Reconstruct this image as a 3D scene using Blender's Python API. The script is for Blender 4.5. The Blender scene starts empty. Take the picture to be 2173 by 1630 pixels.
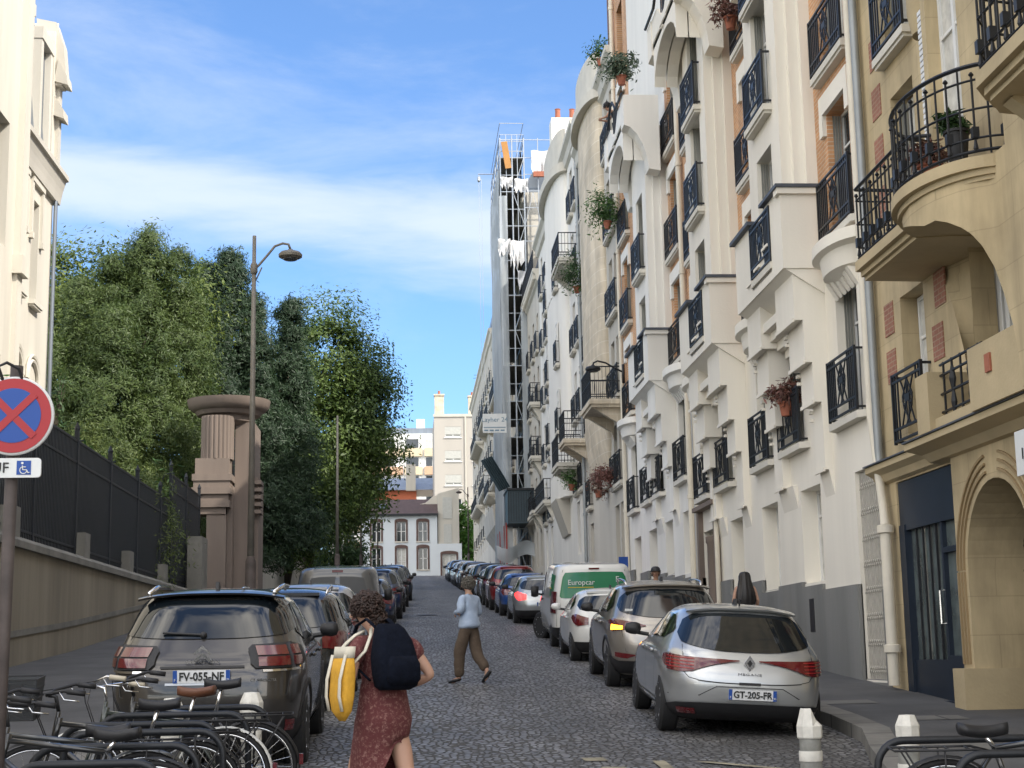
import bpy, bmesh, math, random
import numpy as np
from mathutils import Vector, Matrix
R=math.radians
random.seed(7); rng=np.random.default_rng(7)
S=bpy.context.scene; COL=S.collection
# ---------------- camera
cam=bpy.data.cameras.new('camera'); co=bpy.data.objects.new('camera',cam); COL.objects.link(co)
cam.sensor_width=36; cam.sensor_fit='HORIZONTAL'; cam.lens=3264/2173*36; cam.clip_end=3000; cam.clip_start=.1
YAW,PIT,ROLL=0.06835,R(10.008),0.018
def axes():
    f=Vector((math.sin(YAW)*math.cos(PIT),math.cos(YAW)*math.cos(PIT),math.sin(PIT)))
    r0=Vector((math.cos(YAW),-math.sin(YAW),0)); u0=r0.cross(f); c,s=math.cos(ROLL),math.sin(ROLL)
    return c*r0-s*u0, s*r0+c*u0, f
_r,_u,_f=axes()
co.matrix_world=Matrix(((_r.x,_u.x,-_f.x,0),(_r.y,_u.y,-_f.y,0),(_r.z,_u.z,-_f.z,1.7),(0,0,0,1)))
S.camera=co
# ---------------- light
SUN_EL,SUN_AZ=R(41),R(122)      # azimuth measured from +Y towards +X
sd=Vector((math.sin(SUN_AZ)*math.cos(SUN_EL),math.cos(SUN_AZ)*math.cos(SUN_EL),math.sin(SUN_EL)))
sl=bpy.data.lights.new('sun','SUN'); sl.energy=2.9; sl.angle=R(.53); sl.color=(1,.93,.82)
so=bpy.data.objects.new('sun',sl); COL.objects.link(so); so.rotation_euler=sd.to_track_quat('Z','Y').to_euler()
W=bpy.data.worlds.new('World'); S.world=W; W.use_nodes=True
nt=W.node_tree; N=nt.nodes; Lk=nt.links
for n in list(N): N.remove(n)
def nd(tree,t,**k):
    n=tree.nodes.new(t)
    for a,b in k.items(): setattr(n,a,b)
    return n
out=nd(nt,'ShaderNodeOutputWorld'); bg=nd(nt,'ShaderNodeBackground'); bg.inputs[1].default_value=.13
sky=nd(nt,'ShaderNodeTexSky',sky_type='NISHITA',sun_disc=False,sun_elevation=SUN_EL,sun_rotation=SUN_AZ,air_density=1.0,dust_density=.6,ozone_density=2.2,altitude=50)
tc=nd(nt,'ShaderNodeTexCoord')
def math_n(tree,op,a,b=None,c=None):
    n=nd(tree,'ShaderNodeMath',operation=op)
    for i,v in enumerate((a,b,c)):
        if v is None: continue
        if isinstance(v,(int,float)): n.inputs[i].default_value=v
        else: tree.links.new(v,n.inputs[i])
    return n.outputs[0]
sep=nd(nt,'ShaderNodeSeparateXYZ'); Lk.new(tc.outputs['Generated'],sep.inputs[0])
mp=nd(nt,'ShaderNodeMapping'); mp.inputs['Scale'].default_value=(2.2,1.5,9.5); mp.inputs['Rotation'].default_value=(0,R(9),0); mp.inputs['Location'].default_value=(.32,.2,.5)
Lk.new(tc.outputs['Generated'],mp.inputs[0])
n1=nd(nt,'ShaderNodeTexNoise'); n1.inputs['Scale'].default_value=1.7; n1.inputs['Detail'].default_value=9; n1.inputs['Roughness'].default_value=.56; n1.inputs['Distortion'].default_value=.35
Lk.new(mp.outputs[0],n1.inputs[0])
mp2=nd(nt,'ShaderNodeMapping'); mp2.inputs['Scale'].default_value=(1.6,1.2,4.5); mp2.inputs['Rotation'].default_value=(0,R(24),0); mp2.inputs['Location'].default_value=(3.3,.7,1.9)
Lk.new(tc.outputs['Generated'],mp2.inputs[0])
n2=nd(nt,'ShaderNodeTexNoise'); n2.inputs['Scale'].default_value=2.0; n2.inputs['Detail'].default_value=10; n2.inputs['Roughness'].default_value=.62; n2.inputs['Distortion'].default_value=.5
Lk.new(mp2.outputs[0],n2.inputs[0])
# cirrus bank low over the street, thinner wisps higher up
xs=math_n(nt,'DIVIDE',sep.outputs[0],math_n(nt,'MAXIMUM',sep.outputs[1],.05)); zs=math_n(nt,'DIVIDE',sep.outputs[2],math_n(nt,'MAXIMUM',sep.outputs[1],.05))
line=math_n(nt,'SUBTRACT',zs,math_n(nt,'ADD',math_n(nt,'MULTIPLY',xs,-.13),.285))
g=math_n(nt,'POWER',2.718,math_n(nt,'MULTIPLY',math_n(nt,'MULTIPLY',line,line),-750.))
edge=math_n(nt,'ADD',math_n(nt,'MULTIPLY',math_n(nt,'SUBTRACT',n1.outputs[0],.5),2.2),g)
mr=nd(nt,'ShaderNodeMapRange'); mr.interpolation_type='SMOOTHSTEP'; Lk.new(edge,mr.inputs[0]); mr.inputs[1].default_value=.15; mr.inputs[2].default_value=1.05; mr.inputs[3].default_value=0; mr.inputs[4].default_value=.78
mr2=nd(nt,'ShaderNodeMapRange'); mr2.interpolation_type='SMOOTHSTEP'; Lk.new(n2.outputs[0],mr2.inputs[0]); mr2.inputs[1].default_value=.47; mr2.inputs[2].default_value=.8; mr2.inputs[3].default_value=0.02; mr2.inputs[4].default_value=.42
bh=nd(nt,'ShaderNodeMapRange'); bh.interpolation_type='SMOOTHSTEP'; Lk.new(sep.outputs[1],bh.inputs[0]); bh.inputs[1].default_value=.62; bh.inputs[2].default_value=.1; bh.inputs[3].default_value=0; bh.inputs[4].default_value=1  # bright cloud cover added out of view, overhead and behind, to light the facades
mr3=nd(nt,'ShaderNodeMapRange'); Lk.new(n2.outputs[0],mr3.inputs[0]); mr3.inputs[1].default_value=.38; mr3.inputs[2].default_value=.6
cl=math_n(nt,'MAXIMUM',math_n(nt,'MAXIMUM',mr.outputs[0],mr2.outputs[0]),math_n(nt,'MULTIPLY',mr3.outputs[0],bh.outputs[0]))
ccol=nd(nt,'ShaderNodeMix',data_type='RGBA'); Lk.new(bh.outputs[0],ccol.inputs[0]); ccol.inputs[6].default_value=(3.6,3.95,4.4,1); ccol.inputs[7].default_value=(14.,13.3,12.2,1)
tint=nd(nt,'ShaderNodeMix',data_type='RGBA',blend_type='MULTIPLY'); tint.inputs[0].default_value=1; tint.inputs[7].default_value=(.58,.77,.98,1); Lk.new(sky.outputs[0],tint.inputs[6])
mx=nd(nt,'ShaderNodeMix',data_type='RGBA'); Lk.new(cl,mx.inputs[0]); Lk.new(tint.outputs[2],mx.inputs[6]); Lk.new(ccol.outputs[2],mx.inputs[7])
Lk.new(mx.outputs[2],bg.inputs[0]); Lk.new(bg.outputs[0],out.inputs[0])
S.view_settings.view_transform='Standard'; S.view_settings.look='None'; S.view_settings.exposure=1.0; S.view_settings.gamma=1
# ---------------- helpers
def tag(o,label=None,cat=None,group=None,kind=None):
    if label: o['label']=label
    if cat: o['category']=cat
    if group: o['group']=group
    if kind: o['kind']=kind
    return o
def empty(name,loc=(0,0,0),rz=0,label=None,cat=None,group=None):
    o=bpy.data.objects.new(name,None); COL.objects.link(o); o.location=loc; o.rotation_euler=(0,0,rz); o.empty_display_size=.2
    return tag(o,label,cat,group)
def copy_tree(o,parent=None):
    c=o.copy(); COL.objects.link(c)
    if parent: c.parent=parent
    for ch in [x for x in COL.objects if x.parent==o]: copy_tree(ch,c)
    return c
class MB:
    def __init__(s): s.v=[]; s.f=[]
    def add(s,vs,fs):
        b=len(s.v); s.v+= [tuple(p) for p in vs]; s.f+=[tuple(b+i for i in f) for f in fs]; return s
    def quad(s,a,b,c,d): return s.add([a,b,c,d],[(0,1,2,3)])
    def box(s,x0,x1,y0,y1,z0,z1):
        return s.add([(x0,y0,z0),(x1,y0,z0),(x1,y1,z0),(x0,y1,z0),(x0,y0,z1),(x1,y0,z1),(x1,y1,z1),(x0,y1,z1)],
            [(0,3,2,1),(4,5,6,7),(0,1,5,4),(1,2,6,5),(2,3,7,6),(3,0,4,7)])
    def obox(s,c,ax,ay,az,hx,hy,hz):   # oriented box
        c,ax,ay,az=map(Vector,(c,ax,ay,az)); vs=[c+ax*hx*i+ay*hy*j+az*hz*k for k in(-1,1) for j in(-1,1) for i in(-1,1)]
        return s.add(vs,[(0,2,3,1),(4,5,7,6),(0,1,5,4),(1,3,7,5),(3,2,6,7),(2,0,4,6)])
    def tube(s,pts,r,n=8,cap=True,closed=False,sq=None):
        pts=[Vector(p) for p in pts]; k=len(pts); rs=r if isinstance(r,(list,tuple)) else [r]*k
        b=len(s.v); up=None
        for i,p in enumerate(pts):
            if closed: t=pts[(i+1)%k]-pts[i-1]
            else: t=(pts[min(i+1,k-1)]-pts[max(i-1,0)])
            t=t.normalized() if t.length>1e-9 else Vector((0,0,1))
            if up is None: up=Vector((0,0,1)) if abs(t.z)<.9 else Vector((1,0,0))
            a=t.cross(up); 
            if a.length<1e-4: a=t.cross(Vector((0,1,.1)))
            a.normalize(); c=a.cross(t).normalized(); up=c
            for j in range(n):
                th=2*math.pi*j/n+(math.pi/4 if n==4 else 0); s.v.append(tuple(p+(a*math.cos(th)+c*math.sin(th)*(sq or 1))*rs[i]))
        m=k if closed else k-1
        for i in range(m):
            for j in range(n):
                i2=(i+1)%k; s.f.append((b+i*n+j,b+i*n+(j+1)%n,b+i2*n+(j+1)%n,b+i2*n+j))
        if cap and not closed:
            s.f.append(tuple(b+j for j in range(n-1,-1,-1))); s.f.append(tuple(b+(k-1)*n+j for j in range(n)))
        return s
    def lathe(s,c,prof,n=24,axis='z',sx=1,sy=1,a0=0,a1=2*math.pi):
        b=len(s.v); full=abs(a1-a0-2*math.pi)<1e-6; m=n if full else n+1
        for (r,h) in prof:
            for j in range(m):
                a=a0+(a1-a0)*j/n; x,y=r*math.cos(a)*sx,r*math.sin(a)*sy
                p={'z':(x,y,h),'y':(x,h,y),'x':(h,x,y)}[axis]; s.v.append((c[0]+p[0],c[1]+p[1],c[2]+p[2]))
        for i in range(len(prof)-1):
            for j in range(n if full else n):
                j2=(j+1)%m if full else j+1
                s.f.append((b+i*m+j,b+i*m+j2,b+(i+1)*m+j2,b+(i+1)*m+j))
        if full:
            if prof[0][0]>1e-4: s.f.append(tuple(b+j for j in range(m-1,-1,-1)))
            if prof[-1][0]>1e-4: s.f.append(tuple(b+(len(prof)-1)*m+j for j in range(m)))
        return s
    def prism(s,poly,ax,lo,hi):   # poly: list of 2D; ax axis of extrusion 'x': (y,z) 'y': (x,z) 'z': (x,y)
        f={'x':lambda p,t:(t,p[0],p[1]),'y':lambda p,t:(p[0],t,p[1]),'z':lambda p,t:(p[0],p[1],t)}[ax]
        n=len(poly); vs=[f(p,lo) for p in poly]+[f(p,hi) for p in poly]
        return s.add(vs,[tuple(range(n)),tuple(range(2*n-1,n-1,-1))]+[(i,i+n,(i+1)%n+n,(i+1)%n) for i in range(n)])
    def grid(s,P,closed_u=False):   # P[i][j]
        b=len(s.v); a=len(P); c=len(P[0])
        for row in P: s.v+=[tuple(p) for p in row]
        for i in range(a-1):
            for j in range(c if closed_u else c-1):
                j2=(j+1)%c; s.f.append((b+i*c+j,b+i*c+j2,b+(i+1)*c+j2,b+(i+1)*c+j))
        return s
    def mesh(s,name,m=None,smooth=False,fix=True):
        me=bpy.data.meshes.new(name); me.from_pydata(s.v,[],s.f); me.update()
        if fix:
            bm=bmesh.new(); bm.from_mesh(me); bmesh.ops.recalc_face_normals(bm,faces=bm.faces); bm.to_mesh(me); bm.free()
        if m is not None: me.materials.append(m)
        if smooth:
            for p in me.polygons: p.use_smooth=True
            if smooth is not True:
                try: me.set_sharp_from_angle(angle=R(smooth))
                except Exception: pass
        return me
    def build(s,name,m=None,parent=None,smooth=False,loc=None,fix=True):
        o=bpy.data.objects.new(name,s.mesh(name,m,smooth,fix)); COL.objects.link(o)
        if parent: o.parent=parent
        if loc is not None: o.location=loc
        return o
def islands(mb):
    par=list(range(len(mb.v)))
    def f(a):
        while par[a]!=a: par[a]=par[par[a]]; a=par[a]
        return a
    for q in mb.f:
        for k in q[1:]: par[f(k)]=f(q[0])
    g={}
    for q in mb.f: g.setdefault(f(q[0]),[]).append(q)
    res=[]
    for fs in g.values():
        ids=sorted({i for q in fs for i in q}); mp_={i:j for j,i in enumerate(ids)}; n=MB(); n.v=[mb.v[i] for i in ids]; n.f=[tuple(mp_[i] for i in q) for q in fs]; res.append(n)
    return res
def build_each(mb,name,m,parent,**k): return [i.build(name,m,parent,**k) for i in islands(mb)]
def bake(o):
    """replace an object's mesh by its modified one"""
    dg=bpy.context.evaluated_depsgraph_get(); me=bpy.data.meshes.new_from_object(o.evaluated_get(dg)); o.modifiers.clear(); old=o.data; o.data=me; return o
def text(s,size,m,parent=None,loc=(0,0,0),rot=(R(90),0,0),name='lettering',depth=.003,align='CENTER',sx=1,bold=0):
    cu=bpy.data.curves.new(name,'FONT'); cu.body=s; cu.size=size; cu.extrude=depth; cu.align_x=align; cu.align_y='CENTER'; cu.resolution_u=3; cu.offset=bold
    o=bpy.data.objects.new(name,cu); COL.objects.link(o)
    dg=bpy.context.evaluated_depsgraph_get(); me=bpy.data.meshes.new_from_object(o.evaluated_get(dg)); bpy.data.objects.remove(o)
    me.materials.clear(); me.materials.append(m)
    o=bpy.data.objects.new(name,me); COL.objects.link(o); o.location=loc; o.rotation_euler=rot; o.scale=(sx,1,1)
    if parent: o.parent=parent
    return o
# ---------------- materials
def mat(name,col,rough=.8,metal=0,var=.12,sc=2.,bump=0.,bsc=40.,coat=0,emit=None,spec=None,streak=0,alpha=None):
    m=bpy.data.materials.new(name); m.use_nodes=True; t=m.node_tree; b=t.nodes['Principled BSDF']
    b.inputs['Roughness'].default_value=rough; b.inputs['Metallic'].default_value=metal
    if coat: b.inputs['Coat Weight'].default_value=coat; b.inputs['Coat Roughness'].default_value=.04
    if spec is not None: b.inputs['Specular IOR Level'].default_value=spec
    c=(*col,1); g=nd(t,'ShaderNodeNewGeometry')
    if var:
        n=nd(t,'ShaderNodeTexNoise'); n.inputs['Scale'].default_value=sc; n.inputs['Detail'].default_value=6; n.inputs['Roughness'].default_value=.6
        if streak:
            mpp=nd(t,'ShaderNodeMapping'); mpp.inputs['Scale'].default_value=(1,1,.12); t.links.new(g.outputs['Position'],mpp.inputs[0]); t.links.new(mpp.outputs[0],n.inputs[0])
        else: t.links.new(g.outputs['Position'],n.inputs[0])
        mm=nd(t,'ShaderNodeMapRange'); t.links.new(n.outputs[0],mm.inputs[0]); mm.inputs[1].default_value=.3; mm.inputs[2].default_value=.7; mm.inputs[3].default_value=1-var; mm.inputs[4].default_value=1+var*.6
        x=nd(t,'ShaderNodeVectorMath',operation='SCALE'); x.inputs[0].default_value=col; t.links.new(mm.outputs[0],x.inputs['Scale']); t.links.new(x.outputs[0],b.inputs['Base Color'])
    else: b.inputs['Base Color'].default_value=c
    if bump:
        n=nd(t,'ShaderNodeTexNoise'); n.inputs['Scale'].default_value=bsc; n.inputs['Detail'].default_value=5; t.links.new(g.outputs['Position'],n.inputs[0])
        bb=nd(t,'ShaderNodeBump'); bb.inputs['Strength'].default_value=bump; bb.inputs['Distance'].default_value=.02; t.links.new(n.outputs[0],bb.inputs['Height']); t.links.new(bb.outputs[0],b.inputs['Normal'])
    if emit: b.inputs['Emission Color'].default_value=(*emit[0],1); b.inputs['Emission Strength'].default_value=emit[1]
    if alpha is not None: b.inputs['Alpha'].default_value=alpha
    return m
def brickmat(name,c1,c2,mortar,w,h,msz,plane='yz',rough=.85,bump=.4,off=.5,dist=0):
    m=mat(name,c1,rough,var=0); t=m.node_tree; b=t.nodes['Principled BSDF']; g=nd(t,'ShaderNodeNewGeometry'); sp=nd(t,'ShaderNodeSeparateXYZ'); cb=nd(t,'ShaderNodeCombineXYZ')
    t.links.new(g.outputs['Position'],sp.inputs[0]); ix={'x':0,'y':1,'z':2}
    if plane=='side': t.links.new(math_n(t,'ADD',sp.outputs[1],sp.outputs[0]),cb.inputs[0]); t.links.new(sp.outputs[2],cb.inputs[1])
    else: t.links.new(sp.outputs[ix[plane[0]]],cb.inputs[0]); t.links.new(sp.outputs[ix[plane[1]]],cb.inputs[1])
    src=cb.outputs[0]
    if dist:
        nn=nd(t,'ShaderNodeTexNoise'); nn.inputs['Scale'].default_value=3.0; nn.inputs['Detail'].default_value=2; t.links.new(g.outputs['Position'],nn.inputs[0])
        sc=nd(t,'ShaderNodeVectorMath',operation='SCALE'); sc.inputs['Scale'].default_value=dist; t.links.new(nn.outputs['Color'],sc.inputs[0]); ad=nd(t,'ShaderNodeVectorMath',operation='ADD'); t.links.new(src,ad.inputs[0]); t.links.new(sc.outputs[0],ad.inputs[1]); src=ad.outputs[0]
    k=nd(t,'ShaderNodeTexBrick'); k.offset=off; t.links.new(src,k.inputs[0]); k.inputs['Color1'].default_value=(*c1,1); k.inputs['Color2'].default_value=(*c2,1); k.inputs['Mortar'].default_value=(*mortar,1)
    k.inputs['Scale'].default_value=1; k.inputs['Mortar Size'].default_value=msz; k.inputs['Mortar Smooth'].default_value=.3; k.inputs['Brick Width'].default_value=w; k.inputs['Row Height'].default_value=h
    n=nd(t,'ShaderNodeTexNoise'); n.inputs['Scale'].default_value=1.3; n.inputs['Detail'].default_value=7; t.links.new(g.outputs['Position'],n.inputs[0])
    mm=nd(t,'ShaderNodeMapRange'); t.links.new(n.outputs[0],mm.inputs[0]); mm.inputs[1].default_value=.3; mm.inputs[2].default_value=.7; mm.inputs[3].default_value=.78; mm.inputs[4].default_value=1.15
    ms_=nd(t,'ShaderNodeMapping'); ms_.inputs['Scale'].default_value=(1.6,1.6,.2); t.links.new(g.outputs['Position'],ms_.inputs[0]); n5=nd(t,'ShaderNodeTexNoise'); n5.inputs['Scale'].default_value=1.5; n5.inputs['Detail'].default_value=8; n5.inputs['Roughness'].default_value=.7; t.links.new(ms_.outputs[0],n5.inputs[0])
    m5=nd(t,'ShaderNodeMapRange'); t.links.new(n5.outputs[0],m5.inputs[0]); m5.inputs[1].default_value=.35; m5.inputs[2].default_value=.6; m5.inputs[3].default_value=.8; m5.inputs[4].default_value=1.05
    x=nd(t,'ShaderNodeVectorMath',operation='SCALE'); t.links.new(k.outputs['Color'],x.inputs[0]); t.links.new(math_n(t,'MULTIPLY',mm.outputs[0],m5.outputs[0]),x.inputs['Scale']); t.links.new(x.outputs[0],b.inputs['Base Color'])
    if bump:
        bb=nd(t,'ShaderNodeBump'); bb.inputs['Strength'].default_value=bump; bb.inputs['Distance'].default_value=.02; bb.invert=True; t.links.new(k.outputs['Fac'],bb.inputs['Height']); t.links.new(bb.outputs[0],b.inputs['Normal'])
    return m
def cobblemat():
    m=mat('granite setts',(.09,.09,.1),.42,var=0); t=m.node_tree; b=t.nodes['Principled BSDF']; g=nd(t,'ShaderNodeNewGeometry')
    nn=nd(t,'ShaderNodeTexNoise'); nn.inputs['Scale'].default_value=1.2; t.links.new(g.outputs['Position'],nn.inputs[0])
    sc=nd(t,'ShaderNodeVectorMath',operation='SCALE'); sc.inputs['Scale'].default_value=.25; t.links.new(nn.outputs['Color'],sc.inputs[0]); ad=nd(t,'ShaderNodeVectorMath',operation='ADD'); t.links.new(g.outputs['Position'],ad.inputs[0]); t.links.new(sc.outputs[0],ad.inputs[1])
    mp=nd(t,'ShaderNodeMapping'); mp.inputs['Scale'].default_value=(12.5,9.5,0.01); t.links.new(ad.outputs[0],mp.inputs[0])
    v=nd(t,'ShaderNodeTexVoronoi',feature='DISTANCE_TO_EDGE'); v.inputs['Scale'].default_value=1; v.inputs['Randomness'].default_value=.62; t.links.new(mp.outputs[0],v.inputs[0])
    v2=nd(t,'ShaderNodeTexVoronoi',feature='F1'); v2.inputs['Scale'].default_value=1; v2.inputs['Randomness'].default_value=.62; t.links.new(mp.outputs[0],v2.inputs[0])
    e=nd(t,'ShaderNodeMapRange'); e.interpolation_type='SMOOTHSTEP'; t.links.new(v.outputs['Distance'],e.inputs[0]); e.inputs[1].default_value=.03; e.inputs[2].default_value=.2
    sp=nd(t,'ShaderNodeSeparateColor'); t.links.new(v2.outputs['Color'],sp.inputs[0])
    br=nd(t,'ShaderNodeMapRange'); t.links.new(sp.outputs[0],br.inputs[0]); br.inputs[3].default_value=.6; br.inputs[4].default_value=1.25
    n3=nd(t,'ShaderNodeTexNoise'); n3.inputs['Scale'].default_value=.5; n3.inputs['Detail'].default_value=6; t.links.new(g.outputs['Position'],n3.inputs[0])
    b3=nd(t,'ShaderNodeMapRange'); t.links.new(n3.outputs[0],b3.inputs[0]); b3.inputs[1].default_value=.3; b3.inputs[2].default_value=.7; b3.inputs[3].default_value=.7; b3.inputs[4].default_value=1.35
    mpt=nd(t,'ShaderNodeMapping'); mpt.inputs['Scale'].default_value=(1.1,.03,.01); t.links.new(g.outputs['Position'],mpt.inputs[0]); n4=nd(t,'ShaderNodeTexNoise'); n4.inputs['Scale'].default_value=1; n4.inputs['Detail'].default_value=3; t.links.new(mpt.outputs[0],n4.inputs[0])
    b4=nd(t,'ShaderNodeMapRange'); t.links.new(n4.outputs[0],b4.inputs[0]); b4.inputs[1].default_value=.35; b4.inputs[2].default_value=.65; b4.inputs[3].default_value=.75; b4.inputs[4].default_value=1.3
    f=math_n(t,'MULTIPLY',math_n(t,'MULTIPLY',br.outputs[0],b3.outputs[0]),b4.outputs[0])
    x=nd(t,'ShaderNodeVectorMath',operation='SCALE'); x.inputs[0].default_value=(.16,.158,.16); t.links.new(f,x.inputs['Scale'])
    mx=nd(t,'ShaderNodeMix',data_type='RGBA'); t.links.new(e.outputs[0],mx.inputs[0]); mx.inputs[6].default_value=(.062,.06,.058,1); t.links.new(x.outputs[0],mx.inputs[7]); t.links.new(mx.outputs[2],b.inputs['Base Color'])
    rr=nd(t,'ShaderNodeMapRange'); t.links.new(e.outputs[0],rr.inputs[0]); rr.inputs[3].default_value=.9; rr.inputs[4].default_value=.46; t.links.new(rr.outputs[0],b.inputs['Roughness'])
    bb=nd(t,'ShaderNodeBump'); bb.inputs['Strength'].default_value=.9; bb.inputs['Distance'].default_value=.03; t.links.new(math_n(t,'POWER',e.outputs[0],.6),bb.inputs['Height']); t.links.new(bb.outputs[0],b.inputs['Normal'])
    return m
def leafmat(name,c1,c2,sc=.35):
    m=mat(name,c1,.55,var=0); t=m.node_tree; b=t.nodes['Principled BSDF']; g=nd(t,'ShaderNodeNewGeometry')
    n=nd(t,'ShaderNodeTexNoise'); n.inputs['Scale'].default_value=sc; n.inputs['Detail'].default_value=5; t.links.new(g.outputs['Position'],n.inputs[0])
    a=math_n(t,'ADD',math_n(t,'MULTIPLY',n.outputs[0],1.0),math_n(t,'MULTIPLY',g.outputs['Random Per Island'],.5))
    mm=nd(t,'ShaderNodeMapRange'); t.links.new(a,mm.inputs[0]); mm.inputs[1].default_value=.4; mm.inputs[2].default_value=1.1
    mx=nd(t,'ShaderNodeMix',data_type='RGBA'); t.links.new(mm.outputs[0],mx.inputs[0]); mx.inputs[6].default_value=(*c1,1); mx.inputs[7].default_value=(*c2,1); t.links.new(mx.outputs[2],b.inputs['Base Color'])
    tr=nd(t,'ShaderNodeBsdfTranslucent'); t.links.new(mx.outputs[2],tr.inputs[0]); ms=nd(t,'ShaderNodeMixShader'); ms.inputs[0].default_value=.3
    t.links.new(b.outputs[0],ms.inputs[1]); t.links.new(tr.outputs[0],ms.inputs[2]); t.links.new(ms.outputs[0],t.nodes['Material Output'].inputs[0])
    return m
M=dict(
 cream=mat('cream render',(.77,.73,.645),.85,var=.1,sc=.7,bump=.12,bsc=30,streak=1), white=mat('white render',(.77,.75,.7),.85,var=.1,sc=.8,bump=.1,streak=1),
 stone=brickmat('stone ashlar',(.62,.54,.42),(.58,.5,.38),(.7,.64,.54),.9,.42,.012,'side',bump=.1), greystone=mat('grey limestone',(.52,.49,.43),.85,var=.14,sc=.5,bump=.15,streak=1),
 beige=brickmat('ochre stone',(.5,.4,.24),(.47,.375,.225),(.4,.32,.19),1.15,.46,.007,'side',bump=.12), beige2=mat('ochre moulding',(.46,.37,.225),.85,var=.16,sc=1,bump=.2,bsc=25),
 brick=brickmat('orange brick',(.62,.33,.16),(.5,.26,.13),(.6,.48,.36),.22,.07,.008,'yz'), redbrick=brickmat('dull red brick',(.34,.15,.1),(.28,.12,.08),(.36,.24,.16),.18,.07,.01,'yz'),
 darkbrick=brickmat('chimney brick',(.2,.09,.06),(.15,.07,.05),(.2,.16,.13),.22,.08,.01,'side'),
 granite=mat('granite plinth',(.2,.2,.19),.75,var=.22,sc=1.2,bump=.3,bsc=70,streak=1), iron=mat('wrought iron',(.018,.02,.024),.45,.3,var=.2,sc=20),
 frame=mat('white window paint',(.7,.7,.68),.5,var=.05), shutter=mat('pale metal shutter',(.45,.45,.42),.6,var=.1,sc=4), glass=mat('window glass',(.03,.035,.04),.06,0,var=.5,sc=.7,spec=.8),
 curtain=mat('net curtain',(.55,.54,.5),.9,var=.25,sc=6), sill=mat('stone sill',(.6,.57,.5),.8,var=.1), zinc=mat('zinc roof',(.22,.25,.29),.45,.6,var=.2,sc=1.5,streak=1), slate=mat('slate roof',(.07,.08,.1),.6,var=.25,sc=3),
 pipe=mat('painted downpipe',(.66,.61,.51),.6,var=.1), pipeg=mat('grey downpipe',(.3,.32,.33),.5,.4,var=.15), asphalt=mat('pavement asphalt',(.085,.084,.084),.85,var=.35,sc=.8,bump=.3,bsc=90), kerb=brickmat('granite kerb',(.2,.19,.17),(.16,.155,.14),(.05,.05,.05),3.0,1.0,.02,'xy',.8,.3,0),
 cobble=cobblemat(), wallrender=mat('stained retaining wall',(.27,.235,.175),.9,var=.36,sc=.9,bump=.25,bsc=25,streak=1), coping=mat('coping stone',(.2,.19,.165),.9,var=.3,sc=1.5,bump=.3), pink=mat('weathered sandstone',(.19,.15,.125),.85,var=.2,sc=1.2,bump=.25,bsc=25,streak=1),
 fence=mat('black fence paint',(.012,.015,.02),.5,.2,var=.2,sc=8), bark=mat('bark',(.07,.055,.04),.95,var=.3,sc=6,bump=.5), soil=mat('garden soil',(.06,.07,.03),.95,var=.4,sc=1),
 paintline=mat('worn road paint',(.3,.27,.19),.8,var=.5,sc=4), navy=mat('navy shopfront',(.012,.02,.035),.4,var=.2,sc=2,spec=.4), terracotta=mat('terracotta',(.35,.12,.07),.8,var=.15,sc=8),
 lamp=mat('lamp grey paint',(.19,.175,.15),.55,.3,var=.2,sc=5), lampdark=mat('brown lamp base',(.07,.055,.05),.7,var=.4,sc=6), rubber=mat('tyre rubber',(.012,.012,.013),.8,var=.2,sc=20), alloy=mat('alloy wheel',(.42,.43,.45),.35,.8,var=.1), black=mat('black plastic',(.015,.015,.017),.55,var=.15,sc=10),
 carglass=mat('tinted car glass',(.006,.009,.012),.04,0,var=0,spec=.6,coat=.25), tail=mat('red tail lamp',(.1,.004,.007),.2,var=0,coat=1), taillit=mat('lit tail lamp',(.6,.02,.02),.2,var=0,emit=((1,.03,.03),2.2)), amber=mat('lit indicator',(1,.4,.02),.3,var=0,emit=((1,.42,.02),4)),
 chrome=mat('chrome',(.75,.75,.76),.12,1,var=0), plate=mat('number plate white',(.68,.69,.7),.4,var=.04), platetxt=mat('plate black',(.01,.01,.01),.5,var=0), blue=mat('sign blue',(.006,.06,.3),.4,var=.05), red=mat('sign red',(.36,.015,.02),.4,var=.06), signwhite=mat('sign white',(.68,.69,.68),.45,var=.06),
 bollard=mat('dirty grey bollard',(.25,.25,.23),.8,var=.35,sc=9), bollwhite=mat('white bollard cap',(.68,.66,.6),.6,var=.18,sc=12), galv=mat('galvanised tube',(.4,.43,.46),.4,.7,var=.15), net=mat('scaffold netting',(.46,.5,.53),.9,var=.2,sc=.8,alpha=.72,streak=1), hoard=mat('dark blue hoarding',(.04,.065,.08),.5,.1,var=.2,sc=2),
)
GP=[(-60,-2),(0,0),(15,.70),(24,1.22),(35,1.87),(47,2.75),(70,4.25),(100,6.2),(150,9.45),(172,10.6),(230,11.6),(330,12)]
def gz(y): return float(np.interp(y,[p[0] for p in GP],[p[1] for p in GP]))
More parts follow.
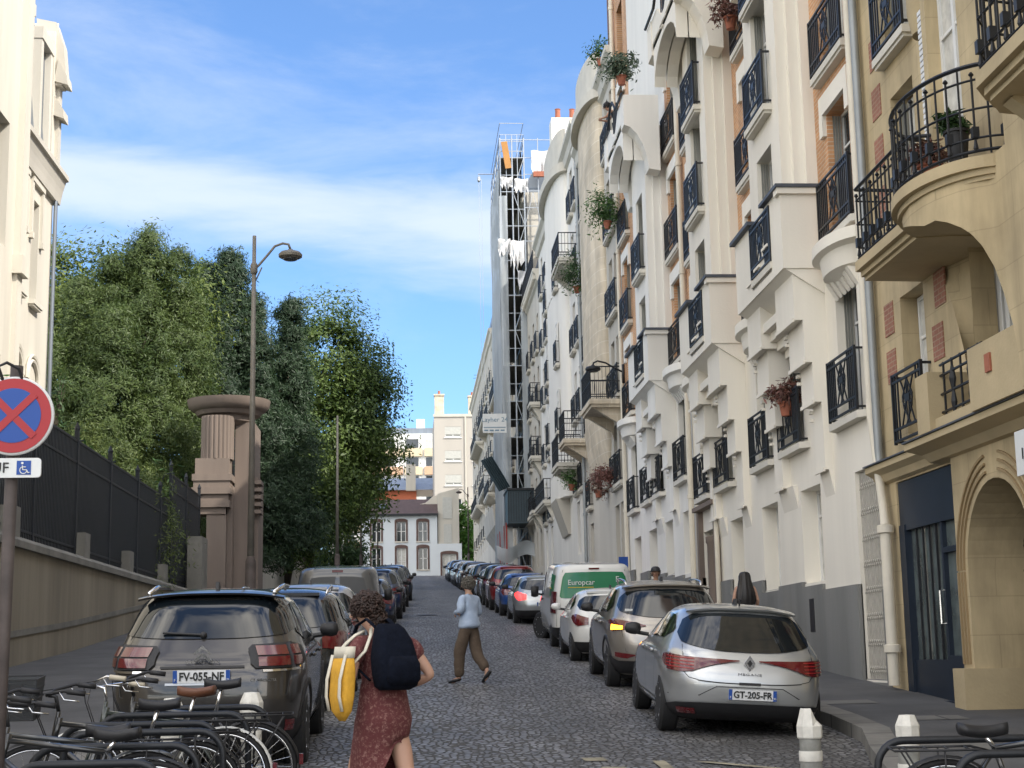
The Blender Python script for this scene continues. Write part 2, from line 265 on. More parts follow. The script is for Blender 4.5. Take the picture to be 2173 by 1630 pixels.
# ================= ground
def strip(name,xa,xb,ys,dz,m,nx=2,camber=0,kind='structure',thick=0):
    mb=MB(); P=[]
    for y in ys:
        a,b=xa(y),xb(y); row=[]
        for i in range(nx+1):
            t=i/nx; x=a+(b-a)*t; row.append((x,y,gz(y)+dz-camber*(2*t-1)**2))
        P.append(row)
    mb.grid(P)
    if thick:
        for side in (0,-1):
            mb.grid([[ (p[side][0],p[side][1],p[side][2]),(p[side][0],p[side][1],p[side][2]-thick)] for p in P])
    o=mb.build(name,m,smooth=False); 
    if kind: o['kind']=kind
    return o
YS=sorted(set(list(np.arange(-30,30,1.5))+list(np.arange(30,172,4.))+[p[0] for p in GP if -31<p[0]<173]+[172.,230.]))
def kr(y): return float(np.interp(y,[2,9,11.5,14.5,16.5,17.5],[3.3,3.45,3.7,4.3,4.8,4.88]))
def kl(y): return -3.05
strip('road',lambda y:kl(y)-.05,lambda y:kr(y)+.05,YS,0,M['cobble'],8,.07)
strip('pavement',lambda y:kr(y)+.3,lambda y:7.3,YS,.08,M['asphalt'],2)
strip('pavement',lambda y:-7.9,lambda y:kl(y)-.3,YS,.08,M['asphalt'],2)
strip('kerb',lambda y:kr(y),lambda y:kr(y)+.3,YS,.086,M['kerb'],1,thick=.3)
strip('kerb',lambda y:kl(y)-.3,lambda y:kl(y),YS,.086,M['kerb'],1,thick=.3)
o=MB().grid([[(x,y,gz(y)-.6+(-14 if y>330 else 0)) for x in(-900,-60,-8,8,60,900)] for y in(-300,-60,0,15,35,70,100,150,172,230,330,900,2000)]).build('ground',M['soil']); o['kind']='structure'
def gard(y): return max(3.75,gz(y)+1.2)
o=MB().grid([[(x,y,gard(y)+(0 if x>-20 else .4)) for x in(-60,-30,-20,-12,-7.95)] for y in(-20,0,20,40,55,60,62,70,85,100,130,160)]).build('garden',M['soil']); o['kind']='structure'
# road markings: worn parking lines in the right foreground
def mark(pts,w):
    mb=MB(); P=[]
    for (x,y) in pts: P.append([(x-w/2,y,0),(x+w/2,y,0)])
    P=[[(x,y,gz(y)-.07*(2*(x+3.1)/8-1)**2+.006) for x,y,_ in r] for r in P]; return mb.grid(P)
def lin(a,b,n=8): return [(a[0]+(b[0]-a[0])*i/n,a[1]+(b[1]-a[1])*i/n) for i in range(n+1)]
for k,(a,b,w) in enumerate([((2.35,14.9),(2.3,11.0),.12),((3.6,14.0),(2.75,14.8),.14),((3.6,14.0),(3.05,11.0),.1)]+[((1.75+.1*i,15.2-.75*i),(1.77+.1*i,14.95-.75*i),.22) for i in range(5)]):
    o=mark(lin(a,b),w).build('road_marking',M['paintline']); o['kind']='structure'
for (x,y,l) in [(5.5,19.3,.5),(5.9,17.2,.45),(5.2,14.4,1.2),(-5.5,19,1.4),(-4.6,27,2.5)]:
    o=MB().grid([[(x-.35,yy,gz(yy)+.086),(x+.35,yy,gz(yy)+.086)] for yy in(y,y+l)]).build('pavement_patch',M['kerb']); o['kind']='structure'
for (x,y) in ((.6,13.2),(.6,52)):
    mh=MB().lathe((x,y,gz(y)-.07*(2*(x+3.1)/8-1)**2+.0),[(.001,.012),(.3,.012),(.33,.006),(.36,.0)],28).build('manhole_cover',M['iron'],smooth=40); tag(mh,{13.2:'iron manhole cover in the setts nearest the camera',33:'iron manhole cover in the setts beyond the walking pedestrian',52:'distant iron manhole cover in the middle of the road'}[y],'manhole cover','manhole covers in the road')
# ================= facade kit (facades face -X; openings in the Y,Z plane)
def wall_x(mb,X,y0,y1,z0,z1,ops=(),depth=.3):
    ops=[o for o in ops if o[0]<y1 and o[1]>y0]
    ys=sorted({y0,y1,*[v for o in ops for v in o[:2] if y0<v<y1]}); zs=sorted({z0,z1,*[v for o in ops for v in o[2:4] if z0<v<z1]})
    for a,b in zip(ys,ys[1:]):
        for c,d in zip(zs,zs[1:]):
            m1,m2=(a+b)/2,(c+d)/2
            if any(o[0]<m1<o[1] and o[2]<m2<o[3] for o in ops): continue
            mb.quad((X,a,c),(X,a,d),(X,b,d),(X,b,c))
    for o in ops:
        a,b,c,d=o[:4]; e=X+depth*(1 if depth else 1)
        mb.quad((X,a,c),(e,a,c),(e,a,d),(X,a,d)); mb.quad((X,b,c),(X,b,d),(e,b,d),(e,b,c)); mb.quad((X,a,c),(X,b,c),(e,b,c),(e,a,c)); mb.quad((X,a,d),(e,a,d),(e,b,d),(X,b,d))
    return mb
_C={}
def cached(k,f):
    if k not in _C: _C[k]=f()
    return _C[k]
def ob(name,me,parent,loc=(0,0,0),rz=0):
    o=bpy.data.objects.new(name,me); COL.objects.link(o); o.parent=parent; o.location=loc; o.rotation_euler=(0,0,rz); return o
def m_frame(w,h,kind):
    mb=MB(); f=.055
    mb.box(0,.06,-w/2,-w/2+f,0,h).box(0,.06,w/2-f,w/2,0,h).box(0,.06,-w/2+f,w/2-f,h-f,h).box(0,.06,-w/2+f,w/2-f,0,f).box(-.01,.06,-.04,.04,f,h-f)
    for z in ([h*.72] if kind!='bars' else [h*.33,h*.62]): mb.box(.0,.045,-w/2+f,-.04,z-.02,z+.02).box(.0,.045,.04,w/2-f,z-.02,z+.02)
    return mb.mesh('window_frame',M['frame'])
def m_shutter(w,h,s):
    mb=MB()
    for s in(s,):
        y=s*(w/2-.02); n=3
        for i in range(n):
            y0=y; y1=y-s*.035*(1+i); mb.add([(-.03-.045*i,y-s*.012,0.02),(-.072-.045*i,y-s*.05,0.02),(-.072-.045*i,y-s*.05,h-.03),(-.03-.045*i,y-s*.012,h-.03)],[(0,1,2,3)])
            mb.add([(-.03-.045*i,y-s*.012,0.02),(-.03-.045*i-.002,y-s*.05,0.02),(-.03-.045*i-.002,y-s*.05,h-.03),(-.03-.045*i,y-s*.012,h-.03)],[(0,1,2,3)])
    return mb.mesh('shutter',M['shutter'])
def m_rail(w,h=.95,style=0,dep=.14):
    mb=MB(); t=.016; X=-dep
    for z in (0.04,.2,h-.1,h): mb.box(X-t,X+t,-w/2,w/2,z-t,z+t)
    n=max(5,int(w/.1)); c0,c1=(-.28,.28)
    for i in range(n+1):
        y=-w/2+w*i/n
        if style==0 and c0<y<c1: continue
        mb.box(X-.011,X+.011,y-.011,y+.011,.04,h)
    if style==0:
        for s in(-1,1):
            mb.tube([(X,s*.27,.2),(X,s*.14,.4),(X,s*.05,.55),(X,s*.15,.7),(X,s*.27,h-.1)],.013,4); mb.tube([(X,s*.1,.2),(X,-s*.16,.45),(X,-s*.2,.6),(X,0,h-.12)],.013,4)
            mb.tube([(X,s*.2,.55),(X,s*.12,.62),(X,s*.05,.58),(X,s*.08,.5),(X,s*.16,.5),(X,s*.2,.55)],.012,4)
            mb.tube([(X,s*.02,.2),(X,s*.05,.45),(X,s*.02,h-.1)],.012,4)
        mb.box(X-.012,X+.012,-.1,.1,.52,.62)
    for s in(-1,1):
        for z in(.04,h-.02): mb.box(X,0,s*w/2-t,s*w/2+t,z-t,z+t)
        mb.box(X-.02,X+.02,s*w/2-.02,s*w/2+.02,0,h+.02)
    return mb.mesh('railing',M['iron'])
def m_sill(w,t=.11,d=.16,chamfer=False):
    if chamfer: return MB().prism([(0.02,-w/2-.15),(-d,-w/2),(-d,w/2),(0.02,w/2+.15)],'z',-t,0).mesh('sill',M['sill'])
    return MB().box(-d,.02,-w/2,w/2,-t,0).box(-d+.03,.01,-w/2+.04,w/2-.04,-t-.05,-t).mesh('sill',M['sill'])
def window(b,X,y,z,w,h,depth=.28,rail=1.3,sill=True,shut=True,kind='',rz=0,curtain=None,style=0,cham=False):
    """a window set `depth` into the wall plane X"""
    s=-1 if rz else 1
    fr=ob('window',cached(('f',w,h,kind),lambda:m_frame(w,h,kind)),b,(X+s*(depth-.06),y,z),rz)
    pm='curtain' if (curtain if curtain is not None else random.random()<.3) else 'glass'
    ob('pane',cached(('p',w,h,pm),lambda:MB().quad((.03,-w/2,0),(.03,w/2,0),(.03,w/2,h),(.03,-w/2,h)).mesh('pane',M[pm] if pm=='glass' else M['curtain'])),fr)
    if shut:
        for q in(-1,1): ob('shutter',cached(('s',w,h,q),lambda:m_shutter(w,h,q)),fr,(-.0,0,0))
    if rail: ob('railing',cached(('r',rail,style),lambda:m_rail(rail,.95,style)),fr,(-depth+.06,0,.02))
    if sill: ob('sill',cached(('l',w,rail,cham),lambda:m_sill(max(w+.16,(rail or 0)+.06),chamfer=cham)),fr,(-depth+.06,0,0))
    return fr
def shell(b,X,y0,y1,z0,z1,dx,m,name='rear_wall'):
    """roof, back and flank walls of a terraced building whose street front is the plane X"""
    mb=MB(); x1=X+dx
    mb.quad((x1,y0,z0),(x1,y1,z0),(x1,y1,z1),(x1,y0,z1)); mb.quad((X,y0,z0),(x1,y0,z0),(x1,y0,z1),(X,y0,z1)); mb.quad((X,y1,z0),(x1,y1,z0),(x1,y1,z1),(X,y1,z1)); mb.quad((X,y0,z1),(x1,y0,z1),(x1,y1,z1),(X,y1,z1))
    return mb.build(name,m,b)
def pipe(b,X,y,z0,z1,m,r=.07,name='downpipe'):
    mb=MB().tube([(X-.1,y,z0),(X-.1,y,z1)],r,12)
    z=z0+.6
    while z<z1: mb.lathe((X-.1,y,z),[(r,-.05),(r+.018,-.045),(r+.018,.045),(r,.05)],12); z+=2.75
    return mb.build(name,m,b,smooth=40)
# ---- white apartment block with two oriels (A) and its neighbour (B)
def oriel_top_balcony(b,y0,y1,zb,m,X=6.25):
    mb=MB(); pr=[(X+.3,zb-1.35),(X,zb-1.3),(X-.05,zb-.95),(X-.14,zb-.65),(X-.3,zb-.35),(X-.46,zb-.18),(X-.62,zb-.12),(X-.62,zb+.7),(X+.3,zb+.7)]
    # arched corbels at both ends and a shallow arch between
    for (a,c) in ((y0,y0+.55),(y1-.55,y1)): mb.prism([(p[0],p[1]) for p in pr],'y',a,c)
    n=10; top=[]
    ym,hw=(y0+y1)/2,(y1-y0)/2-.55
    for f in (X-.58,X-.3):
        arc=[(ym+hw*math.cos(math.pi*i/n),zb-.9+.75*math.sin(math.pi*i/n)) for i in range(n+1)]
        mb.prism([(y1-.55,zb+.1),(y1-.55,zb-.9)]+arc[0:]+[(y0+.55,zb-.9),(y0+.55,zb+.1)],'x',f,f+.25)
    mb.box(X-.58,X+.3,y0+.55,y1-.55,zb-.02,zb+.12)
    q=(y1-y0)
    mb.prism([(y0+.55,zb+.12),(y1-.55,zb+.12),(y1-.55,zb+.7),(ym+.75,zb+.7),(ym+.2,zb+.3),(ym-.2,zb+.3),(ym-.75,zb+.7),(y0+.55,zb+.7)],'x',X-.6,X-.45)
    mb.box(X-.63,X-.6,ym-.5,ym-.3,zb+.02,zb+.05).box(X-.63,X-.6,ym-.1,ym+.1,zb-.06,zb-.03).box(X-.63,X-.6,ym+.3,ym+.5,zb+.02,zb+.05)
    bal=mb.build('corbelled_balcony',m,b)
    r=MB(); 
    r.tube([(X-.66,y0-.03,zb+.73),(X-.66,ym-.8,zb+.73),(X-.66,ym-.2,zb+1.15),(X-.66,ym+.2,zb+1.15),(X-.66,ym+.8,zb+.73),(X-.66,y1,zb+.73)],.035,6)
    for s in(-1,1): r.tube([(X-.55,ym+s*.2,zb+.3),(X-.55,ym+s*.2,zb+1.15)],.022,6); r.tube([(X-.55,ym+s*.45,zb+.45),(X-.55,ym+s*.45,zb+.95)],.015,6)
    for k in range(7): r.tube([(X-.55,ym-.3+.1*k,zb+.32),(X-.55,ym-.3+.1*k,zb+1.0)],.01,4)
    r.build('railing',M['iron'],bal)
    return bal
def oriel_box(b,y0,y1,z0,z1,X,XW,m):
    mb=MB(); nc=(y0+y1)/2-.1
    poly=[(y0,z0),(y1,z0),(y1,z1-.03),(nc+.45,z1-.03),(nc+.32,z1-.5),(nc+.1,z1-.72),(nc-.2,z1-.72),(nc-.55,z1-.4),(nc-.55,z1),(y0,z1)]
    mb.prism(poly,'x',X,X+.18); mb.box(X+.18,XW,y0,y0+.18,z0,z1).box(X+.18,XW,y1-.18,y1,z0,z1).box(X+.18,XW,y0+.18,y1-.18,z0,z0+.55)
    mb.prism([(X+.03,z0),(XW,z0),(XW,z0-.42)],'y',y0+.03,y1-.03)
    for (a,z) in ((nc-.75,z0+.62),(nc-.1,z0+.42),(nc+.5,z0+.28)): mb.box(X-.035,X,a,a+.42,z,z+.05)
    # stepped corbels under both ends
    for s,(ya,yb) in ((0,(y0+.08,y0+1.3)),(1,(y1-1.1,y1-.05))):
        for k,(xo,za,zb) in enumerate(((X+.16,z0-.85,z0-.0),(X+.3,z0-1.55,z0-.85),(X+.42,z0-2.2,z0-1.55),(X+.54,z0-3.3,z0-2.2))):
            d=.22*k
            a,c=(ya,yb-d) if s==0 else (ya+d*.7,yb)
            mb.box(xo,XW,a,c,za,zb); mb.box(xo-.03,xo,a+.0,c+.02,za-.03,za+.03)
            if k: 
                for q in range(2): mb.box(xo-.06,xo,c-.02,c+.1-.05*q,zb-.12-.13*q,zb-.07-.13*q)
        mb.prism([(XW-.08,z0-3.3),(XW,z0-3.3),(XW,z0-3.7)],'y',ya,(yb-.66 if s==0 else yb))
    for k in range(4): mb.box(X+.2+.12*k,XW,nc-1.0+.1*k,nc+1.0-.1*k,z0-.42-.16*k-.16,z0-.42-.16*k)
    box=mb.build('oriel_base',m,b)
    cp=MB(); cp.box(X-.09,XW,y0-.09,y0+.24,z1+.003,z1+.06).box(X-.09,X+.24,y0+.24,nc-.5,z1+.003,z1+.06).box(X-.09,X+.24,nc+.42,y1+.06,z1-.027,z1+.04).box(X+.24,XW,y1-.24,y1+.06,z1-.027,z1+.04)
    build_each(cp,'coping',M['slate'],box)
    mb2=MB(); mb2.box(X-.06,XW,y0-.06,y0+.21,z1-.1,z1).build('coping_moulding',m,box)
    r=MB(); r.tube([(X+.09,nc-.55,z1-.05),(X+.09,nc+.42,z1-.05)],.025,6)
    for k in range(9): yy=nc-.5+.11*k; r.tube([(X+.09,yy,z1-.7),(X+.09,yy,z1-.05)],.011,4)
    for s in(-1,1): r.tube([(X+.09,nc-s*.35,z1-.1),(X+.09,nc+s*.1,z1-.65)],.014,4)
    r.build('railing',M['iron'],box)
def oriel_shaft(b,y0,XW,XF,z0,z1,m,wn,fy0,fy1,sills):
    d=(XW-XF)/3; mb=MB(); y1=fy1+(fy0-y0)
    st=(fy0-y0)/3
    for k in range(3):
        xa,xb=XW-d*k,XW-d*(k+1); ya=y0+st*k
        mb.quad((xa,ya,z0),(xb,ya,z0),(xb,ya,z1),(xa,ya,z1)); mb.quad((xb,ya,z0),(xb,ya+st,z0),(xb,ya+st,z1),(xb,ya,z1))
        yb=y1-st*k; mb.quad((xa,yb,z0),(xb,yb,z0),(xb,yb,z1),(xa,yb,z1)); mb.quad((xb,yb,z0),(xb,yb-st,z0),(xb,yb-st,z1),(xb,yb,z1))
    ops=[(wn-.55,wn+.55,s,s+2.15) for s in sills]
    wall_x(mb,XF,fy0,fy1,z0,z1,ops,.28); mb.quad((XF,fy0,z1),(XF,fy1,z1),(XW,y1,z1),(XW,y0,z1))
    mb.build('oriel_wall',m,b)
    for s in sills: window(b,XF,wn,s,1.1,2.15,rail=1.45)
    return y1
def white_block(label,y0,y1,dz,m,oriels,brick,f1,niches,door,ztop,group=None):
    XW=6.8; b=empty('apartment_building',(0,0,0),0,label,'building')
    sills=[8.15+dz,10.95+dz,13.75+dz]; 
    mb=MB(); ops=[(c-.58,c+.58,5.2+dz,7.4+dz) for c in f1]+list(niches)+([door] if door else [])
    wall_x(mb,XW,y0,y1,gz(y0)-.3,7.7+dz,ops,.34)
    mb.build('ground_floor_wall',m,b)
    # moulded string under the oriels, brick pillars between
    bk=[]; wl=[]
    for (a,c,w) in brick: bk.append((a,c,w))
    mbB,mbW=MB(),MB(); 
    wins=[(w-.6,w+.6,s,s+2.1) for _,_,w in brick for s in sills+[16.55+dz,19.35+dz]]
    ycur=y0; segs=[]
    for (a,c,w) in sorted(brick):
        if a>ycur: segs.append((ycur,a))
        ycur=c
    if ycur<y1: segs.append((ycur,y1))
    for (a,c,w) in brick: wall_x(MB(),XW,a,c,7.7+dz,ztop,[o for o in wins if a<o[0]<c],.3).build('brick_panel',M['brick'],b)
    for (a,c) in segs: wall_x(mbW,XW,a,c,7.7+dz,ztop,[],.3)
    pass; mbW.build('upper_wall',m,b)
    for (a,c,w) in brick:
        for i,s in enumerate(sills+[16.55+dz]):
            window(b,XW,w,s,1.2,2.1,depth=.3,rail=1.75,cham=(i==0))
            MB().box(XW-.07,XW+.0,w-.8,w+.8,s+2.1,s+2.42).box(XW-.07,XW,w-.82,w-.62,s+1.75,s+2.1).box(XW-.07,XW,w+.62,w+.82,s+1.75,s+2.1).build('lintel',m,b)
        # rounded apron under the lowest brick window
        MB().lathe((XW,w,7.35+dz),[(.05,-.05),(.55,.1),(.62,.38),(.8,.42),(.8,.6),(.5,.62)],16,sx=.55,sy=1.35,a0=math.pi/2,a1=3*math.pi/2).build('bowed_apron',m,b,smooth=30)
        fm=MB()
        for k in range(6): yy=w-.62+.22*k; fm.prism([(XW-.16,7.42+dz-.0),(XW,7.42+dz),(XW,7.15+dz)],'y',yy,yy+.14)
        fm.build('dentils',m,b)
    for c in f1:
        window(b,XW,c,5.2+dz,1.16,2.2,depth=.34,rail=1.5,cham=True,shut=True)
    for (a,c,d,e) in niches:
        window(b,XW,(a+c)/2,d,c-a,e-d,depth=.34,rail=0,sill=False,shut=False,curtain=True)
    for (ys,z0,z1) in oriels:
        fy0=ys+.35; fy1=ys+2.45
        yb=oriel_shaft(b,ys,XW,6.25,z0,15.4,m,(fy0+fy1)/2-.0,fy0,fy1,[8.15+dz,10.95+dz]+([13.2] if dz==0 else []))
        oriel_box(b,ys-.1,ys+3.45,z0,z1,6.12,XW,m)
        oriel_top_balcony(b,ys-.5,ys+3.5,15.35,m)
    # granite plinth stepping with the slope
    pl=MB(); y=y0; openings=[(n[0],n[1]) for n in niches]+([(door[0],door[1])] if door else [])
    cuts=sorted({y0,y1,*[v for p in openings for v in p]})
    for a,c in zip(cuts,cuts[1:]):
        mid=(a+c)/2; isd=door and door[0]<mid<door[1]
        if isd: continue
        isn=any(n[0]<mid<n[1] for n in niches); top=gz(mid)+1.45
        if isn: top=min(top,[n[2] for n in niches if n[0]<mid<n[1]][0]-.03)
        pl.box(XW-.06,XW+.02,a,c,gz(a)-.3,top)
        if isn: pl.box(XW+.02,XW+.3,a+.004,c-.004,top-.2,top+.04)
    build_each(pl,'granite_plinth',M['granite'],b)
    shell(b,XW,y0,y1,gz(y0)-.5,ztop,13,m)
    return b
A=white_block('cream block with two stepped oriels, brick strips and folding grille, beside the ochre building',21.72,36.25,0,M['cream'],
   [(24.15,7.85,9.2),(30.25,7.85,9.2)],[(21.72,24.15,22.85),(27.1,30.25,28.75),(33.2,36.25,34.75)],[22.95,26.4,28.75,32.4,34.75],
   [(25.0,26.3,2.82,4.42),(28.0,29.3,2.82,4.42),(31.05,32.25,2.9,4.42),(21.78,23.0,1.25,4.36)],(33.6,35.3,1.8,4.42),22.3)
# folding grille, porch columns, vent
g=MB()
for k in range(13):
    y=21.84+.094*k; g.box(6.86,6.885,y-.014,y+.014,1.22,4.33)
for j in range(8):
    z=1.35+.39*j
    for k in range(12): y=21.84+.094*k; g.tube([(6.855,y,z),(6.855,y+.094,z+.1)],.009,4); g.tube([(6.855,y,z+.1),(6.855,y+.094,z)],.009,4)
g.build('folding_grille',mat('dull white metal',(.55,.52,.46),.5,.2,var=.15,sc=8),A)
MB().box(6.735,6.745,25.55,25.85,2.0,2.55).build('vent_grille',M['iron'],A)
dr=MB().box(7.1,7.16,33.6,35.3,1.7,4.42).build('door',M['iron'],A)
for y in (33.85,): MB().lathe((6.86,y,1.5),[(.3,0),(.3,.5),(.27,.55),(.27,2.55),(.3,2.6),(.3,2.72)],20).build('porch_column',M['pink'],A,smooth=40)
MB().box(6.68,6.8,33.42,33.6,gz(33)+.0,4.9).box(6.68,6.8,35.3,35.5,gz(35),4.9).box(6.6,6.8,33.3,35.6,4.9,5.0).build('door_surround',M['pink'],A)
pipe(A,6.8,36.2,2.0,22,M['pipe']); pipe(A,6.8,33.3,2,8,M['pipe'],.055)
B=white_block('white block with a single stepped oriel, just up the street from the two-oriel block',36.25,47.3,.72,M['white'],
   [(38.4,8.55,9.85)],[(36.25,38.4,37.4),(44.6,47.3,46.1)],[37.45,41.2,43.1,45.85],
   [(36.7,37.9,3.6,5.12),(39.4,40.6,3.7,5.1),(42.0,43.4,3.75,5.1),(44.95,46.3,3.8,5.1)],None,23.0)
mb=MB(); 
for s in (8.15+.72,10.95+.72,13.75+.72): pass
pipe(B,6.8,47.25,2.7,23,M['pipe'])
# ---- generic terraced block (C.. further up)
def block(label,y0,y1,z1,m,cols,sills,X=6.8,bow=None,cornice=True,rails=True,roof='zinc',mans=0,ww=1.0,wh=2.0,dx=12,name='apartment_building',rz=0,cat='building',groundcols=None,side=1):
    b=empty(name,(0,0,0),0,label,cat); mb=MB(); z0=gz(y0)-.5
    ops=[(c-ww/2,c+ww/2,s,s+wh) for c in cols for s in sills]
    gs=gz(y1)+.9
    gops=[(c-.5,c+.5,gs,gs+2.1) for c in (groundcols if groundcols is not None else cols)]
    wall_x(mb,X,y0,y1,z0,z1,ops+gops,.25); mb.build('wall',m,b)
    for c in cols:
        for s in sills: window(b,X,c,s,ww,wh,depth=.25,rail=(ww+.3) if rails else 0,shut=False)
    for (a,c,d,e) in gops: window(b,X,(a+c)/2,d,1.0,2.1,depth=.25,rail=0,sill=False,shut=False)
    if cornice: MB().prism([(X,z1-.6),(X-.12,z1-.5),(X-.18,z1-.2),(X-.32,z1-.05),(X-.32,z1+.12),(X,z1+.12)],'y',y0,y1).build('cornice',M['sill'],b)
    shell(b,X+.01,y0,y1,z0,z1+.1,dx,m)
    if mans:
        MB().prism([(X-.1,z1+.12),(X+.9,z1+mans),(X+dx-1,z1+mans+.6),(X+dx,z1+.12)],'y',y0+.05,y1-.05).build('roof',M[roof],b)
    return b
def bow(b,yc,hw,X,dep,z0,z1,m,flute=0,name='bow_front',wins=()):
    pts=[]; n=36 if not flute else flute*4
    for i in range(n+1):
        t=math.pi*i/n; r=1
        if flute: r=1-.045*(1 if (i%4) in(1,2) else 0)
        pts.append((X-dep*(math.sin(t)**.8)*r,yc-hw*math.cos(t)))
    mb=MB().grid([[(x,y,z) for (x,y) in pts] for z in (z0,z1)]); mb.add([(x,y,z1) for x,y in pts],[tuple(range(len(pts)))]); mb.add([(x,y,z0) for x,y in pts],[tuple(range(len(pts)-1,-1,-1))])
    return mb.build(name,m,b,smooth=35 if not flute else False,fix=False)
def slab_balcony(b,y0,y1,z,X,dep,m,h=1.0,style='bars',name='balcony'):
    mb=MB().box(X-dep,X,y0,y1,z-.16,z).box(X-dep+.06,X,y0+.06,y1-.06,z-.26,z-.16); o=mb.build(name,m,b)
    for yy in (y0+.25,y1-.45): MB().prism([(X,z-.26),(X-dep+.15,z-.26),(X-.1,z-.75),(X,z-1.0)],'y',yy,yy+.22).build('console',m,o)
    r=MB(); p=[(X,y0+.04),(X-dep+.05,y0+.04),(X-dep+.05,y1-.04),(X,y1-.04)]
    for zz in(.08,h*.55,h): r.tube([(x,y,z+zz) for x,y in p],.02 if zz<h else .028,4)
    for (a,c) in zip(p,p[1:]):
        L=math.hypot(a[0]-c[0],a[1]-c[1]); n=int(L/.12)
        for i in range(n+1):
            t=i/max(n,1); x,y=a[0]+(c[0]-a[0])*t,a[1]+(c[1]-a[1])*t; r.tube([(x,y,z+.02),(x,y,z+h)],.011,4)
            if style=='ornate' and i%3==1: r.tube([(x,y+.0,z+.1),(x,y+.1,z+.35),(x,y,z+.6),(x,y-.1,z+.35),(x,y,z+.1)],.013,4)
    r.build('railing',M['iron'],o); return o
C=block('stone building with tall rounded ashlar bow front and brick chimney beside the single-oriel block',47.3,58.2,21.2,M['greystone'],[48.6,49.9,57.0],[7.1,9.9,12.7,15.5,18.3],roof='zinc',mans=0,ww=.85)
bow(C,53.6,2.7,6.8,.45,9.6,20.8,M['stone'])
mb=MB(); pts=[(6.8-.72*math.sin(math.pi*i/20)**.8,53.6-3.0*math.cos(math.pi*i/20)) for i in range(21)]
mb.grid([[(x,y,z) for x,y in pts] for z in (20.8,21.15)]); mb.add([(x,y,21.15) for x,y in pts],[tuple(range(21))]); mb.add([(x,y,20.8) for x,y in pts],[tuple(range(20,-1,-1))]); mb.build('bow_cornice',M['sill'],C,fix=False)
bow(C,53.6,2.6,6.8,.5,21.15,22.6,M['sill'],name='attic_parapet')
# tapering base of the bow
mb=MB(); P=[]
for (z,k) in ((7.2,.12),(7.9,.45),(8.7,.8),(9.6,1.0)): P.append([(6.8-.45*k*math.sin(math.pi*i/20)**.8,53.6-(3.0*(.6+.4*k))*math.cos(math.pi*i/20),z) for i in range(21)])
mb.grid(P).build('bow_base',M['stone'],C,smooth=True)
slab_balcony(C,48.0,50.6,9.7,6.8,1.05,M['stone'],1.05,'ornate'); slab_balcony(C,57.0,59.0,9.7,6.8,1.0,M['stone'],1.05,'ornate')
ch=MB().box(7.6,9.4,53.5,54.6,20,26.6).build('chimney_stack',M['darkbrick'],C); MB().box(7.5,9.5,53.4,54.7,26.6,26.8).build('chimney_cap',M['sill'],ch)
for k in range(3):
    MB().lathe((7.9+.55*k,54.05,26.8),[(.14,0),(.11,.5),(.13,.55)],10).build('chimney_pot',M['terracotta'],ch)
MB().prism([(6.9,21.3),(8.6,23.6),(18,24),(18.8,21.3)],'y',47.4,58.1).build('roof',M['zinc'],C)
# E: white block with fluted bow
E_=block('white building with a fluted round bow and zinc mansard, two doors before the scaffolding',58.2,77.5,22.6,M['white'],[59.6,61.4,73.2,75.8],[8.1,11.0,13.9,16.8,19.6],mans=2.6,ww=.95)
bow(E_,66.6,3.6,6.8,.5,9.4,17.2,M['white']); bow(E_,66.6,3.65,6.8,.53,17.1,22.0,M['white'],flute=14,name='fluted_drum')
bow(E_,66.6,4.0,6.8,.8,22.0,22.4,M['sill'],name='bow_cornice'); bow(E_,66.6,3.6,6.8,.5,22.4,24.0,M['sill'],name='attic_parapet')
bow(E_,66.6,3.2,6.8,.55,8.2,9.3,M['white'],flute=12,name='fluted_base')
MB().prism([(6.8,6.7),(6.7,6.7),(6.2,8.2),(6.8,8.2)],'y',64.6,67.2).build('corbel',M['greystone'],E_)
slab_balcony(E_,60.2,62.8,9.2,6.8,.95,M['sill'],1.1,'ornate'); slab_balcony(E_,59.5,62.6,17.4,6.8,.8,M['sill'],1.0); slab_balcony(E_,72,77,8.9,6.8,.5,M['sill'],1.0)
for c in (64.4,68.8):
    for s in (11,13.9,17.2): window(E_,6.4,c,s,.8,1.8,depth=.0,rail=1.0,shut=False)
chm=MB().box(7.5,12.5,76,77.2,22,29.2).build('chimney_stack',M['white'],E_)
for k in range(6): MB().lathe((7.9+.75*k,76.6,29.2),[(.15,0),(.13,.6),(.16,.66)],10).build('chimney_pot',M['terracotta'],chm)
pipe(E_,6.8,58.3,3.6,21,M['pipeg'])
F_=block('ochre limestone building with a dark dentilled roof balcony just before the scaffolding',77.5,86.5,21.4,M['greystone'],[79.0,81.6,84.6],[9.0,11.8,14.6,17.4],mans=3.4,roof='slate',ww=.95)
d=MB()
for k in range(26): d.box(6.5,6.78,77.7+.34*k,77.88+.34*k,21.0,21.35)
d.build('dentils',M['sill'],F_); r=MB(); 
for k in range(60): r.tube([(6.52,77.6+.15*k,21.5),(6.52,77.6+.15*k,22.5)],.014,4)
r.tube([(6.52,77.6,22.5),(6.52,86.4,22.5)],.03,4); r.build('roof_railing',M['iron'],F_)
for z in (9.0,11.8,14.6): slab_balcony(F_,78.2,79.8,z,6.8,.55,M['sill'],1.0)
for z in (9.0,): slab_balcony(F_,80.6,85.6,z,6.8,.4,M['sill'],1.0)
G_=block('tall building wrapped in scaffolding and grey netting',86.5,97,28.3,M['greystone'],[89,92,95],[9.5,12.4,15.3,18.2,21.1,24],mans=2,rails=False)
H_=block('narrow limestone building with curved balconies beyond the scaffolding',97,122,26.5,M['stone'],[99,102.5,106.5,110,113.5,117,120],[10.8,13.7,16.6,19.5,22.4],mans=4.2,roof='slate')
